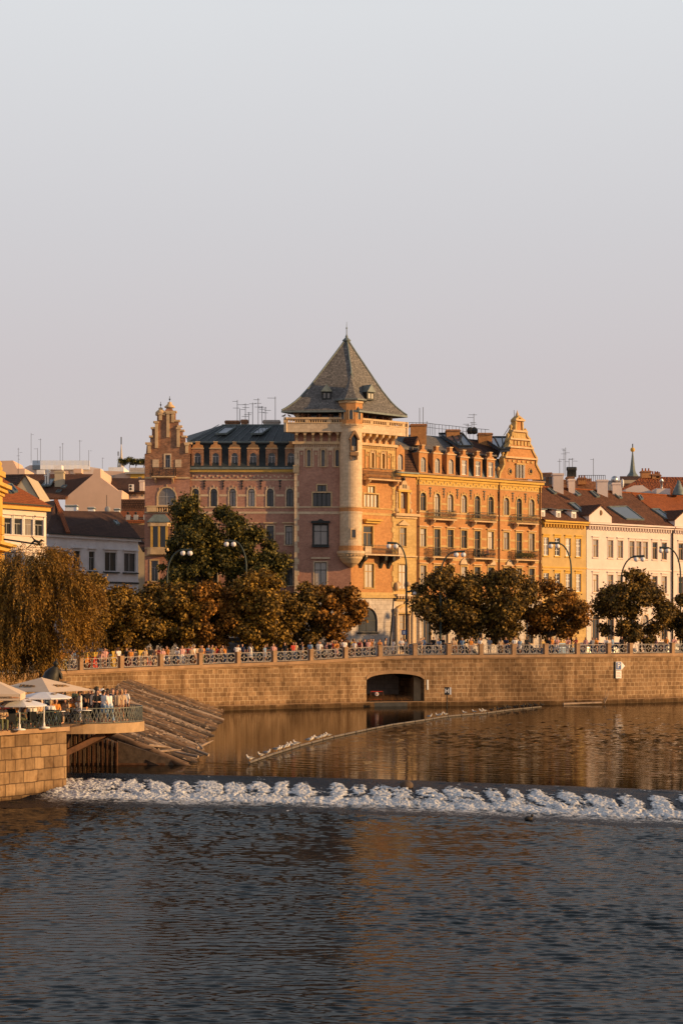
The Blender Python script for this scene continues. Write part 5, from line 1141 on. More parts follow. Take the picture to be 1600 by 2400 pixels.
for a, b in zip(ss[:-1], ss[1:]):
    pa, da, na = qat(a); pb, db, nb = qat(b); za, zb3 = pa.z - .42, pb.z - .42
    V = lambda p, z, n, o: Vector((p.x, p.y, z)) + n * o
    mid = (a + b) / 2
    if sa < mid < sb:
        ta, tb = arch_z(min(max(a, sa), sb)), arch_z(min(max(b, sa), sb))
        wm.quad(V(pa, ta, na, 0), V(pb, tb, nb, 0), V(pb, zb3, nb, 0), V(pa, za, na, 0), quay, [(a, ta), (b, tb), (b, zb3), (a, za)])
        wm.quad(V(pa, ta, na, 0), V(pa, ta, na, -9), V(pb, tb, nb, -9), V(pb, tb, nb, 0), quay)
        wm.quad(V(pa, ta, na, 0), V(pb, tb, nb, 0), V(pb, tb + .35, nb, .06), V(pa, ta + .35, na, .06), quay_cap)     # voussoir ring
        wm.quad(V(pa, ta, na, .06), V(pb, tb, nb, .06), V(pb, tb + .35, nb, .06), V(pa, ta + .35, na, .06), quay_cap)
    else:
        wm.quad(V(pa, -1.5, na, 0), V(pb, -1.5, nb, 0), V(pb, zb3, nb, 0), V(pa, za, na, 0), quay, [(a, -1.5), (b, -1.5), (b, zb3), (a, za)])
    # plinth ledge
    wm.quad(V(pa, -1.5, na, .16), V(pb, -1.5, nb, .16), V(pb, LED, nb, .13), V(pa, LED, na, .13), quay, [(a, -1.5), (b, -1.5), (b, LED), (a, LED)]); wm.quad(V(pa, LED, na, .13), V(pb, LED, nb, .13), V(pb, LED + .06, nb, -.02), V(pa, LED + .06, na, -.02), quay_cap)
    # coping
    for (z0, z1, o) in ((-.42, -.3, .1), (-.3, 0, .24)):
        cp.quad(V(pa, pa.z + z0, na, o), V(pb, pb.z + z0, nb, o), V(pb, pb.z + z1, nb, o), V(pa, pa.z + z1, na, o), quay_cap); cp.quad(V(pa, pa.z + z0, na, 0), V(pb, pb.z + z0, nb, 0), V(pb, pb.z + z0, nb, o), V(pa, pa.z + z0, na, o), quay_cap)
    cp.quad(V(pa, pa.z, na, .24), V(pb, pb.z, nb, .24), V(pb, pb.z, nb, -.5), V(pa, pa.z, na, -.5), quay_cap)
# vault interior
for s_, sg in ((sa, 1), (sb, -1)):
    p, d, n = qat(s_); wm.quad(Vector((p.x, p.y, -1)), Vector((p.x, p.y, -1)) - n * 9, Vector((p.x, p.y, 2.7)) - n * 9, Vector((p.x, p.y, 2.7)), pier_stone)
pa, _, na = qat(sa); pb, _, nb = qat(sb)
bk = MB(); bk.quad(Vector((pa.x, pa.y, -1)) - na * 9, Vector((pb.x, pb.y, -1)) - nb * 9, Vector((pb.x, pb.y, 4)) - nb * 9, Vector((pa.x, pa.y, 4)) - na * 9, stone_grey)
bk.prism([Vector((pa.x, pa.y, .4)), Vector((pb.x, pb.y, .4)), Vector((pb.x, pb.y, .9)) - nb * 9, Vector((pa.x, pa.y, .9)) - na * 9], (0, 0, -.8), asphalt)
q0 = qat(sa + (sb - sa) * .83)[0]; bk.box(Vector((q0.x, q0.y + 1.2, 0)), (1.0, .3, 0), (-.3, 6, 0), (0, 0, 3.0), concrete)
bk.build('vault', qw); wm.build('wall', qw); cp.build('coping', qw)

# ground sheet
gm = MB()
gl = [Vector((-2500, 158, 3.2))] + [q.copy() for q in QL] + [Vector((2500, 238 + 450, 5.2))]
rows_ = []
for i, p in enumerate(gl):
    zr_ = 4.9; back = max(p.y + 4, 216) 
    rows_.append([Vector((p.x, p.y + .45, p.z - .14)), Vector((p.x, p.y + 4, p.z - .14)), Vector((p.x - 1.0, p.y + 14, (p.z + 4.9) / 2 - .2)), Vector((p.x, p.y + 40, 4.75)), Vector((p.x * 1.3, 700, 4.7)), Vector((p.x * 4 if abs(p.x) < 400 else p.x * 2, 6000, 4.6))])
for a, b in zip(rows_[:-1], rows_[1:]):
    for j in range(5): gm.quad(a[j], b[j], b[j + 1], a[j + 1], paving if j < 1 else (asphalt if j < 3 else pl_tan))
tag(gm.build('ground'), kind='structure')
kb = MB()
for a, b in zip(ss[:-1], ss[1:]):
    pa, _, na = qat(a); pb, _, nb = qat(b); v = lambda p, n, o, z: Vector((p.x, p.y, p.z + z)) - n * o
    kb.quad(v(pa, na, .2, -.01), v(pb, nb, .2, -.01), v(pb, nb, 5.5, .02), v(pa, na, 5.5, .02), paving); kb.quad(v(pa, na, 5.5, .02), v(pb, nb, 5.5, .02), v(pb, nb, 5.5, -.5), v(pa, na, 5.5, -.5), stone_grey)
tag(kb.build('pavement'), kind='structure')

# railing
def xrail(mb, a, b, h, mat, n):
    d = b - a; L = d.length
    mb.bar(a + Vector((0, 0, .1)), b + Vector((0, 0, .1)), .04, .04, mat); mb.bar(a + Vector((0, 0, h)), b + Vector((0, 0, h)), .05, .045, mat)
    for k in range(n):
        p = a + d * (k / n); q = a + d * ((k + 1) / n); e = (q - p); g0 = p + e * .06; g1 = p + e * .94; c = (p + q) / 2; up = lambda P_, z: P_ + Vector((0, 0, z))
        mb.bar(up(g0, .1), up(g0, h), .05, .05, mat, up=(1, 0, 0)); mb.bar(up(g1, .1), up(g1, h), .05, .05, mat, up=(1, 0, 0))
        mz_ = .1 + (h - .1) / 2; e2 = e * .17
        for s1, s2 in (((0, .2), (1, 0)), ((1, 0), (0, -.2)), ((0, -.2), (-1, 0)), ((-1, 0), (0, .2))):
            mb.bar(up(c + e2 * s1[0], mz_ + s1[1]), up(c + e2 * s2[0], mz_ + s2[1]), .04, .035, mat)
        mb.bar(up(c, mz_ + .2), up(c, h), .035, .035, mat, up=(1, 0, 0)); mb.bar(up(c, .1), up(c, mz_ - .2), .035, .035, mat, up=(1, 0, 0)); mb.bar(up(g0, mz_), up(c - e2, mz_), .035, .035, mat); mb.bar(up(c + e2, mz_), up(g1, mz_), .035, .035, mat)
        for sgx, gg in ((-1, g0), (1, g1)):
            for zz_, z2 in ((.1, .1 + h * .22), (h, h * .78)): mb.bar(up(gg, z2), up(c + e * .22 * sgx, zz_), .035, .035, mat)
rl_ = thing('promenade_railing', 'white wrought iron railing between brown stone posts along the top of the embankment wall', 'railing', (0, 197, 4.8))
post_px = [-200, -115, -30, 60, 188, 283, 376, 468, 557, 642, 728, 809, 890, 972, 1051, 1126, 1203, 1278, 1352, 1425, 1476, 1574, 1640, 1720]
RH = .98
ps = [qs_at(p) for p in post_px]
for i, s_ in enumerate(ps):
    p, d, n = qat(s_); m = MB(); c = p + n * .02; w = .2
    m.box(c - d * w + n * w, d * 2 * w, -n * 2 * w, (0, 0, 1.0), quay_cap); m.box(c - d * (w + .04) + n * (w + .04) + Vector((0, 0, 1.0)), d * 2 * (w + .04), -n * 2 * (w + .04), (0, 0, .12), quay_cap); m.build('post', rl_)
    if i < len(ps) - 1:
        pts = [qat(s_ + .28)[0], qat((s_ + ps[i + 1]) / 2)[0], qat(ps[i + 1] - .28)[0]]; m = MB(); tot = ps[i + 1] - s_; nn = max(1, round(tot / 1.15 / 2))
        for a, b in zip(pts[:-1], pts[1:]): xrail(m, a, b, RH, railpaint, nn)
        m.build('panel', rl_)

# signs on the wall
def text_mesh(txt, size, mat, name='lettering', depth=.004, bold=0):
    cu = bpy.data.curves.new(name, 'FONT'); cu.body = txt; cu.size = size; cu.extrude = depth; cu.align_x = 'CENTER'; cu.align_y = 'CENTER'; cu.offset = bold; cu.resolution_u = 2
    o = bpy.data.objects.new(name, cu); COL.objects.link(o); dg = bpy.context.evaluated_depsgraph_get(); dg.update()
    me = bpy.data.meshes.new_from_object(o.evaluated_get(dg)); bpy.data.objects.remove(o); bpy.data.curves.remove(cu); me.materials.clear(); me.materials.append(mat)
    return me
def put_text(txt, size, mat, parent, loc, nrm, bold=0, up=(0, 0, 1)):
    me = text_mesh(txt, size, mat, bold=bold); o = bpy.data.objects.new('lettering', me); COL.objects.link(o); o.parent = parent
    z = Vector(nrm).normalized(); y = Vector(up); y = (y - z * y.dot(z)).normalized(); x = y.cross(z); o.matrix_local = Matrix.Translation(Vector(loc) - ORG[parent.name]) @ Matrix((x, y, z)).transposed().to_4x4(); return o
s_ = qs_at(1452); p, d, n = qat(s_); sg = thing('parking_sign', 'blue parking arrow sign with a white plate below it, fixed to the embankment wall', 'sign', (p.x, p.y, ZZ(1590, p.y)))
zt_s, zm_s, zb_s = ZZ(1551, p.y), ZZ(1571, p.y), ZZ(1590, p.y); c = Vector((p.x, p.y, 0)) + n * .12
m = MB(); m.prism([c + d * u + Vector((0, 0, z)) for u, z in ((-.62, zm_s), (.1, zm_s), (.6, (zt_s + zm_s) / 2), (.1, zt_s), (-.62, zt_s))], -n * .06, sign_white); m.box(c - d * .72 + n * .01 + Vector((0, 0, zb_s)), d * .1, -n * .1, (0, 0, zt_s - zb_s), sign_black); m.build('plate', sg)
m = MB(); m.box(c - d * .58 + n * .012 + Vector((0, 0, zm_s + .06)), d * .66, -n * .01, (0, 0, zt_s - zm_s - .12), sign_blue); m.build('blue_panel', sg)
put_text('P', .82, sign_white, sg, c - d * .25 + n * .03 + Vector((0, 0, (zt_s + zm_s) / 2)), n, 0)
m = MB(); m.box(c - d * .6 + Vector((0, 0, zb_s)), d * .72, -n * .05, (0, 0, zm_s - zb_s - .05), sign_white)
m.build('lower_plate', sg); m = MB()
for k in range(4): m.box(c - d * .52 + n * .004 + Vector((0, 0, zb_s + .15 + k * .15)), d * (.55 - .1 * (k % 2)), -n * .003, (0, 0, .04), sign_red)
m.build('text_lines', sg)
p, d, n = qat(qs_at(1047)); gq = thing('gauge_sign', 'small black river sign with a white H on a thin pole in the water', 'sign', (p.x, p.y - 3, -.5))
c = Vector((p.x, p.y, 0)) + n * 2.5; c = P(1047, 1655, 196) ; c.z = 0
m = MB(); m.tube([(c.x, c.y, -.6), (c.x, c.y, 1.3)], .05, iron, 6); m.build('pole', gq); m = MB(); m.bx(c.x - .2 - .05, c.x + .25, c.y - .05, c.y + .05, 1.25, 2.0, sign_black); m.bx(c.x + .25, c.x + .42, c.y - .04, c.y + .3, 1.27, 1.98, pl_grey); m.build('board', gq)
put_text('H', .55, sign_white, gq, (c.x, c.y - .06, 1.62), (0, -1, 0), .02)
p, d, n = qat(qs_at(1000)); m = MB(); m.box(Vector((p.x, p.y, ZZ(1617, p.y))) + n * .06, d * .16, -n * .05, (0, 0, 1.0), white_paint); o = m.build('water_gauge', org=(p.x, p.y, 2)); tag(o, 'narrow white water gauge board on the wall beside the arch', 'gauge board')
p, d, n = qat(qs_at(883)); c = Vector((p.x, p.y + 1.2, .5)); br_ = thing('barrier', 'orange and white road barrier with a round sign inside the arched opening', 'barrier', tuple(c))
m = MB()
for u in (-.65, .6): m.bx(c.x + u, c.x + u + .08, c.y, c.y + .08, .5, 1.5, rust)
for z in (1.42, .62): m.bx(c.x - .65, c.x + .68, c.y + .01, c.y + .07, z, z + .08, sign_red)
for k in range(8): m.bx(c.x - .55 + k * .15, c.x - .52 + k * .15, c.y + .02, c.y + .05, .7, 1.42, rust)
m.build('frame', br_); m = MB(); m.ball((c.x, c.y - .05, 1.2), .2, sign_white, 12, 8, (1, .12, 1)); m.ball((c.x, c.y - .075, 1.2), .09, sign_red, 12, 8, (1.6, .12, .6)); m.build('sign_plate', br_)
m = MB()
for k in range(700):
    t = rng.random(); s_ = sa + .6 + (sb - sa - 1.6) * t; p, d, n = qat(s_); q = Vector((p.x, p.y, .45)) - n * (.4 + 3 * rng.random()); q.z = .5 + .1 * rng.random(); hh_ = rng.uniform(.15, .6) * (1.3 - .6 * abs(t - .45)); L = Vector((rng.normal(0, .15), rng.normal(0, .1), hh_))
    m.add([q, q + Vector((.035, 0, 0)), q + L], [(0, 1, 2)], reed)
tag(m.build('weeds'), 'dry reddish weeds growing on the ledge inside the arch', 'weeds', kind='stuff')
# ------------------------------------------------------------------ water
def water_mat(name, base, rough, b1s, b1d, sc=(1, 1, 1), ior=1.33, murk=.3, tint=(1, 1, 1)):
    m, t, b = newmat(name); g = N(t, 'ShaderNodeNewGeometry'); mp = N(t, 'ShaderNodeMapping'); mp.inputs['Scale'].default_value = sc; t.links.new(g.outputs['Position'], mp.inputs[0])
    n1 = noise(t, mp.outputs[0], 1.0, 3, .55); n2 = noise(t, mp.outputs[0], 4.0, 3, .6)
    h = mixcol(t, .3, n1, n2)
    b.inputs['Base Color'].default_value = (*base, 1); b.inputs['Roughness'].default_value = rough; b.inputs['IOR'].default_value = ior
    b.inputs['Specular IOR Level'].default_value = .5; b.inputs['Specular Tint'].default_value = (*tint, 1)
    bump(t, b, h, b1s, b1d)
    dk_ = N(t, 'ShaderNodeBsdfDiffuse'); dk_.inputs[0].default_value = (*base, 1); mx = N(t, 'ShaderNodeMixShader'); mx.inputs[0].default_value = murk
    t.links.new(b.outputs[0], mx.inputs[1]); t.links.new(dk_.outputs[0], mx.inputs[2]); t.links.new(mx.outputs[0], t.nodes['Material Output'].inputs[0]); return m
w_low = water_mat('river_water', (.004, .008, .011), .02, .22, .02, (2.5, 5, 1), murk=.60, tint=(.58, .82, 1.0))
w_up = water_mat('pool_water', (.010, .007, .004), .03, .30, .012, (.9, 2.4, 1), murk=.34)
def grid_obj(name, X, Y, Z, mat, attr=None):
    ny, nx = X.shape; me = bpy.data.meshes.new(name); nv = nx * ny
    me.vertices.add(nv); me.vertices.foreach_set('co', np.stack([X, Y, Z], -1).reshape(-1).astype(np.float32))
    idx = np.arange(nv).reshape(ny, nx); q = np.stack([idx[:-1, :-1], idx[:-1, 1:], idx[1:, 1:], idx[1:, :-1]], -1).reshape(-1)
    nf = (nx - 1) * (ny - 1); me.loops.add(nf * 4); me.loops.foreach_set('vertex_index', q.astype(np.int32)); me.polygons.add(nf)
    me.polygons.foreach_set('loop_start', np.arange(0, nf * 4, 4, dtype=np.int32)); me.polygons.foreach_set('use_smooth', np.ones(nf, bool)); me.update(calc_edges=True)
    if attr is not None:
        a = me.attributes.new('foam', 'FLOAT', 'POINT'); a.data.foreach_set('value', attr.reshape(-1).astype(np.float32))
    me.materials.append(mat); o = bpy.data.objects.new(name, me); COL.objects.link(o); return o
def waves(X, Y, seed, n, lmin, lmax, slope, mean=-math.pi / 2, spread=1.0, pw=1.0):
    r = np.random.default_rng(seed); H = np.zeros_like(X)
    for i in range(n):
        L = lmin * (lmax / lmin) ** r.random(); a = mean + r.normal(0, spread); k = 2 * math.pi / L
        amp = slope * math.sqrt(2 / n) / k; ph = r.random() * 6.28
        arg = k * (X * math.cos(a) + Y * math.sin(a)) + ph
        H += amp * (1 - 2 * np.abs(np.sin(arg / 2)) ** 1.3 if i % 2 else np.sin(arg))
    return H
# crest of the weir (z = 0) and toe
CRX = np.array([-80, -40, -12.5, 0, 16, 40, 80.]); CRY = np.array([118, 111.5, 104.9, 101.7, 93.6, 80, 57.])
WZ = -.8
crest = lambda x: np.interp(x, CRX, CRY)
for _ in range(1):
    xs = np.linspace(-80, 80, 400); ys = np.interp(xs, CRX, CRY); kern = np.hanning(41); kern /= kern.sum(); ysm = np.convolve(np.pad(ys, 20, 'edge'), kern, 'valid')
    crest = lambda x: np.interp(x, xs, ysm)
# lower water
s_ = np.concatenate([[-12, -5, -2.2, -1.5], np.linspace(-1.15, 1.15, 560), [1.5, 2.2, 5, 12]])
ys = [-60, -20, 10, 28, 34]; y = 38.5
while y < 103: ys.append(y); y += .042 * (y / 42) ** 1.45
ys = np.array(ys + [106, 112, 120.])
X = s_[None, :] * (np.maximum(ys, 38)[:, None] * .176 + 1.0); Y = np.repeat(ys[:, None], len(s_), 1)
H = waves(X, Y, 3, 100, .20, .72, .135, spread=.34) + waves(X, Y, 5, 14, 2, 7, .018, spread=.5)
dist = crest(X) - Y; calm = np.clip((dist - 6) / 4, .6, 1)
patch = .8 + .35 * np.sin(X * .21 + 1.3 * np.sin(Y * .11)) * np.sin(Y * .13 + .7)
edge = (np.abs(s_)[None, :] < 1.2) & (ys[:, None] > 37) & (ys[:, None] < 104)
Z = WZ + H * patch * edge * (1 + 1.3 * np.exp(-np.clip(dist - 8, 0, 99) / 9))
tag(grid_obj('river_water', X, Y, Z, w_low), kind='structure')
# upper pool
xs_ = np.linspace(-60, 75, 500); r_ = np.linspace(0, 1, 420) ** 1.25
X = np.repeat(xs_[None, :], len(r_), 0); c0 = crest(xs_)[None, :]; far = np.interp(xs_, [q.x for q in QL], [q.y for q in QL])[None, :] + .2
Y = c0 + (far - c0) * r_[:, None]
rough_ = np.clip((X - 1.5) / 14 + .45 * np.sin(Y * .05 + X * .1), 0, 1) * np.clip((Y - 105) / 30, 0.15, 1)
boomY = np.interp(X, [XX(583, 112.5), XX(857, 150), XX(1265, 195)], [112.5, 150, 195.])
behind = np.clip((Y - boomY) / 3, 0, 1)
Hh = waves(X, Y, 11, 50, .4, 1.6, .028, spread=.5) * (1 - .85 * behind) + waves(X, Y, 13, 40, .35, 1.1, .095, spread=.8) * rough_ * (1 - behind)
Z = Hh * np.clip(r_[:, None] * 12, 0, 1)
tag(grid_obj('pool_water', X, Y, Z, w_up), kind='structure')
# weir ramp with breaking water
def foam_mat():
    m, t, b = newmat('weir_water'); a = N(t, 'ShaderNodeAttribute'); a.attribute_name = 'foam'; g = N(t, 'ShaderNodeNewGeometry')
    nz = noise(t, g.outputs['Position'], 6, 6, .75)
    ad = N(t, 'ShaderNodeMath', operation='MULTIPLY_ADD'); t.links.new(nz, ad.inputs[0]); ad.inputs[1].default_value = 1.9; ad.inputs[2].default_value = -.98
    s2 = N(t, 'ShaderNodeMath', operation='ADD'); t.links.new(a.outputs['Fac'], s2.inputs[0]); t.links.new(ad.outputs[0], s2.inputs[1])
    f = ramp(t, s2.outputs[0], .25, (0, 0, 0), .85, (1, 1, 1))
    fn_ = noise(t, g.outputs['Position'], 11, 5, .75); c = mixcol(t, f, (.006, .010, .018), ramp(t, fn_, .36, (.30, .31, .33), .60, (.92, .89, .85))); t.links.new(c, b.inputs['Base Color'])
    t.links.new(mixcol(t, f, (.08, .08, .08), (.8, .8, .8)), b.inputs['Roughness']); b.inputs['IOR'].default_value = 1.33; b.inputs['Specular IOR Level'].default_value = .3
    bump(t, b, noise(t, g.outputs['Position'], 9, 5, .7), .5, .06)
    dk_ = N(t, 'ShaderNodeBsdfDiffuse'); dk_.inputs[0].default_value = (.006, .011, .02, 1); mx = N(t, 'ShaderNodeMixShader'); t.links.new(ramp(t, f, 0, (.62, .62, .62), .6, (0, 0, 0)), mx.inputs[0])
    t.links.new(b.outputs[0], mx.inputs[1]); t.links.new(dk_.outputs[0], mx.inputs[2]); t.links.new(mx.outputs[0], t.nodes['Material Output'].inputs[0]); b.inputs['Specular Tint'].default_value = (.7, .85, 1, 1); return m
wfm = foam_mat()
def vnoise(X, Y, seed, octs=4, base=1.0):
    r = np.random.default_rng(seed); T = r.random((256, 256)); out = np.zeros_like(X); a = 1; tot = 0
    for o_ in range(octs):
        x = X * base * 2 ** o_ + 17.3 * o_; y = Y * base * 2 ** o_ + 9.1 * o_; xi = np.floor(x).astype(int); yi = np.floor(y).astype(int); fx = x - xi; fy = y - yi; fx = fx * fx * (3 - 2 * fx); fy = fy * fy * (3 - 2 * fy)
        g_ = lambda i, j: T[(yi + j) % 256, (xi + i) % 256]
        out += a * ((g_(0, 0) * (1 - fx) + g_(1, 0) * fx) * (1 - fy) + (g_(0, 1) * (1 - fx) + g_(1, 1) * fx) * fy); tot += a; a *= .55
    return out / tot
xs_ = np.linspace(-17, 24, 1300); dd = np.linspace(-.4, 11.5, 300); X = np.repeat(xs_[None, :], len(dd), 0); Dd = np.repeat(dd[:, None], len(xs_), 1); Y = crest(xs_)[None, :] - Dd
rampz = np.where(Dd < 0, 0.0, np.where(Dd < 6.3, -.74 * (Dd / 6.3) ** 1.1, WZ + .03)); rampz = np.where(Dd > 6.3, WZ + .05 * np.exp(-(Dd - 6.3)), rampz)
cellx = X / 1.24 + .75 * (vnoise(X, Dd * .3, 2, 2, .42) - .5) * 2 - .05 * (Dd - 3.4); ci = np.floor(cellx); fx = cellx - ci - .5
jit = (np.sin(ci * 12.9) * 43758.5) % 1; jit2 = (np.sin(ci * 78.2) * 12543.1) % 1; jit3 = (np.sin(ci * 37.7) * 7543.1) % 1
hi = vnoise(X, Dd, 4, 5, 2.6); streak_ = vnoise(X * 3.2, Dd * .6, 22, 4, 1.0); fine = vnoise(X, Dd, 23, 4, 6.0)
wdt = .40 + .22 * jit2; c_y = 3.5 + (jit - .5) * .9
shape = np.clip(1.35 - (np.abs(fx) / wdt) ** 1.7 * .9 - (np.abs(Dd - c_y) / (1.7 + .7 * jit3)) ** 2.2 * .9, 0, 1)
cx2 = cellx * 1.31 + .37; c2 = np.floor(cx2); f2 = cx2 - c2 - .5; k2 = (np.sin(c2 * 41.3) * 9543.1) % 1; shape = np.maximum(shape, np.clip(1.3 - (np.abs(f2) / (.25 + .3 * k2)) ** 1.8 * .9 - (np.abs(Dd - 4.5 - .5 * k2) / 1.1) ** 2.2 * .9, 0, 1) * (.5 + .5 * k2))
left = np.clip((-5 - X) / 7, 0, 1); shape = np.maximum(shape, left * np.clip(1.15 - (np.abs(Dd - 3.7) / 2.4) ** 2.2, 0, 1) * (.55 + .7 * vnoise(X, Dd, 21, 3, .7)))
lump = np.clip((shape * 1.25 + (hi - .5) * 1.5 + (fine - .5) * 1.7 + (streak_ - .5) * .9 - .44) * 1.35, 0, 1)
roll = np.clip(1.2 - (np.abs(Dd - 6.0 - .5 * (vnoise(X, Dd * 0, 31, 2, .9) - .5)) / 1.3) ** 2, 0, 1); roll = np.clip(roll * (.35 + .9 * streak_ + .5 * (fine - .5)) * 1.15, 0, 1)
tail_ = 3.0 + 2.6 * vnoise(X, Dd * 0, 33, 3, .35)
flat_ = np.clip(1.0 - (Dd - 6.4) / tail_, 0, 1) * (Dd > 5.6) * np.clip(.15 + 1.1 * hi + .6 * (fine - .5), 0, 1)
thin = .55 * np.clip(1 - np.abs(Dd - 3.6) / 3.2, 0, 1) * np.clip((streak_ - .42) * 3, 0, 1) * hi
foam = np.clip(np.maximum.reduce([lump, roll, flat_ * 1.0, thin]), 0, 1) * np.clip((X + 15.6) / 1.6, 0, 1)
billow = np.abs(vnoise(X, Dd, 14, 4, 2.2) - .5) * 2
Hf = shape * lump * (.02 + .09 * (1 - billow) ** 2) + roll * (.03 + .08 * (1 - np.abs(vnoise(X, Dd, 15, 4, 2.4) - .5) * 2) ** 2) + flat_ * .03 + .03 * (fine - .5) * foam + .06 * (vnoise(X, Dd * .4, 16, 4, 1.6) - .5) * (Dd > .4)
edgef = np.clip((11.3 - Dd) / 1.5, 0, 1)
o = grid_obj('weir', X, Y, rampz + Hf * edgef - .06 * (1 - edgef), wfm, foam); tag(o, kind='structure')
m = MB(); c = P(952, 1847, 98.0); m.ball(c + Vector((0, 0, .12)), .34, bark, 10, 7, (1, .8, .75)); o = m.build('boulder', org=tuple(c)); tag(o, 'dark brown stump of stone sticking out of the foam in the middle of the weir', 'rock')
m = MB(); c = P(1238, 1919, 87.5); m.ball(Vector((c.x, c.y, WZ + .06)), .13, duck_dark, 10, 7, (1.5, 1, .8)); m.ball(Vector((c.x + .16, c.y, WZ + .2)), .07, duck_dark, 8, 6); o = m.build('duck', org=(c.x, c.y, WZ)); tag(o, 'single dark duck swimming below the foam of the weir on the right', 'duck')

# ------------------------------------------------------------------ ice guard of logs
A_ = Vector((-20.0, 187.5, 3.05)); G_ = Vector((-15.2, 113.0, 2.35)); B_ = Vector((-11.1, 187.5, -.05)); E_ = Vector((-8.5, 111.0, -.05))
ig = thing('log_boom_ramp', 'big sloping raft of weathered brown logs running down into the pool beside the terrace', 'log ramp', (-14, 150, 0))
NL = 34
for k in range(NL):
    Dk = 1 / (1 / 187.5 + (1 / 113.0 - 1 / 187.5) * (k + .5) / NL); t = (187.5 - Dk) / 74.5; a = A_.lerp(G_, t) + Vector((random.uniform(-.3, .3), 0, random.uniform(-.02, .02))); b = B_.lerp(E_, t) + Vector((random.uniform(-.35, .45), random.uniform(-.1, .1), -.12)); r = .30 - .08 * k / NL
    m = MB(); mats_ = [logbrown, logwood, logbrown, bark, logwood, logpale, logwood, bark][k % 8]
    pts = [a.lerp(b, i / 8) + Vector((0, random.uniform(-.05, .05), random.uniform(-.02, .02) - .25 * math.sin(math.pi * i / 8) * 0)) for i in range(9)]
    m.tube(pts, [r * random.uniform(.8, 1.0) for _ in pts], mats_, 8); m.build('log', ig)
m = MB(); m.prism([A_ - Vector((0, 0, .45)), G_ - Vector((0, 0, .45)), E_ - Vector((0, 0, .6)), B_ - Vector((0, 0, .6))], (0, 0, -.3), bark); m.build('deck', ig)
m = MB()
for k in range(700):
    u, v = rng.random(), rng.random(); p = (A_.lerp(G_, v)).lerp(B_.lerp(E_, v), u) + Vector((0, 0, .17 + .06 * rng.random())); d = (B_ - A_).normalized() * rng.uniform(.05, .35) + Vector((rng.normal(0, .04), rng.normal(0, .08), .02)); w = Vector((0, rng.uniform(.03, .10), 0))
    m.add([p, p + d, p + d + w, p + w, p + d * .5 + w * .5 + Vector((0, 0, .08))], [(0, 1, 4), (1, 2, 4), (2, 3, 4), (3, 0, 4)], logpale if rng.random() < .6 else logwood)
x = m.build('debris', ig); tag(x, kind='stuff')
m = MB()
for k in range(24): x0 = -15.6 + k * .13; m.bx(x0, x0 + .08, 111.35 if k % 2 else 111.5, 111.7, -1.2, max(.1, 2.3 * (1 - (k / 44)) ** .8), rust if k % 3 else bark)
m.prism([(-12.6, 111.75, -1.2), (-9.4, 111.75, -1.2), (-9.4, 111.75, .25), (-12.6, 111.75, 1.35)], (0, .2, 0), bark)
m.bx(-15.6, -9.9, 111.7, 111.8, -1.2, .1, rust); m.bx(-15.9, -15.2, 110.6, 111.3, -1.2, 2.2, rust)
m.build('sheet_piling', ig)
dwd = thing('driftwood', 'tangle of pale driftwood branches caught at the lower corner of the log raft', 'driftwood', (-9, 115, 0))
for px, py, D_, L, ang in ((480, 1745, 118, 1.5, .9), (462, 1760, 115, 1.9, 2.4), (436, 1768, 113.5, 1.6, 2.7), (470, 1750, 117, 1.0, 1.9), (395, 1760, 114, 1.4, .2), (375, 1750, 115, 1.3, -.4)):
    c = P(px, py, D_); c.z = max(c.z, .15); e = Vector((math.cos(ang), .5, .35 * math.sin(ang))) * L / 2; m = MB(); m.tube([c - e, c, c + e], [.09, .08, .03], logpale, 6); m.build('branch', dwd)
m = MB()
p0, p1 = P(1318, 1653, 203), P(1408, 1650, 204.5); m.tube([Vector((p0.x, p0.y - .6, .1)), Vector((p1.x, p1.y - .6, .2))], [.13, .1], logpale, 6); o = m.build('driftwood', org=(p0.x, p0.y, 0)); tag(o, 'long drift log at the foot of the wall below the parking sign', 'driftwood'); c = P(1415, 1638, 205); m = MB()
for k in range(6): m.tube([Vector((c.x, c.y - .5, .1)), Vector((c.x + random.uniform(-.4, .6), c.y - .6, random.uniform(.5, 1.5)))], [.05, .015], logpale, 5)
o = m.build('twig', org=(c.x, c.y - .5, 0)); tag(o, 'bare twiggy branch leaning on the wall below the parking sign', 'branch')

# floating boom
bm = thing('floating_boom', 'long thin floating log boom curving across the pool with birds perched along it', 'boom', (0, 150, 0))
bp = [(583, 112.5), (640, 120.5), (700, 129), (780, 140), (857, 150), (920, 158.5), (995, 166.7), (1048, 174), (1140, 181), (1200, 189), (1268, 196)]
bw = [Vector((XX(p, D), D, .07)) for p, D in bp]
for a, b in zip(bw[:-1], bw[1:]):
    for j in range(3):
        q0, q1 = a.lerp(b, j / 3 + .01), a.lerp(b, (j + 1) / 3 - .01); m = MB(); m.tube([q0, q1], .075, loggrey, 8); m.build('log', bm)
def boomp(px):
    for (pa, a), (pb, b) in zip(zip([x[0] for x in bp], bw), list(zip([x[0] for x in bp], bw))[1:]):
        if pa <= px <= pb: return a.lerp(b, (px - pa) / (pb - pa))
    return bw[-1]
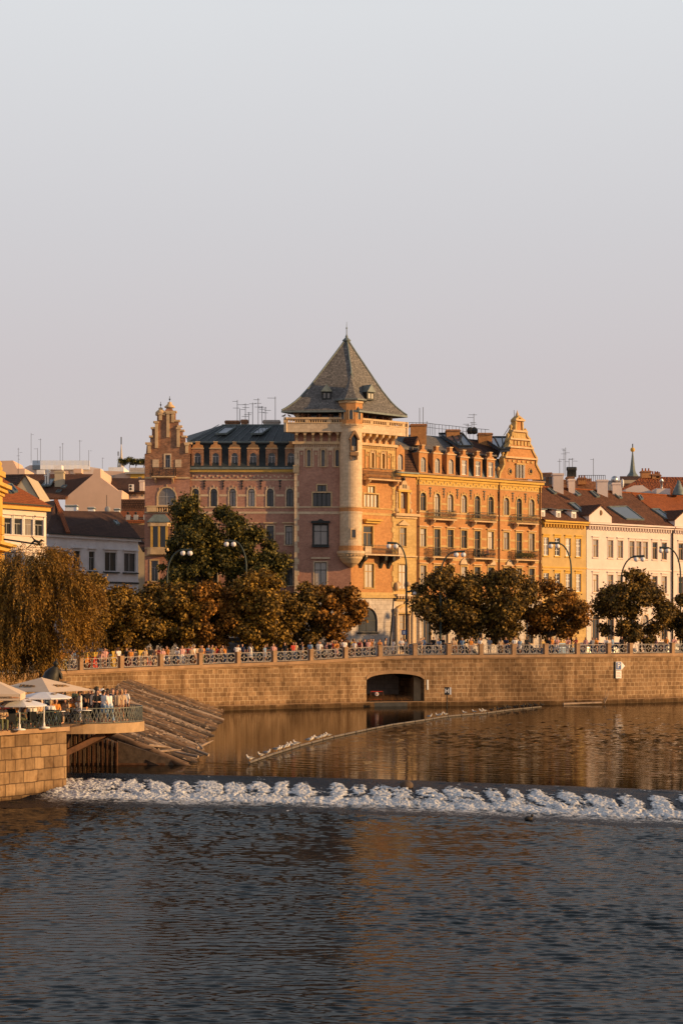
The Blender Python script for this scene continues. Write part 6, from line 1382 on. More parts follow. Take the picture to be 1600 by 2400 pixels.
# birds
def gull(name, label):
    m = MB(); m.tube([(-.22, 0, .17), (-.1, 0, .16), (.04, 0, .17), (.14, 0, .23), (.17, 0, .31)], [.02, .075, .085, .055, .04], gull_white, 8); m.ball((.18, 0, .34), .048, gull_white, 8, 6)
    h = m.build(name); ORG[h.name] = Vector((0, 0, 0)); tag(h, label, 'gull', 'gulls perched along the floating boom')
    w = MB(); w.tube([(-.32, 0, .16), (-.12, .05, .2), (.06, .06, .19)], [.01, .05, .04], gull_grey, 6); w.tube([(-.32, 0, .16), (-.12, -.05, .2), (.06, -.06, .19)], [.01, .05, .04], gull_grey, 6); w.build('wing', h)
    b = MB(); b.tube([(.21, 0, .335), (.28, 0, .325)], [.014, .004], beak, 5); b.build('beak', h)
    l = MB(); l.tube([(.0, .03, 0), (.0, .03, .12)], .01, beak, 5); l.build('leg', h); l = MB(); l.tube([(.0, -.03, 0), (.0, -.03, .12)], .01, beak, 5); l.build('leg', h)
    return h
gul = gull('gull', 'white gull, first from the left in the near cluster of the boom')
gl_px = [585, 610, 625, 648, 655, 664, 672, 678, 686, 694, 723, 727, 741, 746, 752, 757, 768, 1006, 1025, 1031, 1043, 1087, 1110, 1127, 1134]
gl_lab = []
for i, px in enumerate(gl_px):
    ORD = ['first', 'second', 'third', 'fourth', 'fifth', 'sixth', 'seventh', 'eighth', 'ninth', 'tenth']
    grp = '%s from the left in the near cluster of the boom' % ORD[i] if px < 700 else ('%s from the left in the middle group on the boom' % ORD[i - 10] if px < 800 else '%s from the left on the far half of the boom' % ORD[i - 17])
    q = boomp(px) + Vector((0, 0, .075)); rz = random.choice((0, math.pi)) + random.uniform(-.5, .5); sc = random.uniform(.85, 1.05)
    if i == 0: gul.location = q; gul.rotation_euler = (0, 0, rz); gul.scale = (sc,) * 3
    else: dup(gul, q, rz, 'white gull, ' + grp, sc)
def duckf():
    m = MB(); m.tube([(-.22, 0, .14), (-.1, 0, .1), (.08, 0, .1), (.15, 0, .2), (.17, 0, .26)], [.02, .09, .09, .045, .04], duck_dark, 8); m.ball((.18, 0, .29), .05, duck_dark, 8, 6); h = m.build('duck'); ORG[h.name] = Vector((0, 0, 0)); tag(h, 'dark duck resting on the far end of the boom near the wall', 'duck', 'ducks on the far end of the boom'); b = MB(); b.tube([(.21, 0, .28), (.29, 0, .27)], [.02, .012], beak, 5); b.build('beak', h); return h
dk = duckf()
for i, px in enumerate((1150, 1163, 1170, 1178, 1185, 1192, 1198, 1205, 1212, 1220, 1226, 1233, 1240, 1248, 1256, 1264)):
    q = boomp(px) + Vector((random.uniform(-.2, .2), random.uniform(-.6, .2), .12))
    ORDD = ['first', 'second', 'third', 'fourth', 'fifth', 'sixth', 'seventh', 'eighth']
    dl = 'dark duck, %s from the %s in the row on the far end of the boom' % (ORDD[i if i < 8 else 15 - i], 'left' if i < 8 else 'right')
    if i == 0: dk['label'] = dl; dk.location = q; dk.scale = (1.1,) * 3
    else: dup(dk, q, random.uniform(0, 6.28), dl, 1.1)

# ------------------------------------------------------------------ terrace pier
TZ = 2.65
pr_ = thing('stone_pier', 'massive pier of yellow brown stone blocks carrying the cafe terrace at the lower left', 'pier', (-20, 104, WZ))
F1 = Vector((-19.9, 91.4, 0)); F2 = Vector((-14.0, 101.4, 0)); F3 = Vector((-15.6, 112, 0)); F4 = Vector((-34, 112, 0)); F5 = Vector((-34, 91.4, 0))
m = MB(); m.prism([p + Vector((0, 0, -1.5)) for p in (F1, F2, F3, F4, F5)], (0, 0, TZ - .22 + 1.5), pier_stone); m.build('masonry', pr_)
m = MB(); cen = Vector((-22, 103, 0)); m.prism([p + (p - cen).normalized() * .18 + Vector((0, 0, TZ - .22)) for p in (F1, F2, F3, F4, F5)], (0, 0, .22), quay_cap); m.build('coping', pr_)
tp_ = thing('round_terrace', 'rounded concrete terrace platform projecting over the water from the stone pier', 'terrace', (-14.2, 107.5, TZ - .5))
CT = Vector((-14.2, 107.6, 0)); RT = 3.55
circ = [CT + Vector((RT * math.cos(a), RT * math.sin(a), 0)) for a in [R(-118) + R(236) * i / 24 for i in range(25)]]
slab = [Vector((-16.4, 103.0, 0))] + circ[0:] + [Vector((-17, 111, 0))]
m = MB(); m.prism([p + Vector((0, 0, TZ - .52)) for p in slab], (0, 0, .5 + .015), concrete); m.build('slab', tp_)
m = MB(); m.bar((-14.6, 104.5, TZ - 1.6), (-12.6, 105.5, TZ - .6), .35, .3, rust); m.build('brace', tp_); m = MB(); m.bar((-14.5, 109.5, TZ - 1.6), (-12.4, 108.5, TZ - .6), .35, .3, rust); m.build('brace', tp_)
def lattice(mb, a, b, h, n, mat):
    d = (b - a); up = lambda p, z: p + Vector((0, 0, z))
    for k in range(n):
        p = a + d * (k / n); q = a + d * ((k + 1) / n); c = (p + q) / 2
        for s0, s1 in ((p, q), (q, p)):
            pts = [up(s0.lerp(s1, f * .5 if False else .5 - .5 * math.cos(math.pi * f)), .06 + (h - .06) * f) for f in (0, .25, .5, .75, 1)]
            for u_, v_ in zip(pts[:-1], pts[1:]): mb.bar(u_, v_, .03, .03, mat)
    mb.bar(up(a, h), up(b, h), .05, .05, mat); mb.bar(up(a, .05), up(b, .05), .035, .035, mat); mb.bar(a, up(a, h + .02), .05, .05, mat, up=(1, 0, 0))
RHT = .80
tr_ = thing('terrace_railing', 'grey green iron lattice railing around the rounded terrace', 'railing', (-14.2, 107.5, TZ))
cr_ = [CT + Vector(((RT - .12) * math.cos(a), (RT - .12) * math.sin(a), 0)) for a in [R(-116) + R(232) * i / 22 for i in range(23)]]
for a, b in zip(cr_[:-1], cr_[1:]): m = MB(); lattice(m, a + Vector((0, 0, TZ)), b + Vector((0, 0, TZ)), RHT, 3, rail_grey); m.build('panel', tr_)
pr2 = thing('pier_railing', 'dark iron railing of wavy bars along the edge of the stone pier', 'railing', (-16, 98, TZ))
ra, rb = Vector((-16.5, 97.2, TZ)), Vector((-14.25, 101.2, TZ))
rc = cr_[0] + Vector((0, 0, TZ))
F1r = F1 + Vector((-.1, .3, TZ))
for a, b, n in ((ra, rb, 14), (F1r, ra + Vector((-.03, -.05, 0)), 18), (rb, Vector((-15.6, 103.9, TZ)), 8)): m = MB(); lattice(m, a, b, RHT, n, iron_green); m.build('panel', pr2)
# parasols
def parasol(name, label, c, half, ztop, zed, mat, logo=None, val=.25, small=False, group=None, rot=0):
    c = Vector(c); h = thing(name, label, 'parasol', tuple(c)); n = 4 if not small else 8; z0 = c.z
    m = MB(); m.tube([c, (c.x, c.y, ztop)], .035 if small else .05, white_paint, 8); m.build('pole', h); m = MB(); m.lathe(c, [(0, .0), (.3 if small else .5, 0), (.3 if small else .5, .06), (.08, .09), (.05, .3)], pl_grey if not small else white_paint, 12); m.build('base', h)
    cm = MB(); rr_ = half * (math.sqrt(2) if n == 4 else 1); rim = [Vector((c.x + rr_ * math.cos(rot + 2 * math.pi * (k + .5) / n), c.y + rr_ * math.sin(rot + 2 * math.pi * (k + .5) / n), zed)) for k in range(n)]; top = Vector((c.x, c.y, ztop))
    for k in range(n):
        a, b = rim[k], rim[(k + 1) % n]; N_ = 5
        for i in range(N_):
            f0, f1 = i / N_, (i + 1) / N_; sagf = lambda f: (1 if not small else 1) * ((.12 if not small else -.0) * 0)
            cv = (lambda f: f) if not small else (lambda f: 1 - (1 - f) ** 1.0)
            hz_ = (lambda f: ztop + (zed - ztop) * (f ** 1.7 if small else f))
            A0, B0, A1, B1 = (Vector((top.x + (q.x - top.x) * f, top.y + (q.y - top.y) * f, hz_(f))) for q, f in ((a, f0), (b, f0), (a, f1), (b, f1)))
            cm.add([A1, B1, B0, A0], [(0, 1, 2, 3)], mat)
            cm.add([p - Vector((0, 0, .02)) for p in (A0, B0, B1, A1)], [(0, 1, 2, 3)], mat)
        if val: cm.box(a - Vector((0, 0, val)), b - a, (c - (a + b) / 2).normalized() * .02, (0, 0, val), mat)
    cm.build('canopy', h); rb_ = MB()
    for k in range(n): rb_.tube([top - Vector((0, 0, .12)), rim[k] - Vector((0, 0, .05))], .018, iron, 4)
    rb_.build('rib', h); return h, rim, top
big, rim, top = parasol('parasol', 'large cream parasol with brown script logos, right one of the two large parasols', (-15.75, 104.6, TZ), 1.95, ZZ(1588, 104.6), ZZ(1619, 104.6), canvas_cream, val=0, rot=R(-28))
def script(parent, a, b, top_, w, rise=.46):
    n = (b - a).cross(top_ - a).normalized(); n = n if n.z > 0 else -n; x = (b - a).normalized(); y = n.cross(x); c = (a + b) / 2 * (1 - rise) + top_ * rise + n * .035; m = MB(); pts = []
    for i in range(34):
        t = i / 33; pts.append(c + x * ((t - .5) * w + .10 * math.sin(t * 25)) + y * (.13 * math.cos(t * 25) * (1 - .75 * t)))
    m.tube(pts, [.035 * (1.1 - .4 * i / 33) for i in range(34)], print_brown, 5); m.tube([c - x * w * .1 - y * .18, c + x * w * .3 - y * .06, c + x * w * .62 - y * .12], [.01, .03, .01], print_brown, 5); return m.build('script_logo', parent)
for k in range(4): script(big, rim[k], rim[(k + 1) % 4], top, 1.0, .36)
erd, rim, top = parasol('parasol', 'large cream parasol with printed beer lettering on its valance at the left edge', (-17.2, 96.5, TZ), 1.75, ZZ(1585, 96.5), ZZ(1625, 96.5), canvas_cream, val=.30, rot=R(5))
k = min(range(4), key=lambda i: (rim[i] + rim[(i + 1) % 4]).y); a, b = rim[k], rim[(k + 1) % 4]
if a.x > b.x: a, b = b, a
nr = (b - a).cross(Vector((0, 0, 1))).normalized()
put_text('ERDINGER', .135, print_brown, erd, a.lerp(b, .80) - Vector((0, 0, .16)) + nr * .012, nr, .003); put_text('Weißbräu', .10, print_orange, erd, a.lerp(b, .925) - Vector((0, 0, .16)) + nr * .012, nr, .002)
for nm_, c, rr_, yt, ye in (('left', (XX(33, 96), 97.6, TZ), 1.38, 1638, 1652), ('right', (XX(105, 99.8), 99.5, TZ), 1.42, 1622, 1634)):
    D_ = c[1]; hh_, rim, top = parasol('parasol', 'small white parasol with oval badge, %s of the two by the pier railing' % nm_, c, rr_, ZZ(yt, D_) + .0, ZZ(ye + 1, D_), canvas_white, val=.05, small=True)
    a, b = None, None; q = top.lerp(rim[6], .62) if True else None; m = MB()
    mid = (rim[6] + rim[5 if rim[5].x > rim[6].x else 7]) / 2; f = .62; q = Vector((top.x + (mid.x - top.x) * f, top.y + (mid.y - top.y) * f, top.z + (mid.z - top.z) * f ** 1.7 + .05)); m.ball(q, .17, print_brown, 12, 6, (1, .55, .22)); m.ball(q + Vector((0, -.01, .02)), .12, canvas_white, 12, 6, (1, .55, .25)); m.build('badge', hh_)
# statue behind the parasol
st_ = thing('statue', 'dark bronze seated figure statue behind the cafe parasol', 'statue', (XX(131, 125), 125, 0)); D_ = 125; q = lambda x, y: P(x, y, D_)
m = MB(); m.tube([q(118, 1598), q(122, 1582), q(128, 1572), q(131, 1563)], [.55, .5, .36, .14], bronze, 10); m.ball(q(131, 1556), .17, bronze, 10, 8, (.9, .9, 1.15)); m.tube([q(126, 1573), q(117, 1581), q(111, 1592)], [.15, .12, .08], bronze, 8); m.tube([q(135, 1573), q(142, 1582), q(144, 1592)], [.15, .12, .08], bronze, 8); m.tube([q(116, 1594), q(108, 1592), q(104, 1600)], [.2, .17, .12], bronze, 8); m.build('figure', st_)
m = MB(); c = q(126, 1600); m.bx(c.x - .9, c.x + .9, D_ - .8, D_ + .8, -.5, c.z + .05, pier_stone); m.build('pedestal', st_)

# ------------------------------------------------------------------ trees
def leaves(mb_mat, pts_r, n, size, aspect=1.0, droop=0.0, seed=0, spread=1.0):
    """many small separate leaf faces round the clump centres"""
    r = np.random.default_rng(seed); V = []; 
    vol = np.array([c[3] ** 2 for c in pts_r]); pick = r.choice(len(pts_r), n, p=vol / vol.sum())
    C = np.array(pts_r)[pick]; d = r.normal(size=(n, 3)); d /= np.linalg.norm(d, axis=1, keepdims=True); rad = (r.random(n) ** .42) * (1 + .22 * r.normal(size=n)).clip(.5, 1.5)
    pos = C[:, :3] + d * (C[:, 3:4] * rad[:, None]) * np.array([1, 1, .85])
    nrm = d * .75 + r.normal(size=(n, 3)) * .6 + np.array([0, 0, .25]); nrm /= np.linalg.norm(nrm, axis=1, keepdims=True)
    t = np.cross(nrm, r.normal(size=(n, 3))); t /= np.linalg.norm(t, axis=1, keepdims=True); b = np.cross(nrm, t)
    s = size * r.uniform(.6, 1.35, n)[:, None]; t = t * s; b = b * s * aspect; fold = nrm * s * .25
    v = np.stack([pos - t, pos - b * .6 + fold, pos + t, pos + b * .6 + fold], 1).reshape(-1, 3)
    return v
def leaf_obj(name, v, mat, parent):
    org = ORG[parent.name]; n = len(v) // 4; me = bpy.data.meshes.new(name); me.vertices.add(len(v)); me.vertices.foreach_set('co', (v - np.array(org)[None]).reshape(-1).astype(np.float32))
    me.loops.add(n * 4); me.loops.foreach_set('vertex_index', np.arange(n * 4, dtype=np.int32)); me.polygons.add(n); me.polygons.foreach_set('loop_start', np.arange(0, n * 4, 4, dtype=np.int32)); me.update(calc_edges=True)
    me.materials.append(mat); o = bpy.data.objects.new(name, me); COL.objects.link(o); o.parent = parent; return o
def tree(label, px, D, zb, cpx, cpy, rx, ry, mat, n, seed, size=.16, name='tree', cat='tree', nc=44, lean=0, group=None, lobes=None):
    """crown given by the picture extent (centre, half sizes in photo pixels) at distance D"""
    r = random.Random(seed); base = Vector((XX(px, D), D, zb)); h = thing(name, label, cat, tuple(base), group)
    cs = []; C = P(cpx, cpy, D); rx *= 1.13; ry *= 1.10; n = int(n * 1.5); RX, RZ_ = rx * D / FPX, ry * D / FPX; RY = (RX + RZ_) / 2 * .95
    for k in range(nc):
        while True:
            a = [r.uniform(-1, 1) for _ in range(3)]; L = math.sqrt(sum(x * x for x in a))
            if .3 < L < 1: break
        f = .90 * (.82 + .30 * (.5 + .5 * math.sin(3.1 * math.atan2(a[2], a[0]) + seed * 1.7 + a[1] * 2))) / max(L, .62) if L > .62 else 1; rr_ = r.uniform(.13, .34) * min(RX, RZ_)
        cs.append((C.x + a[0] * f * (RX - rr_ * .6), C.y + a[1] * f * (RY - rr_ * .6), C.z + a[2] * f * (RZ_ - rr_ * .5), rr_))
    v = leaves(None, cs, n, size, 1.1, seed=seed); leaf_obj('crown', v, mat, h)
    t = MB(); th = C.z - RZ_ * .55; fork = Vector((base.x + lean, D, max(zb + 1.8, th * .75 + zb * .25))); r0 = .052 * (RX + 1)
    t.tube([base - Vector((0, 0, .3)), base + Vector((0, 0, .5)), fork], [r0 * 1.35, r0, r0 * .75], bark, 8)
    for c in r.sample(cs, min(9, len(cs))):
        e = Vector(c[:3]); mid = fork.lerp(e, .45) + Vector((0, 0, -.25)); t.tube([fork - Vector((0, 0, .15)), mid, e], [r0 * .5, r0 * .32, r0 * .1], bark, 6)
        e2 = e + Vector((r.uniform(-.7, .7), r.uniform(-.7, .7), r.uniform(0, .7))); t.tube([mid, e2], [r0 * .22, r0 * .06], bark, 5)
    t.build('trunk', h); return h
# big dark trees close to the corner house
tree('tallest dark green tree in front of the stepped gable and the left wing', 480, 213, 4.8, 478, 1262, 96, 104, leaf_dark, 17000, 1, .17, nc=38)
tree('dark green tree just right of the tallest one, half hiding the left wing', 600, 214, 4.8, 600, 1322, 76, 74, leaf_dark, 12000, 2, .17, nc=30)
tree('dark lower tree below the tallest one, behind the street lamp', 420, 212, 4.8, 440, 1355, 66, 74, leaf_dark, 8000, 3, .17)
row = [('golden brown tree between the willow and the grey house', 222, 196, 225, 1420, 62, 82, leaf_gold, 9000, 4),
       ('golden tree below the windows of the grey house', 310, 197, 312, 1455, 58, 82, leaf_gold, 8500, 5),
       ('golden brown tree in front of the gap beside the stepped gable', 362, 200, 372, 1435, 52, 74, leaf_brown, 8000, 6),
       ('yellowish tree under the left hooked street lamp', 425, 198, 432, 1430, 46, 72, leaf_gold, 7500, 7),
       ('reddish brown tree in the middle of the left row', 464, 199, 505, 1432, 60, 74, leaf_rust, 9500, 8),
       ('broad golden tree in front of the left wing', 618, 200, 612, 1428, 72, 84, leaf_gold, 11500, 9),
       ('brown tree between the broad golden one and the rightmost one of the left row', 702, 202, 690, 1440, 56, 78, leaf_brown, 8000, 10),
       ('rust coloured tree at the foot of the tower', 735, 203, 778, 1428, 62, 62, leaf_rust, 8500, 11)]
for lab, px, D_, cx, cy, rx, ry, mt, n, sd2 in row: tree(lab, px, D_, qat(qs_at(px))[0].z, cx, cy + 8, rx * 1.2, ry * 1.05, mt, int(n * 1.3), sd2, .165)
rrow = [('brown leaved tree right of the portal, leftmost of the right row', 1075, 208, 1052, 1408, 82, 84, leaf_brown, 12500, 21),
        ('brown leaved tree in front of the middle of the orange house', 1175, 209, 1172, 1412, 76, 84, leaf_brown, 11500, 22),
        ('golden brown tree in front of the yellow house', 1287, 210, 1300, 1432, 74, 66, leaf_rust, 10000, 23),
        ('golden brown tree in front of the white house', 1462, 216, 1478, 1420, 84, 78, leaf_brown, 12500, 24),
        ('brown tree cut by the right edge of the photo', 1600, 222, 1605, 1440, 42, 56, leaf_brown, 6000, 25)]
for lab, px, D_, cx, cy, rx, ry, mt, n, sd2 in rrow: tree(lab, px, D_, 5.0, cx, cy + 2, rx * 1.06, ry * 1.02, mt, n, sd2, .165)
tree('small bushy tree hanging over the railing at the right', 1500, 211.5, 5.1, 1500, 1500, 32, 36, leaf_brown, 3000, 26, .15, nc=10)
# roof garden trees
rg = thing('roof_garden', 'row of flat clipped green trees on a rooftop terrace left of the stepped gable', 'roof garden', (XX(315, 325), 325, ZZ(1096, 325)))
v = leaves(None, [(XX(x, 325), 325 + (i % 3) * .6, ZZ(1080 + (i % 2) * 3 - (4 if i in (3, 4) else 0), 325), .55) for i, x in enumerate(range(284, 346, 5))], 2600, .14, seed=44); leaf_obj('crown', v, leaf_green, rg)
m = MB(); 
for x in (303, 318, 336): m.tube([P(x, 1097, 325), P(x + 2, 1086, 325)], .06, bark, 5)
m.bar(P(282, 1086, 324.5), P(345, 1086, 324.5), .05, .05, iron); m.build('trunk', rg)
# willow
def willow():
    D_ = 168; base = Vector((XX(95, D_), D_ + 2, 3.7)); h = thing('willow_tree', 'huge weeping willow hanging over the railing at the left edge', 'tree', tuple(base))
    r = np.random.default_rng(50); heads = []
    C = P(92, 1422, D_); RX, RZ_ = 148 * D_ / FPX, 132 * D_ / FPX
    V = []
    for c in range(160):
        low = c >= 110; a = r.uniform(-math.pi, math.pi); el = math.asin(r.uniform(-1, 1)); f = r.uniform(.55, 1.0)
        hx, hy, hz_ = C.x + math.cos(el) * math.cos(a) * RX * f * .86, C.y + math.cos(el) * math.sin(a) * 4.2 * f, C.z + .4 + math.sin(el) * RZ_ * f * .92
        if low: q_ = P(r.uniform(-60, 110), r.uniform(1462, 1545), 165 + r.uniform(0, 4)); hx, hy, hz_ = q_
        outv = np.array([math.cos(a) * .35 + .12, math.sin(a) * .3, 0])
        for k in range(32):
            p = np.array([hx, hy, hz_]) + r.normal(0, .25, 3); L = r.uniform(1.2, 3.0); n = int(L / .11); vel = outv + np.array([r.normal(.10, .22), r.normal(0, .2), .5]); st = L / n
            for i in range(n):
                vel = vel + np.array([0, 0, -.16]); vv = vel / np.linalg.norm(vel); p = p + vv * st
                if p[2] < base.z - 1.2 + max(0, (p[0] + 26) * .45): break
                side = np.cross(vv, r.normal(size=3)); side /= np.linalg.norm(side); tip = p + (vv * .75 + side * .5) * r.uniform(.20, .34); w = np.cross(tip - p, r.normal(size=3)); w = w / np.linalg.norm(w) * .040
                V += [p, (p + tip) / 2 + w, tip, (p + tip) / 2 - w]
    leaf_obj('crown', np.array(V), leaf_willow, h)
    t = MB(); t.tube([base - Vector((0, 0, .4)), base + Vector((0, 0, 2)), base + Vector((.6, 0, 4.5))], [.45, .34, .25], bark, 10)
    for k in range(12):
        a = k * .55; e = Vector((C.x + math.cos(a) * RX * .6, C.y + math.sin(a) * 2.6, C.z + random.uniform(0, RZ_ * .6))); s0 = base + Vector((.6, 0, 4.2)); t.tube([s0, s0.lerp(e, .5) + Vector((0, 0, .8)), e], [.2, .12, .03], bark, 6)
    t.build('trunk', h)
willow()
# ------------------------------------------------------------------ street lamps
def lamp(label, px_pole, px_tip, y_top, D, side, y_curve):
    """px_tip: centre between the globes; side = -1 arm to the left, +1 to the right"""
    zb = 4.7; x0 = XX(px_pole, D); h = thing('street_lamp', label, 'street lamp', (x0, D, zb), 'tall hooked street lamps with twin globes')
    xt, zt2 = XX(px_tip, D), ZZ(y_top, D); m = MB(); zc = ZZ(y_curve, D); s = 1 if xt > x0 else -1; W = abs(xt - x0)
    pts = [Vector((x0, D, zb)), Vector((x0, D, zb + 1.2)), Vector((x0 , D, zc - 1.0)), Vector((x0, D, zc))]
    rd = [.17, .12, .10, .095]
    for i in range(1, 10):
        t = i / 9; a = t * math.pi / 2 * 1.0; pts.append(Vector((x0 + s * W * .80 * (1 - math.cos(a)), D, zc + (zt2 - .05 - zc) * math.sin(a)))); rd.append(.092 - .02 * t)
    m.tube(pts, rd, iron_green, 8); m.lathe((x0, D, zb - .2), [(.28, 0), (.28, .35), (.2, .5), (.2, 1.2), (.13, 1.3)], iron_green, 10); m.build('pole', h)
    e = pts[-1]; m = MB(); m.tube([e + Vector((-s * .2, 0, 0)), Vector((xt + s * .55, D, zt2 - .02))], [.1, .13], iron_green, 8); m.build('arm', h)
    for k in (-1, 1):
        c = Vector((xt + k * .36, D, zt2 - .38)); g_ = MB(); g_.ball(c, .27, globe, 14, 10); go_ = g_.build('globe', h); m = MB(); m.lathe((c.x, c.y, c.z + .2), [(.16, 0), (.14, .1), (.06, .16)], iron_green, 8); f = m.build('fitting', h); 
    return h
lamp('street lamp hooked to the right in front of the tallest dark tree', 392, 437, 1288, 203, 1, 1350)
lamp('street lamp hooked to the left in front of the red left wing', 577, 539, 1267, 205, -1, 1330)
l3 = lamp('street lamp standing before the yellow stone portal, carrying a blue sign', 952, 919, 1272, 207, -1, 1330)
lamp('street lamp rising behind the leftmost tree of the right row, arm to the right', 1032, 1077, 1292, 206, 1, 1350)
lamp('street lamp in front of the yellow house with its arm hooked to the left', 1338, 1298, 1272, 214, -1, 1335)
lamp('street lamp in front of the white house with its arm hooked to the right', 1455, 1498, 1303, 219, 1, 1362)
lamp('street lamp at the right edge with its arm hooked to the left', 1594, 1556, 1283, 224, -1, 1345)
o3 = ORG[l3.name]; m = MB(); m.bx(o3.x - .5, o3.x + .02, 206.75, 206.85, ZZ(1488, 207), ZZ(1477, 207), sign_blue); m.bx(o3.x - .36, o3.x - .12, 206.72, 206.75, ZZ(1486, 207), ZZ(1479, 207), sign_white); m.build('sign', l3)
m = MB(); m.tube([(o3.x, 207, ZZ(1387, 207)), (o3.x + .9, 207, ZZ(1385, 207))], .09, iron_green, 6); m.ball((o3.x + .85, 207, ZZ(1391, 207)), .2, globe, 10, 8); m.build('side_lamp', l3)
m = MB(); m.tube([P(913, 1518, 209), P(922, 1402, 209)], [.09, .06], iron, 6); m.tube([P(922, 1402, 209), P(955, 1404, 209)], .04, iron, 5); o = m.build('pole', org=tuple(P(913, 1518, 209))); tag(o, 'slightly leaning thin black pole left of the portal street lamp', 'pole')
m = MB(); m.tube([P(776, 1520, 206), P(776, 1466, 206)], .06, white_paint, 6); m.bx(P(776, 0, 206).x - .15, P(776, 0, 206).x + .15, 205.9, 205.95, ZZ(1475, 206), ZZ(1466, 206), sign_white); o = m.build('pole', org=tuple(P(776, 1520, 206))); tag(o, 'short pale sign pole under the rust coloured tree at the tower foot', 'pole')

# ------------------------------------------------------------------ cars
def car(label, px, D, paint, rz=0.0, kind='hatch', zb=None):
    col = plain('paint_' + str(len(MATS)), paint, .3, .05, 2, metal=.3, spec=.6); zb = 4.78 if zb is None else zb
    h = thing('car', label, 'car', (XX(px, D), D, zb)); L, W, Hh = (4.2, 1.75, 1.48) if kind == 'hatch' else ((4.5, 1.78, 1.42) if kind == 'sedan' else (5.2, 1.95, 2.1))
    prof = {'hatch': [(-2.1, .3), (-2.1, .75), (-2.0, .95), (-1.75, 1.4), (-1.4, Hh), (.2, Hh), (.95, .98), (1.9, .82), (2.1, .6), (2.1, .3)],
            'sedan': [(-2.25, .3), (-2.25, .85), (-1.5, .95), (-.95, Hh), (.3, Hh), (1.05, .95), (2.1, .8), (2.25, .55), (2.25, .3)],
            'van': [(-2.6, .35), (-2.6, 1.9), (-2.45, Hh), (1.3, Hh), (1.9, 1.25), (2.55, 1.0), (2.6, .35)]}[kind]
    m = MB(); n = len(prof); secs = []
    for y, s in ((-W / 2, 0), (-W / 2 + .12, 1), (W / 2 - .12, 1), (W / 2, 0)):
        secs.append([(x, y * (1 - .14 * max(0, z - .95) / .5), z if s else min(z, z) - (0 if z < .9 else .05)) for x, z in prof])
    vs = [p for q in secs for p in q]; fs = [(i * n + k, i * n + (k + 1) % n, (i + 1) * n + (k + 1) % n, (i + 1) * n + k) for i in range(3) for k in range(n)]
    m.add(vs, fs, col); m.add(secs[0], [tuple(range(n))], col); m.add(secs[3], [tuple(reversed(range(n)))], col)
    b = m.build('body', None); b.parent = h
    gm_ = MB(); z0, z1 = .98, Hh - .1
    for sy in (-1, 1):
        y = sy * (W / 2 - .02); yt = y * .90
        a = {'hatch': ((-1.85, .8), (-1.5, .2)), 'sedan': ((-1.25, .9), (-.85, .25)), 'van': ((.1, 1.75), (.1, 1.35))}[kind]
        gm_.prism([(a[0][0], y * 1.0, z0), (a[0][1], y * 1.0, z0), (a[1][1], yt, z1), (a[1][0], yt, z1)], (0, sy * .012, 0), glass_dark)
    fr = {'hatch': ((.97, 1.0), (.24, Hh - .04)), 'sedan': ((1.05, .98), (.34, Hh - .04)), 'van': ((1.92, 1.27), (1.36, Hh - .08))}[kind]
    gm_.prism([(fr[0][0], -W * .42, fr[0][1]), (fr[0][0], W * .42, fr[0][1]), (fr[1][0], W * .38, fr[1][1]), (fr[1][0], -W * .38, fr[1][1])], (.03, 0, .03), glass_dark)
    if kind != 'van': k = -1; gm_.prism([(prof[2][0] + .02, -W * .4, prof[2][1] + .03), (prof[2][0] + .02, W * .4, prof[2][1] + .03), (prof[4 if kind == 'hatch' else 3][0], W * .36, Hh - .06), (prof[4 if kind == 'hatch' else 3][0], -W * .36, Hh - .06)], (-.03, 0, .03), glass_dark)
    g_ = gm_.build('windows'); g_.parent = h
    for x in (-L / 2 + .75, L / 2 - .8):
        for sy in (-1, 1):
            w = MB(); y = sy * (W / 2 - .1); w.tube([(x, y - .1, .32), (x, y + .1, .32)], .32, tyre, 16); wo_ = w.build('wheel'); wo_.parent = h; r_ = MB(); r_.tube([(x, y - .108, .32), (x, y + .108, .32)], .19, chrome, 12); ro2 = r_.build('rim'); ro2.parent = wo_
    for sy in (-1, 1):
        w = MB(); w.bx(L / 2 - .16, L / 2 + .01, sy * W * .36 - .16, sy * W * .36 + .16, .58, .72, lens_clear); q = w.build('headlight'); q.parent = h
        w = MB(); w.bx(-L / 2 - .01, -L / 2 + .12, sy * W * .40 - .1, sy * W * .40 + .1, .62, .9, lens_red); q = w.build('tail_light'); q.parent = h
    h.rotation_euler = (0, 0, rz); return h
ang = R(35)
for lab, px, D_, pc, rz, kd in (('blue grey hatchback parked behind the railing right of the portal', 1000, 210, (.16, .19, .23), ang, 'hatch'), ('dark hatchback parked under the leftmost tree of the right row', 1068, 212, (.04, .05, .06), ang, 'hatch'),
        ('small dark saloon between the trunks in front of the orange house', 1215, 217, (.05, .06, .09), ang + math.pi, 'sedan'), ('blue saloon parked at the tree in front of the yellow house', 1312, 222, (.06, .12, .24), ang, 'sedan'),
        ('white hatchback parked in front of the arched window of the white house', 1392, 224, (.62, .60, .58), ang, 'hatch'), ('black car with open view next to the white hatchback', 1428, 226, (.02, .02, .022), ang, 'sedan'),
        ('silver hatchback left of the lamp in front of the white house', 1447, 224, (.4, .42, .44), ang, 'hatch'), ('dark estate parked at the right edge by the last street lamp', 1572, 232, (.05, .05, .06), ang, 'hatch'),
        ('dark car behind the railing at the foot of the tower', 793, 209, (.04, .04, .045), R(20), 'hatch'), ('long silver van parked behind the left trees', 560, 203, (.42, .42, .44), R(12), 'van'), ('white van between the trunks below the broad golden tree', 655, 206, (.55, .53, .5), R(12), 'van'), ('blue car in front of the silver van under the trees', 598, 201.5, (.08, .14, .26), R(12), 'sedan')):
    car(lab, px, D_, pc, rz, kd)

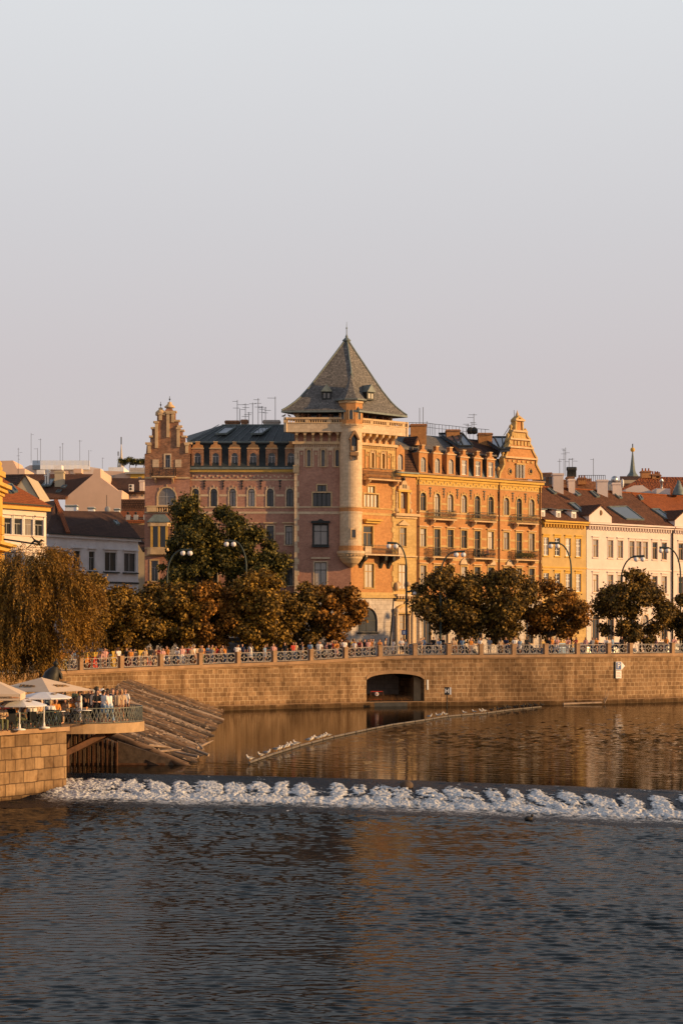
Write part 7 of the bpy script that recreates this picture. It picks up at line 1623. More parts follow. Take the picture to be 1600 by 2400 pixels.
# ------------------------------------------------------------------ people
def capsule(mb, a, b, ra, rb, mat, n=8):
    a, b = Vector(a), Vector(b); d = (b - a); L = d.length
    if L < 1e-6: mb.ball(a, ra, mat, n, 6); return
    d.normalize(); pts = []; rs = []
    for t in (90, 60, 30, 0): pts.append(a - d * ra * math.sin(R(t)) * .98); rs.append(max(.001, ra * math.cos(R(t))))
    for t in (0, 30, 60, 90): pts.append(b + d * rb * math.sin(R(t)) * .98); rs.append(max(.001, rb * math.cos(R(t))))
    mb.tube(pts, rs, mat, n)
def remeshed(mb, name, vox):
    o = mb.build(name); md = o.modifiers.new('r', 'REMESH'); md.mode = 'VOXEL'; md.voxel_size = vox; md.use_smooth_shade = True
    dg = bpy.context.evaluated_depsgraph_get(); dg.update(); me = bpy.data.meshes.new_from_object(o.evaluated_get(dg)); bpy.data.objects.remove(o); me.name = name; return me
POSE = {
 # elbows, wrists, hand directions, knees, ankles, hips height, lean of the torso (dx forward = +y)
 'stand': dict(el=[(-.25, -.03, 1.14), (.25, -.03, 1.14)], wr=[(-.27, .06, .90), (.27, .06, .90)], hd=[(0, .15, -1), (0, .15, -1)], kn=[(-.10, .03, .50), (.11, .02, .50)], an=[(-.11, -.02, .09), (.13, -.03, .09)], hip=.93, lean=0),
 'folded': dict(el=[(-.27, .06, 1.12), (.27, .06, 1.12)], wr=[(-.03, .23, 1.12), (.05, .25, 1.08)], hd=[(1, .1, .1), (-1, .1, 0)], kn=[(-.10, .03, .50), (.12, .05, .50)], an=[(-.11, -.02, .09), (.16, .03, .09)], hip=.93, lean=0),
 'lean': dict(el=[(-.24, .36, 1.02), (.24, .36, 1.02)], wr=[(-.10, .52, .98), (.12, .52, .98)], hd=[(.6, .6, -.3), (-.6, .6, -.3)], kn=[(-.10, .04, .50), (.12, -.08, .48)], an=[(-.11, -.02, .09), (.13, -.25, .1)], hip=.90, lean=.24),
 'walk': dict(el=[(-.25, -.14, 1.16), (.25, .10, 1.14)], wr=[(-.27, -.14, .92), (.26, .28, .98)], hd=[(0, -.1, -1), (0, .6, -.6)], kn=[(-.09, .22, .54), (.10, -.02, .48)], an=[(-.09, .26, .12), (.10, -.32, .14)], hip=.92, lean=.03),
 'phone': dict(el=[(-.26, .10, 1.16), (.27, .14, 1.22)], wr=[(-.10, .28, 1.28), (.14, .30, 1.46)], hd=[(.4, .3, .6), (-.2, .1, 1)], kn=[(-.10, .02, .50), (.12, .05, .50)], an=[(-.11, -.02, .09), (.15, .02, .09)], hip=.93, lean=0),
 'sit': dict(el=[(-.25, .12, .72 + .02), (.25, .14, .74)], wr=[(-.12, .34, .74), (.14, .36, .78)], hd=[(.5, .8, 0), (-.3, .9, .1)], kn=[(-.12, .44, .50), (.13, .42, .52)], an=[(-.12, .42, .09), (.14, .50, .09)], hip=.52, lean=.06)}
PROTO = {}
def figure(pose):
    if pose in PROTO: return PROTO[pose]
    q = POSE[pose]; hz_ = q['hip']; ln = q['lean']; up = .50
    def T(x, y, z): return (x, y + ln * max(0, z) / up, hz_ + z)     # z measured from the hips, torso leans forward
    sh = [T(-.175, 0, .47), T(.175, 0, .47)]
    b = MB(); S = skin_a
    for s in (-1, 1):
        capsule(b, T(s * .07, 0, .0), T(s * .06, .01, .2), .105, .095, S, 10); capsule(b, T(s * .06, .01, .2), T(s * .07, .01, .40), .09, .105, S, 10)
    capsule(b, T(-.15, 0, .455), T(.15, 0, .455), .06, .06, S); capsule(b, T(0, .0, .48), T(0, .02, .60), .055, .052, S)
    capsule(b, T(0, .015, .645), T(0, .02, .72), .078, .088, S, 12); capsule(b, T(0, .055, .62), T(0, .06, .66), .045, .055, S, 8)
    b.ball(T(0, .115, .665), .017, S, 6, 5); b.ball(T(-.087, .02, .675), .02, S, 6, 5, (.5, 1, 1.4)); b.ball(T(.087, .02, .675), .02, S, 6, 5, (.5, 1, 1.4))
    for i in (0, 1):
        e, w = Vector(q['el'][i]), Vector(q['wr'][i])
        capsule(b, sh[i], e, .050, .040, S); capsule(b, e, w, .038, .027, S)
        d = Vector(q['hd'][i]).normalized(); side = d.cross(Vector((0, 0, 1)) if abs(d.z) < .9 else Vector((0, 1, 0))).normalized(); nn = d.cross(side)
        capsule(b, w, w + d * .07, .026, .030, S)
        for k, L in enumerate((.062, .075, .07, .055)):
            f0 = w + d * .075 + side * (.030 - .020 * k); f1 = f0 + d * L * .55 + nn * .008; capsule(b, f0, f1, .0105, .0100, S, 6); capsule(b, f1, f1 + d * L * .35 + nn * .022, .0100, .0095, S, 6)
        t0 = w + d * .02 + side * .032; capsule(b, t0, t0 + (d * .5 + side * .5) * .055, .0125, .0105, S, 6)
        hp = Vector(T((-1, 1)[i] * .095, 0, -.02)); k_, a_ = Vector(q['kn'][i]), Vector(q['an'][i])
        capsule(b, hp, k_, .088, .056, S, 10); capsule(b, k_, k_.lerp(a_, .35), .054, .058, S, 10); capsule(b, k_.lerp(a_, .3), a_, .056, .036, S, 10); capsule(b, a_ + Vector((0, -.03, -.035)), a_ + Vector((.01 * (-1, 1)[i], .16, -.06)), .042, .030, S, 8)
    body = remeshed(b, 'person', .0125)
    c = MB()      # shirt
    for s in (-1, 1): capsule(c, T(s * .07, 0, .02), T(s * .065, .01, .2), .118, .108, S, 10); capsule(c, T(s * .065, .01, .2), T(s * .075, .01, .40), .106, .118, S, 10)
    capsule(c, T(-.155, 0, .455), T(.155, 0, .455), .07, .07, S)
    for i in (0, 1): e = Vector(q['el'][i]); capsule(c, sh[i], Vector(sh[i]).lerp(e, .72), .064, .058, S)
    shirt = remeshed(c, 'shirt', .02)
    c = MB()      # trousers / shorts / skirt
    capsule(c, T(-.05, 0, .02), T(.05, 0, .02), .12, .12, S, 10)
    for i in (0, 1): hp = Vector(T((-1, 1)[i] * .095, 0, -.02)); k_, a_ = Vector(q['kn'][i]), Vector(q['an'][i]); capsule(c, hp, k_, .105, .074, S, 10); capsule(c, k_, k_.lerp(a_, .86), .072, .062, S, 10)
    trou = remeshed(c, 'trousers', .02)
    c = MB(); capsule(c, T(-.05, 0, .02), T(.05, 0, .02), .12, .12, S, 10)
    for i in (0, 1): hp = Vector(T((-1, 1)[i] * .095, 0, -.02)); k_ = Vector(q['kn'][i]); capsule(c, hp, hp.lerp(k_, .85), .108, .09, S, 10)
    shor = remeshed(c, 'shorts', .02)
    c = MB(); k0, k1 = Vector(q['kn'][0]), Vector(q['kn'][1])
    if pose == 'sit': capsule(c, T(-.07, 0, 0), k0 + Vector((0, 0, .01)), .125, .10, S, 10); capsule(c, T(.07, 0, 0), k1 + Vector((0, 0, .01)), .125, .10, S, 10); capsule(c, k0, k1, .1, .1, S)
    else: kk = (k0 + k1) / 2; c.lathe((0, 0, 0), [(.02, kk.z - .05), (.25, kk.z - .05), (.22, kk.z + .12), (.17, hz_ - .02), (.14, hz_ + .12), (.02, hz_ + .14)], S, 16, sy=.75)
    skirt = remeshed(c, 'skirt', .02)
    hs = MB(); hs.ball(T(0, -.005, .725), .105, S, 12, 9, (.93, 1.0, .95)); capsule(hs, T(0, -.04, .70), T(0, -.045, .64), .085, .06, S, 8); hshort = remeshed(hs, 'hair', .018)
    hl = MB(); hl.ball(T(0, -.005, .725), .107, S, 12, 9, (.95, 1.0, .95)); capsule(hl, T(0, -.05, .70), T(0, -.08, .42), .095, .07, S, 8)
    for s in (-1, 1): capsule(hl, T(s * .075, 0, .70), T(s * .09, .0, .48), .04, .03, S, 6)
    hlong = remeshed(hl, 'hair', .018)
    PROTO[pose] = dict(body=body, shirt=shirt, trousers=trou, shorts=shor, skirt=skirt, short=hshort, long=hlong, top=T(0, 0, .75)); return PROTO[pose]
def person(label, loc, rz, pose='stand', top='white', bottom='denim', low='trousers', hair='dark', hl='short', sk=None, sc=1.0, hat=None, item=None, group=None):
    f = figure(pose); o = bpy.data.objects.new('person', f['body']); COL.objects.link(o); tag(o, label, 'person', group)
    o.location = loc; o.rotation_euler = (0, 0, rz); o.scale = (sc,) * 3; ORG[o.name] = Vector(loc)
    def setm(ob, mt): ob.material_slots[0].link = 'OBJECT'; ob.material_slots[0].material = mt
    setm(o, sk or (skin_a if (hash(label) if False else len(label)) % 3 else skin_b))
    for nm_, me, mt in (('shirt', f['shirt'], cloth(top, None)), (low, f[low], cloth(bottom, None)), ('hair', f[hl], {'dark': hair_dark, 'brown': hair_brown, 'blond': hair_blond, 'grey': hair_grey}[hair])):
        c = bpy.data.objects.new(nm_, me); COL.objects.link(c); c.parent = o; setm(c, mt)
    if hat:
        m = MB(); tz = f['top']; m.lathe((tz[0], tz[1], tz[2] - .02), [(.2, 0), (.2, .015), (.11, .03), (.10, .1), (0, .12)], cloth(hat, None), 12); c = m.build('hat'); c.parent = o; c.location = (0, 0, 0)
    return o
cloth_names = list(CLOTH)
def pp_(px, off):               # a point on the promenade seen at this column, off metres behind the railing
    p, d, n = qat(qs_at(px)); q = p - n * off; px2 = (qs_at(px)); return Vector((q.x, q.y, p.z + .005 + (.02 if off < 5.4 else -.1)))
FACE = math.pi                  # facing the water / camera
PP = [  # px, offset, facing, pose, top, bottom, low, hair, length, label
 (123, 1.4, 2.6, 'stand', 'red', 'denim', 'trousers', 'dark', 'short', 'person in a red shirt behind the railing just right of the hanging willow twigs'),
 (147, 1.0, 3.4, 'walk', 'blue', 'black', 'trousers', 'dark', 'short', 'person in a light blue top behind the railing above the big cafe parasol'),
 (169, 1.5, 1.0, 'stand', 'orange', 'tan', 'shorts', 'brown', 'long', 'person in an orange top between the willow and the first stone post'),
 (214, 1.2, 3.0, 'folded', 'olive', 'black', 'trousers', 'dark', 'short', 'person in an olive shirt behind the second railing bay from the willow'),
 (270, 1.6, 3.3, 'stand', 'pink', 'white', 'skirt', 'brown', 'long', 'person in a pink top and pale skirt just left of the second stone post'),
 (293, 1.0, .6, 'walk', 'white', 'tan', 'trousers', 'brown', 'short', 'person in white walking right of the second stone post by the grey display board'),
 (303, 1.8, 3.1, 'stand', 'tan', 'olive', 'trousers', 'dark', 'short', 'person in a tan jacket between the display boards'),
 (330, 2.2, 2.9, 'stand', 'black', 'black', 'trousers', 'dark', 'short', 'person all in black standing in the tree shade by the display boards'),
 (358, 1.2, 3.5, 'stand', 'tan', 'pink', 'skirt', 'blond', 'long', 'person with long blond hair and a pink skirt in front of the red display boxes'),
 (413, 1.5, 2.6, 'stand', 'orange', 'denim', 'trousers', 'brown', 'short', 'person in orange right of the yellow display board'),
 (432, 1.0, 2.9, 'lean', 'white', 'blue', 'shorts', 'brown', 'short', 'person in a white shirt with a white cap leaning on the railing'),
 (444, 1.2, 3.4, 'stand', 'pink', 'white', 'trousers', 'blond', 'long', 'person in pale pink beside the one with the white cap'),
 (455, 1.7, .2, 'stand', 'grey', 'denim', 'trousers', 'dark', 'short', 'person in a grey shirt just left of the fourth stone post'),
 (490, 1.3, 2.8, 'folded', 'tan', 'brown', 'trousers', 'brown', 'short', 'person in tan and brown right of the fourth stone post'),
 (500, 1.8, 3.3, 'stand', 'orange', 'olive', 'trousers', 'dark', 'short', 'person in orange and olive under the reddish tree'),
 (515, 1.2, 3.1, 'stand', 'yellow', 'tan', 'skirt', 'brown', 'long', 'person in yellow with a tan skirt under the reddish tree'),
 (528, 1.5, 2.4, 'walk', 'red', 'black', 'trousers', 'dark', 'short', 'person in a red shirt walking under the reddish tree'),
 (567, .9, .1, 'folded', 'white', 'tan', 'trousers', 'dark', 'short', 'big person in a white shirt and beige trousers seen from behind at the railing'),
 (601, 1.0, 1.2, 'walk', 'white', 'white', 'skirt', 'brown', 'long', 'person in a white dress walking in front of the parked van'),
 (594, 2.0, 2.9, 'stand', 'navy', 'black', 'trousers', 'dark', 'short', 'person in navy blue just behind the white dress'),
 (658, 1.4, 3.3, 'stand', 'pink', 'tan', 'trousers', 'blond', 'short', 'person in pink right of the post below the white van'),
 (683, 1.2, 2.8, 'stand', 'black', 'grey', 'trousers', 'dark', 'short', 'person in a black shirt below the white van'),
 (712, 1.5, 3.4, 'stand', 'tan', 'denim', 'trousers', 'brown', 'short', 'person in a tan shirt under the trees left of the tower'),
 (738, 2.4, 3.2, 'stand', 'black', 'black', 'trousers', 'dark', 'short', 'person in black at the trunk of the rust coloured tree'),
 (761, 1.1, 3.0, 'stand', 'white', 'grey', 'shorts', 'brown', 'short', 'person in white between the rust coloured tree and the dark car'),
 (771, 1.6, 2.7, 'stand', 'white', 'black', 'trousers', 'dark', 'short', 'person in white and black left of the crowd at the tower foot'),
 (800, 1.0, 3.3, 'lean', 'orange', 'pink', 'skirt', 'brown', 'long', 'person in orange leaning on the railing at the left end of the crowd'),
 (809, 2.6, 3.1, 'stand', 'white', 'white', 'trousers', 'blond', 'short', 'person all in white above the others at the left end of the crowd'),
 (819, 3.2, 2.9, 'stand', 'black', 'black', 'trousers', 'dark', 'short', 'tall person in black in the crowd at the tower foot'),
 (825, 3.6, 3.4, 'stand', 'pink', 'navy', 'trousers', 'dark', 'short', 'person in pink with dark hair standing highest in the crowd'),
 (818, .9, .3, 'folded', 'white', 'tan', 'shorts', 'dark', 'short', 'person in a white shirt seen from behind in front of the crowd'),
 (826, 1.2, 1.8, 'stand', 'tan', 'blue', 'skirt', 'brown', 'long', 'person with a light blue skirt in front of the crowd'),
 (836, 1.6, 2.8, 'stand', 'black', 'black', 'skirt', 'dark', 'long', 'person with long dark hair and a black dress in the crowd'),
 (848, 1.8, .4, 'stand', 'yellow', 'black', 'trousers', 'dark', 'short', 'person in a yellow top and black trousers in the crowd'),
 (855, 2.4, 3.3, 'stand', 'orange', 'tan', 'skirt', 'brown', 'long', 'person with long brown hair and an orange top in the crowd'),
 (874, 1.1, 3.1, 'stand', 'pink', 'pink', 'skirt', 'dark', 'long', 'person in a pink dress left of the stone post by the arch'),
 (882, 1.5, 2.7, 'stand', 'orange', 'black', 'trousers', 'brown', 'short', 'tall person in an orange shirt behind the stone post by the arch'),
 (878, 2.3, 3.0, 'stand', 'black', 'denim', 'trousers', 'dark', 'short', 'person in black between the pink dress and the orange shirt'),
 (892, 2.0, 3.3, 'stand', 'grey', 'black', 'trousers', 'dark', 'short', 'person in a grey shirt right of the stone post by the arch'),
 (945, .8, 3.1, 'folded', 'white', 'black', 'shorts', 'dark', 'short', 'person in a white shirt with folded arms above the arch'),
 (992, .9, 2.7, 'phone', 'tan', 'tan', 'trousers', 'brown', 'short', 'person in tan holding up a phone by the blue grey hatchback'),
 (1026, 1.3, 3.4, 'stand', 'black', 'grey', 'trousers', 'dark', 'short', 'person in black right of the blue grey hatchback'),
 (1039, 1.1, 2.8, 'lean', 'blue', 'tan', 'shorts', 'brown', 'short', 'person in light blue leaning on the railing left of the first right tree'),
 (1070, 1.0, 3.3, 'folded', 'tan', 'white', 'skirt', 'dark', 'long', 'person in tan with folded arms in front of the first trunk of the right row'),
 (1094, 1.3, 2.5, 'walk', 'blue', 'denim', 'trousers', 'grey', 'short', 'person in pale blue walking right of the first trunk of the right row'),
 (1110, .9, 3.3, 'stand', 'orange', 'orange', 'skirt', 'brown', 'long', 'person in an orange dress beside the one in black'),
 (1117, 1.4, 2.9, 'stand', 'black', 'grey', 'trousers', 'dark', 'short', 'person in a black shirt right of the orange dress'),
 (1181, 1.0, .3, 'stand', 'tan', 'brown', 'trousers', 'brown', 'long', 'person in tan standing at the second trunk of the right row'),
 (1200, 1.5, 2.7, 'lean', 'navy', 'denim', 'trousers', 'dark', 'short', 'person in navy bending over the railing right of the second trunk'),
 (1214, 1.0, 3.2, 'stand', 'white', 'pink', 'shorts', 'brown', 'short', 'person in a white shirt and pink shorts by the dark saloon'),
 (1296, 1.0, 2.9, 'stand', 'black', 'denim', 'trousers', 'dark', 'short', 'person in black in front of the blue saloon'),
 (1304, 1.1, 3.4, 'stand', 'orange', 'black', 'trousers', 'brown', 'long', 'person in orange in front of the blue saloon'),
 (1345, 1.2, 3.1, 'lean', 'pink', 'white', 'shorts', 'blond', 'short', 'person in pink leaning on the railing right of the yellow house tree'),
 (1384, .9, 2.8, 'stand', 'pink', 'pink', 'skirt', 'brown', 'long', 'person in a pink dress in front of the white hatchback'),
 (1404, 1.2, 3.3, 'stand', 'grey', 'denim', 'trousers', 'dark', 'short', 'person in a grey shirt right of the white hatchback'),
 (1433, .9, 3.0, 'lean', 'white', 'tan', 'shorts', 'blond', 'short', 'person in white leaning on the railing by the black car'),
 (1478, 1.5, 3.1, 'stand', 'black', 'black', 'trousers', 'dark', 'short', 'person in black at the trunk in front of the white house'),
 (1580, 1.2, 2.8, 'stand', 'orange', 'denim', 'trousers', 'dark', 'short', 'person in orange near the right edge of the photo'),
 (1594, 1.0, 3.3, 'lean', 'pink', 'tan', 'trousers', 'brown', 'short', 'person in pink leaning on the railing at the right edge of the photo')]
for px, off, rz, ps_, tp, bt, lw, hr, hl_, lab in PP:
    person(lab, pp_(px, off), rz, ps_, tp, bt, lw, hr, hl_, sc=random.uniform(.96, 1.05), hat='white' if 'cap' in lab and 'beside' not in lab else None)
# the rest of the strolling crowd: each label names clothes and the nearest landmark
NEAR = [(150, 'below the hanging willow twigs'), (235, 'between the first and second stone posts'), (330, 'between the second and third stone posts'), (420, 'by the yellow display boards'), (520, 'under the reddish tree'), (640, 'in front of the parked van'), (760, 'under the trees left of the tower'), (800, 'left of the crowd at the tower foot'), (905, 'in the crowd at the tower foot'), (1000, 'above the arch'), (1110, 'by the first trunk of the right row'), (1230, 'by the second trunk of the right row'), (1350, 'by the blue saloon'), (1470, 'between the parked cars at the right'), (1700, 'near the right edge of the photo')]
ADJ = ['white', 'black', 'orange', 'grey', 'pink', 'tan', 'blue', 'red']; LOW = [('denim', 'trousers', 'denim blue trousers'), ('black', 'trousers', 'black trousers'), ('tan', 'shorts', 'tan shorts'), ('brown', 'skirt', 'brown skirt'), ('white', 'shorts', 'white shorts')]
for k, (px, off) in enumerate([(158, 2.2), (182, .9), (203, 1.9), (226, 2.1), (248, .8), (282, 2.2), (320, .9), (350, 2.3), (368, 1.1), (395, .9), (404, 2.2), (424, 2.2), (462, .9), (484, 2.1), (508, .8), (522, 2.3), (540, .9), (549, 2.0), (580, 1.6), (612, 1.9), (632, .9), (645, 1.5), (670, 1.9), (698, .9), (724, 1.2), (751, 1.9), (785, 1.0), (792, 2.0), (804, 1.7), (813, 2.2), (831, 2.6), (842, 1.0), (862, 1.3), (868, 2.5), (899, 1.2), (915, 1.6), (930, 1.2), (958, 1.6), (1006, 1.8), (1052, 1.8), (1083, 1.9), (1135, 1.2), (1160, 1.6), (1228, 1.2), (1250, 1.7), (1322, 1.5), (1366, 1.3), (1418, 1.6), (1452, 1.2), (1530, 1.4), (1555, 1.2)]):
    tp = ADJ[(k * 3 + k // 8) % 8]; lw = LOW[(k * 2 + k // 5) % 5]; near = next(t for x, t in NEAR if px < x)
    person('passer-by in %s top and %s %s' % (tp, lw[2], near), pp_(px, off), random.uniform(2.2, 4.1) if k % 4 else random.uniform(0, 6.2), ('stand', 'walk', 'stand', 'folded', 'phone', 'walk')[k % 6], tp, lw[0], lw[1], ('dark', 'brown', 'dark', 'blond', 'brown')[k % 5], ('short', 'long', 'short')[k % 3], sc=random.uniform(.92, 1.05))
for px, dx, lab, sc in ((1114, -.3, 'person in black sitting at a small table on the middle balcony of the orange house', .9), (1137, .1, 'person with a pale top sitting opposite on the middle balcony of the orange house', .9)):
    q = FR.pt(FR.u(px), 16.14, .45); person(lab, q, FR.a + (-1.4 if px < 1120 else 1.4), 'sit', 'black' if px < 1120 else 'pink', 'black', 'trousers', 'dark', 'short', sc=sc)
# terrace people: px, D, facing
CH = {156: 'under the seated guest in a tan top', 165: 'under the seated guest in orange right of the tan top', 172: 'under the seated guest in white by the large parasol edge', 204: 'behind the round terrace group', 95: 'between the two small parasol poles', 118: 'right of the right small parasol pole', 75: 'under the guest in striped white by the pier railing', 63: 'under the guest in orange behind the left small parasol', 73: 'under the guest in blue behind the small parasols', 40: 'under the guest with the tan skirt', 25: 'under the guest with reddish hair', 5: 'at the left edge of the photo', 52: 'right of the left small parasol pole'}
TP = [(187, 104.6, 2.0, 'folded', 'white', 'white', 'trousers', 'dark', 'short', 'standing person in white with folded arms in the middle of the cafe terrace'),
 (217, 105.6, 1.9, 'stand', 'white', 'black', 'trousers', 'grey', 'short', 'bald looking person in a white shirt bending towards the group on the round terrace'),
 (228, 104.6, 3.6, 'folded', 'black', 'black', 'trousers', 'dark', 'long', 'person in a black dress with long dark hair in the group on the round terrace'),
 (240, 106.3, 3.0, 'stand', 'grey', 'tan', 'trousers', 'brown', 'short', 'person with a white hat in the group on the round terrace'),
 (252, 107.6, .4, 'stand', 'black', 'black', 'trousers', 'dark', 'long', 'tall person in black behind the group on the round terrace'),
 (243, 103.9, -.6, 'stand', 'white', 'blue', 'shorts', 'dark', 'short', 'person in a white shirt and light blue shorts perched on the terrace railing'),
 (257, 104.3, .5, 'lean', 'white', 'blue', 'trousers', 'brown', 'short', 'person in a pale shirt leaning at the terrace railing'),
 (274, 106.0, 3.0, 'stand', 'tan', 'pink', 'skirt', 'brown', 'long', 'person in tan top and pink skirt left of the blond one on the terrace'),
 (284, 106.3, 3.3, 'stand', 'tan', 'pink', 'skirt', 'blond', 'long', 'blond person in tan and pink at the right end of the round terrace'),
 (147, 107.5, .9, 'stand', 'black', 'black', 'trousers', 'grey', 'short', 'grey haired person in black under the large parasol'),
 (156, 104.6, 2.6, 'sit', 'tan', 'tan', 'trousers', 'dark', 'long', 'seated person in a tan top with dark hair under the large parasol'),
 (165, 105.2, 4.0, 'sit', 'orange', 'black', 'trousers', 'brown', 'short', 'seated person in orange right of the tan top under the large parasol'),
 (172, 106.0, 3.8, 'sit', 'white', 'black', 'trousers', 'dark', 'short', 'seated person in a white shirt under the right edge of the large parasol'),
 (204, 106.4, 2.2, 'sit', 'black', 'black', 'trousers', 'dark', 'short', 'seated person in black behind the round terrace group'),
 (95, 103.2, 2.2, 'sit', 'black', 'black', 'trousers', 'brown', 'long', 'seated person in black with an orange lit face between the two small parasols'),
 (118, 101.8, .1, 'sit', 'white', 'denim', 'trousers', 'blond', 'short', 'seated person in a white shirt seen from behind right of the small parasol pole'),
 (75, 99.3, .2, 'sit', 'white', 'black', 'trousers', 'dark', 'short', 'seated person in a striped white shirt seen from behind by the pier railing'),
 (63, 103.5, 2.8, 'sit', 'orange', 'brown', 'trousers', 'dark', 'short', 'seated person in orange behind the left small parasol'),
 (73, 105.0, 3.4, 'sit', 'blue', 'black', 'trousers', 'dark', 'long', 'seated person in blue behind the small parasols'),
 (112, 106.0, 3.2, 'stand', 'blue', 'denim', 'trousers', 'dark', 'short', 'standing waiter in pale blue behind the right small parasol'),
 (40, 100.0, 2.0, 'sit', 'orange', 'tan', 'skirt', 'brown', 'long', 'seated person in orange with a tan skirt under the left small parasol'),
 (25, 97.6, .3, 'sit', 'black', 'brown', 'trousers', 'brown', 'short', 'seated person in black with reddish hair under the left small parasol'),
 (5, 96.8, 3.6, 'sit', 'tan', 'olive', 'trousers', 'dark', 'short', 'seated person in tan cut by the left edge of the photo'),
 (20, 103.0, 3.0, 'stand', 'black', 'black', 'trousers', 'dark', 'short', 'standing person in black behind the left small parasol'),
 (52, 101.4, 2.4, 'sit', 'black', 'black', 'trousers', 'dark', 'long', 'seated person in black with long hair right of the left small parasol pole')]
TP += [(196, 107.6, 3.0, 'stand', 'black', 'denim', 'trousers', 'dark', 'short', 'standing guest in black and denim behind the person in white on the terrace'),
 (211, 108.0, 2.4, 'stand', 'brown', 'black', 'trousers', 'brown', 'short', 'standing guest in brown at the back rail left of the group'),
 (232, 108.6, 3.6, 'stand', 'white', 'denim', 'trousers', 'blond', 'long', 'long haired blond guest in white at the back of the round terrace'),
 (264, 107.0, 3.2, 'folded', 'navy', 'black', 'trousers', 'dark', 'short', 'guest in navy with folded arms behind the pale shirt on the round terrace'),
 (294, 107.4, 2.6, 'stand', 'white', 'black', 'trousers', 'brown', 'short', 'guest in white and black at the far right of the round terrace'),
 (178, 108.4, 2.9, 'stand', 'olive', 'black', 'trousers', 'dark', 'short', 'standing guest in olive at the back under the large parasol edge'),
 (86, 106.8, 3.0, 'stand', 'black', 'black', 'trousers', 'dark', 'short', 'standing guest in black at the back between the small parasols'),
 (102, 104.8, 2.2, 'sit', 'navy', 'black', 'trousers', 'dark', 'short', 'seated guest in navy right of the black one between the small parasols'),
 (130, 104.2, 3.6, 'sit', 'orange', 'denim', 'trousers', 'brown', 'long', 'seated guest in orange under the right small parasol'),
 (34, 105.6, 3.1, 'stand', 'grey', 'black', 'trousers', 'grey', 'short', 'standing grey haired guest in grey at the back behind the left small parasol'),
 (12, 100.6, 3.3, 'sit', 'red', 'black', 'trousers', 'dark', 'short', 'seated guest in red near the left edge'),
 (58, 98.9, 2.0, 'sit', 'brown', 'olive', 'trousers', 'brown', 'short', 'seated guest in brown at the pier railing left of the striped shirt'),
 (90, 101.0, 3.8, 'sit', 'tan', 'black', 'trousers', 'dark', 'long', 'seated guest in tan with long hair right of the striped shirt')]
CH.update({102: 'under the guest in navy', 130: 'under the guest in orange below the right small parasol', 12: 'under the guest in red', 58: 'under the guest in brown by the pier railing', 90: 'under the long haired guest in tan'})
for px, D_, rz, ps_, tp, bt, lw, hr, hl_, lab in TP:
    D_ = max(D_, 105.1 if px > 178 else D_); z = TZ + (.02 if px > 140 else .005); q = Vector((XX(px, D_), D_, z)); person(lab, q, rz, ps_, tp, bt, lw, hr, hl_, hat='white' if 'white hat' in lab else None)
    if ps_ == 'sit':
        c = thing('chair', 'dark terrace chair ' + CH[px], 'chair', tuple(q)); c.rotation_euler = (0, 0, rz)
        m = MB(); m.bx(-.22, .22, -.2, .22, .38, .42, iron); x = m.build('seat'); x.parent = c
        m = MB(); m.bx(-.22, .22, -.24, -.2, .42, .85, iron); x = m.build('backrest'); x.parent = c
        for sx_ in (-.2, .2):
            for sy_ in (-.2, .19): m = MB(); m.bx(sx_ - .015, sx_ + .015, sy_ - .015, sy_ + .015, 0, .38, iron); x = m.build('leg'); x.parent = c
for i, (px, D_, lab) in enumerate(((197, 104.0, 'round white cafe table by the round terrace railing'), (135, 102.6, 'round cafe table right of the small parasols'), (88, 100.8, 'round cafe table between the small parasol poles'), (50, 99.8, 'round cafe table under the left small parasol'), (12, 98.3, 'round cafe table near the left edge of the photo'))):
    c = Vector((XX(px, D_), D_, TZ + .01)); t = thing('table', lab, 'table', tuple(c)); m = MB(); m.lathe(tuple(c), [(0, .70), (.4, .70), (.4, .73), (0, .73)], white_paint, 16); m.build('tabletop', t); m = MB(); m.lathe(tuple(c), [(.22, 0), (.22, .03), (.03, .05), (.03, .7)], iron, 8); m.build('leg', t)
    for k, (dx, dy) in enumerate(((.12, .1), (-.14, -.05))):
        g_ = MB(); g_.lathe((c.x + dx, c.y + dy, c.z + .73), [(.03, 0), (.036, .16), (0, .16)], (print_orange, white_paint)[k], 8); o = g_.build('glass', org=(c.x + dx, c.y + dy, c.z + .73)); tag(o, ('amber beer glass on the ' if k == 0 else 'white cup on the ') + lab, 'glass' if k == 0 else 'cup')
m = MB(); q = Vector((XX(143, 106.5), 106.5, TZ)); m.bx(q.x - .35, q.x + .45, 106.2, 106.9, TZ + .005, TZ + 1.1, frame_brown); m.bx(q.x - .4, q.x + .5, 106.15, 106.95, TZ + 1.1, TZ + 1.15, bark); o = m.build('service_counter', org=tuple(q)); tag(o, 'brown wooden service cabinet behind the seated guests under the large parasol', 'cabinet')

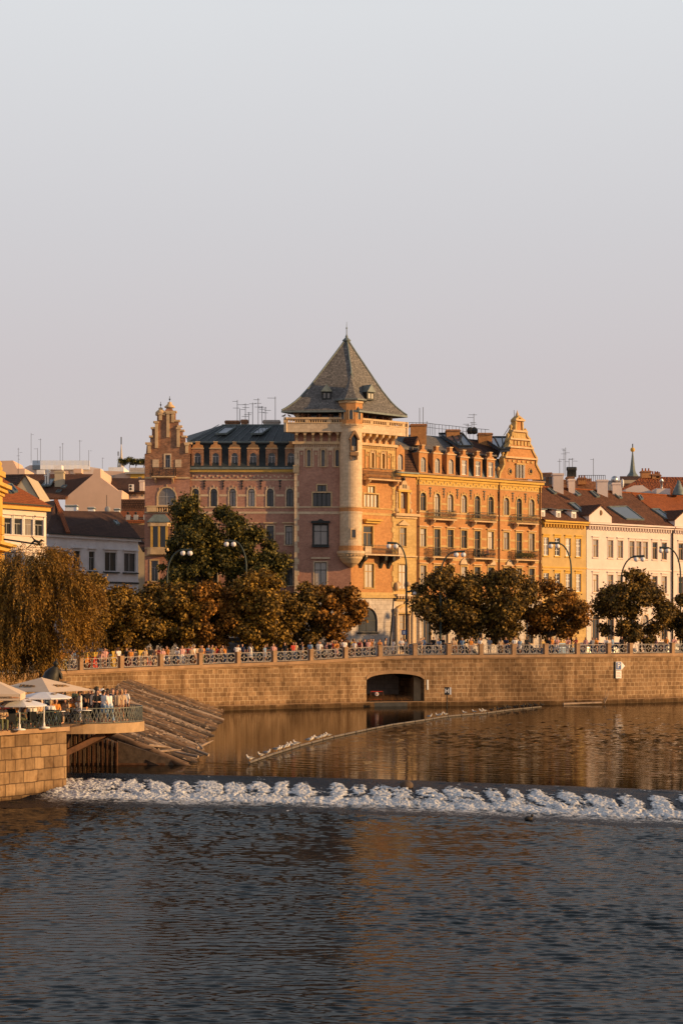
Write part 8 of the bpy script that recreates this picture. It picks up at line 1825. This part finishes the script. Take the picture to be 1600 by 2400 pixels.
# ------------------------------------------------------------------ display stands along the left part of the railing
for i, (px, c1, c2, lab) in enumerate(((133, 'yellow', 'tan', 'yellow display board half behind the willow twigs'), (190, 'orange', 'yellow', 'orange topped display stand by the first stone post'), (237, 'yellow', 'orange', 'yellow display board above an orange box, left of the second post'), (260, 'yellow', 'red', 'small yellow display board above a red box'),
        (312, 'yellow', 'yellow', 'all yellow display stand right of the second post'), (340, 'grey', 'red', 'grey display board above a red box'), (374, 'yellow', 'tan', 'yellow display board beside the third post'), (387, 'yellow', 'red', 'broad yellow display board above a red box, right of the third post'), (408, 'tan', 'tan', 'tan display board left of the person with the white cap'), (478, 'red', 'tan', 'red box stand right of the fourth post'), (505, 'tan', 'orange', 'tan display board under the reddish tree'))):
    q = pp_(px, 2.6); t = thing('display_stand', lab, 'display stand', tuple(q)); p_, d_, n_ = qat(qs_at(px)); w = .42 if i % 2 else .55
    m = MB(); m.box(q - d_ * w + Vector((0, 0, .75)) , d_ * 2 * w, -n_ * .4, (0, 0, .25), cloth(c2, None)); m.box(q - d_ * w * .9, d_ * 1.8 * w, -n_ * .35, (0, 0, .75), cloth(c2, None)); m.build('box', t)
    m = MB(); m.prism([q - d_ * w * .8 + Vector((0, 0, 1.0)), q + d_ * w * .8 + Vector((0, 0, 1.0)), q + d_ * w + Vector((0, 0, 1.45)), q - d_ * w + Vector((0, 0, 1.45))], -n_ * .05, cloth(c1, None)); m.build('board', t)

# pigeons on the parapet
def pig():
    m = MB(); m.tube([(-.16, 0, .08), (-.04, 0, .09), (.06, 0, .12), (.09, 0, .19)], [.015, .055, .05, .03], duck_dark, 6); m.ball((.1, 0, .21), .032, duck_dark, 6, 5); h = m.build('pigeon'); tag(h, 'small dark pigeon, first from the left on the tower parapet', 'pigeon', 'pigeons on the tower parapet'); b = MB(); b.tube([(.13, 0, .21), (.17, 0, .2)], [.01, .003], beak, 4); b.build('beak', None).parent = h; return h
pg_ = pig()
for i, px in enumerate((665, 678, 692)):
    q = Vector((XX(px, 221), 221.05, zt(980))); 
    if i == 0: pg_.location = q; pg_.scale = (1.6,) * 3
    else: dup(pg_, q, random.uniform(0, 6), 'small dark pigeon, %s from the left on the tower parapet' % ('second', 'third')[i - 1], 1.6)

if False:
    pass
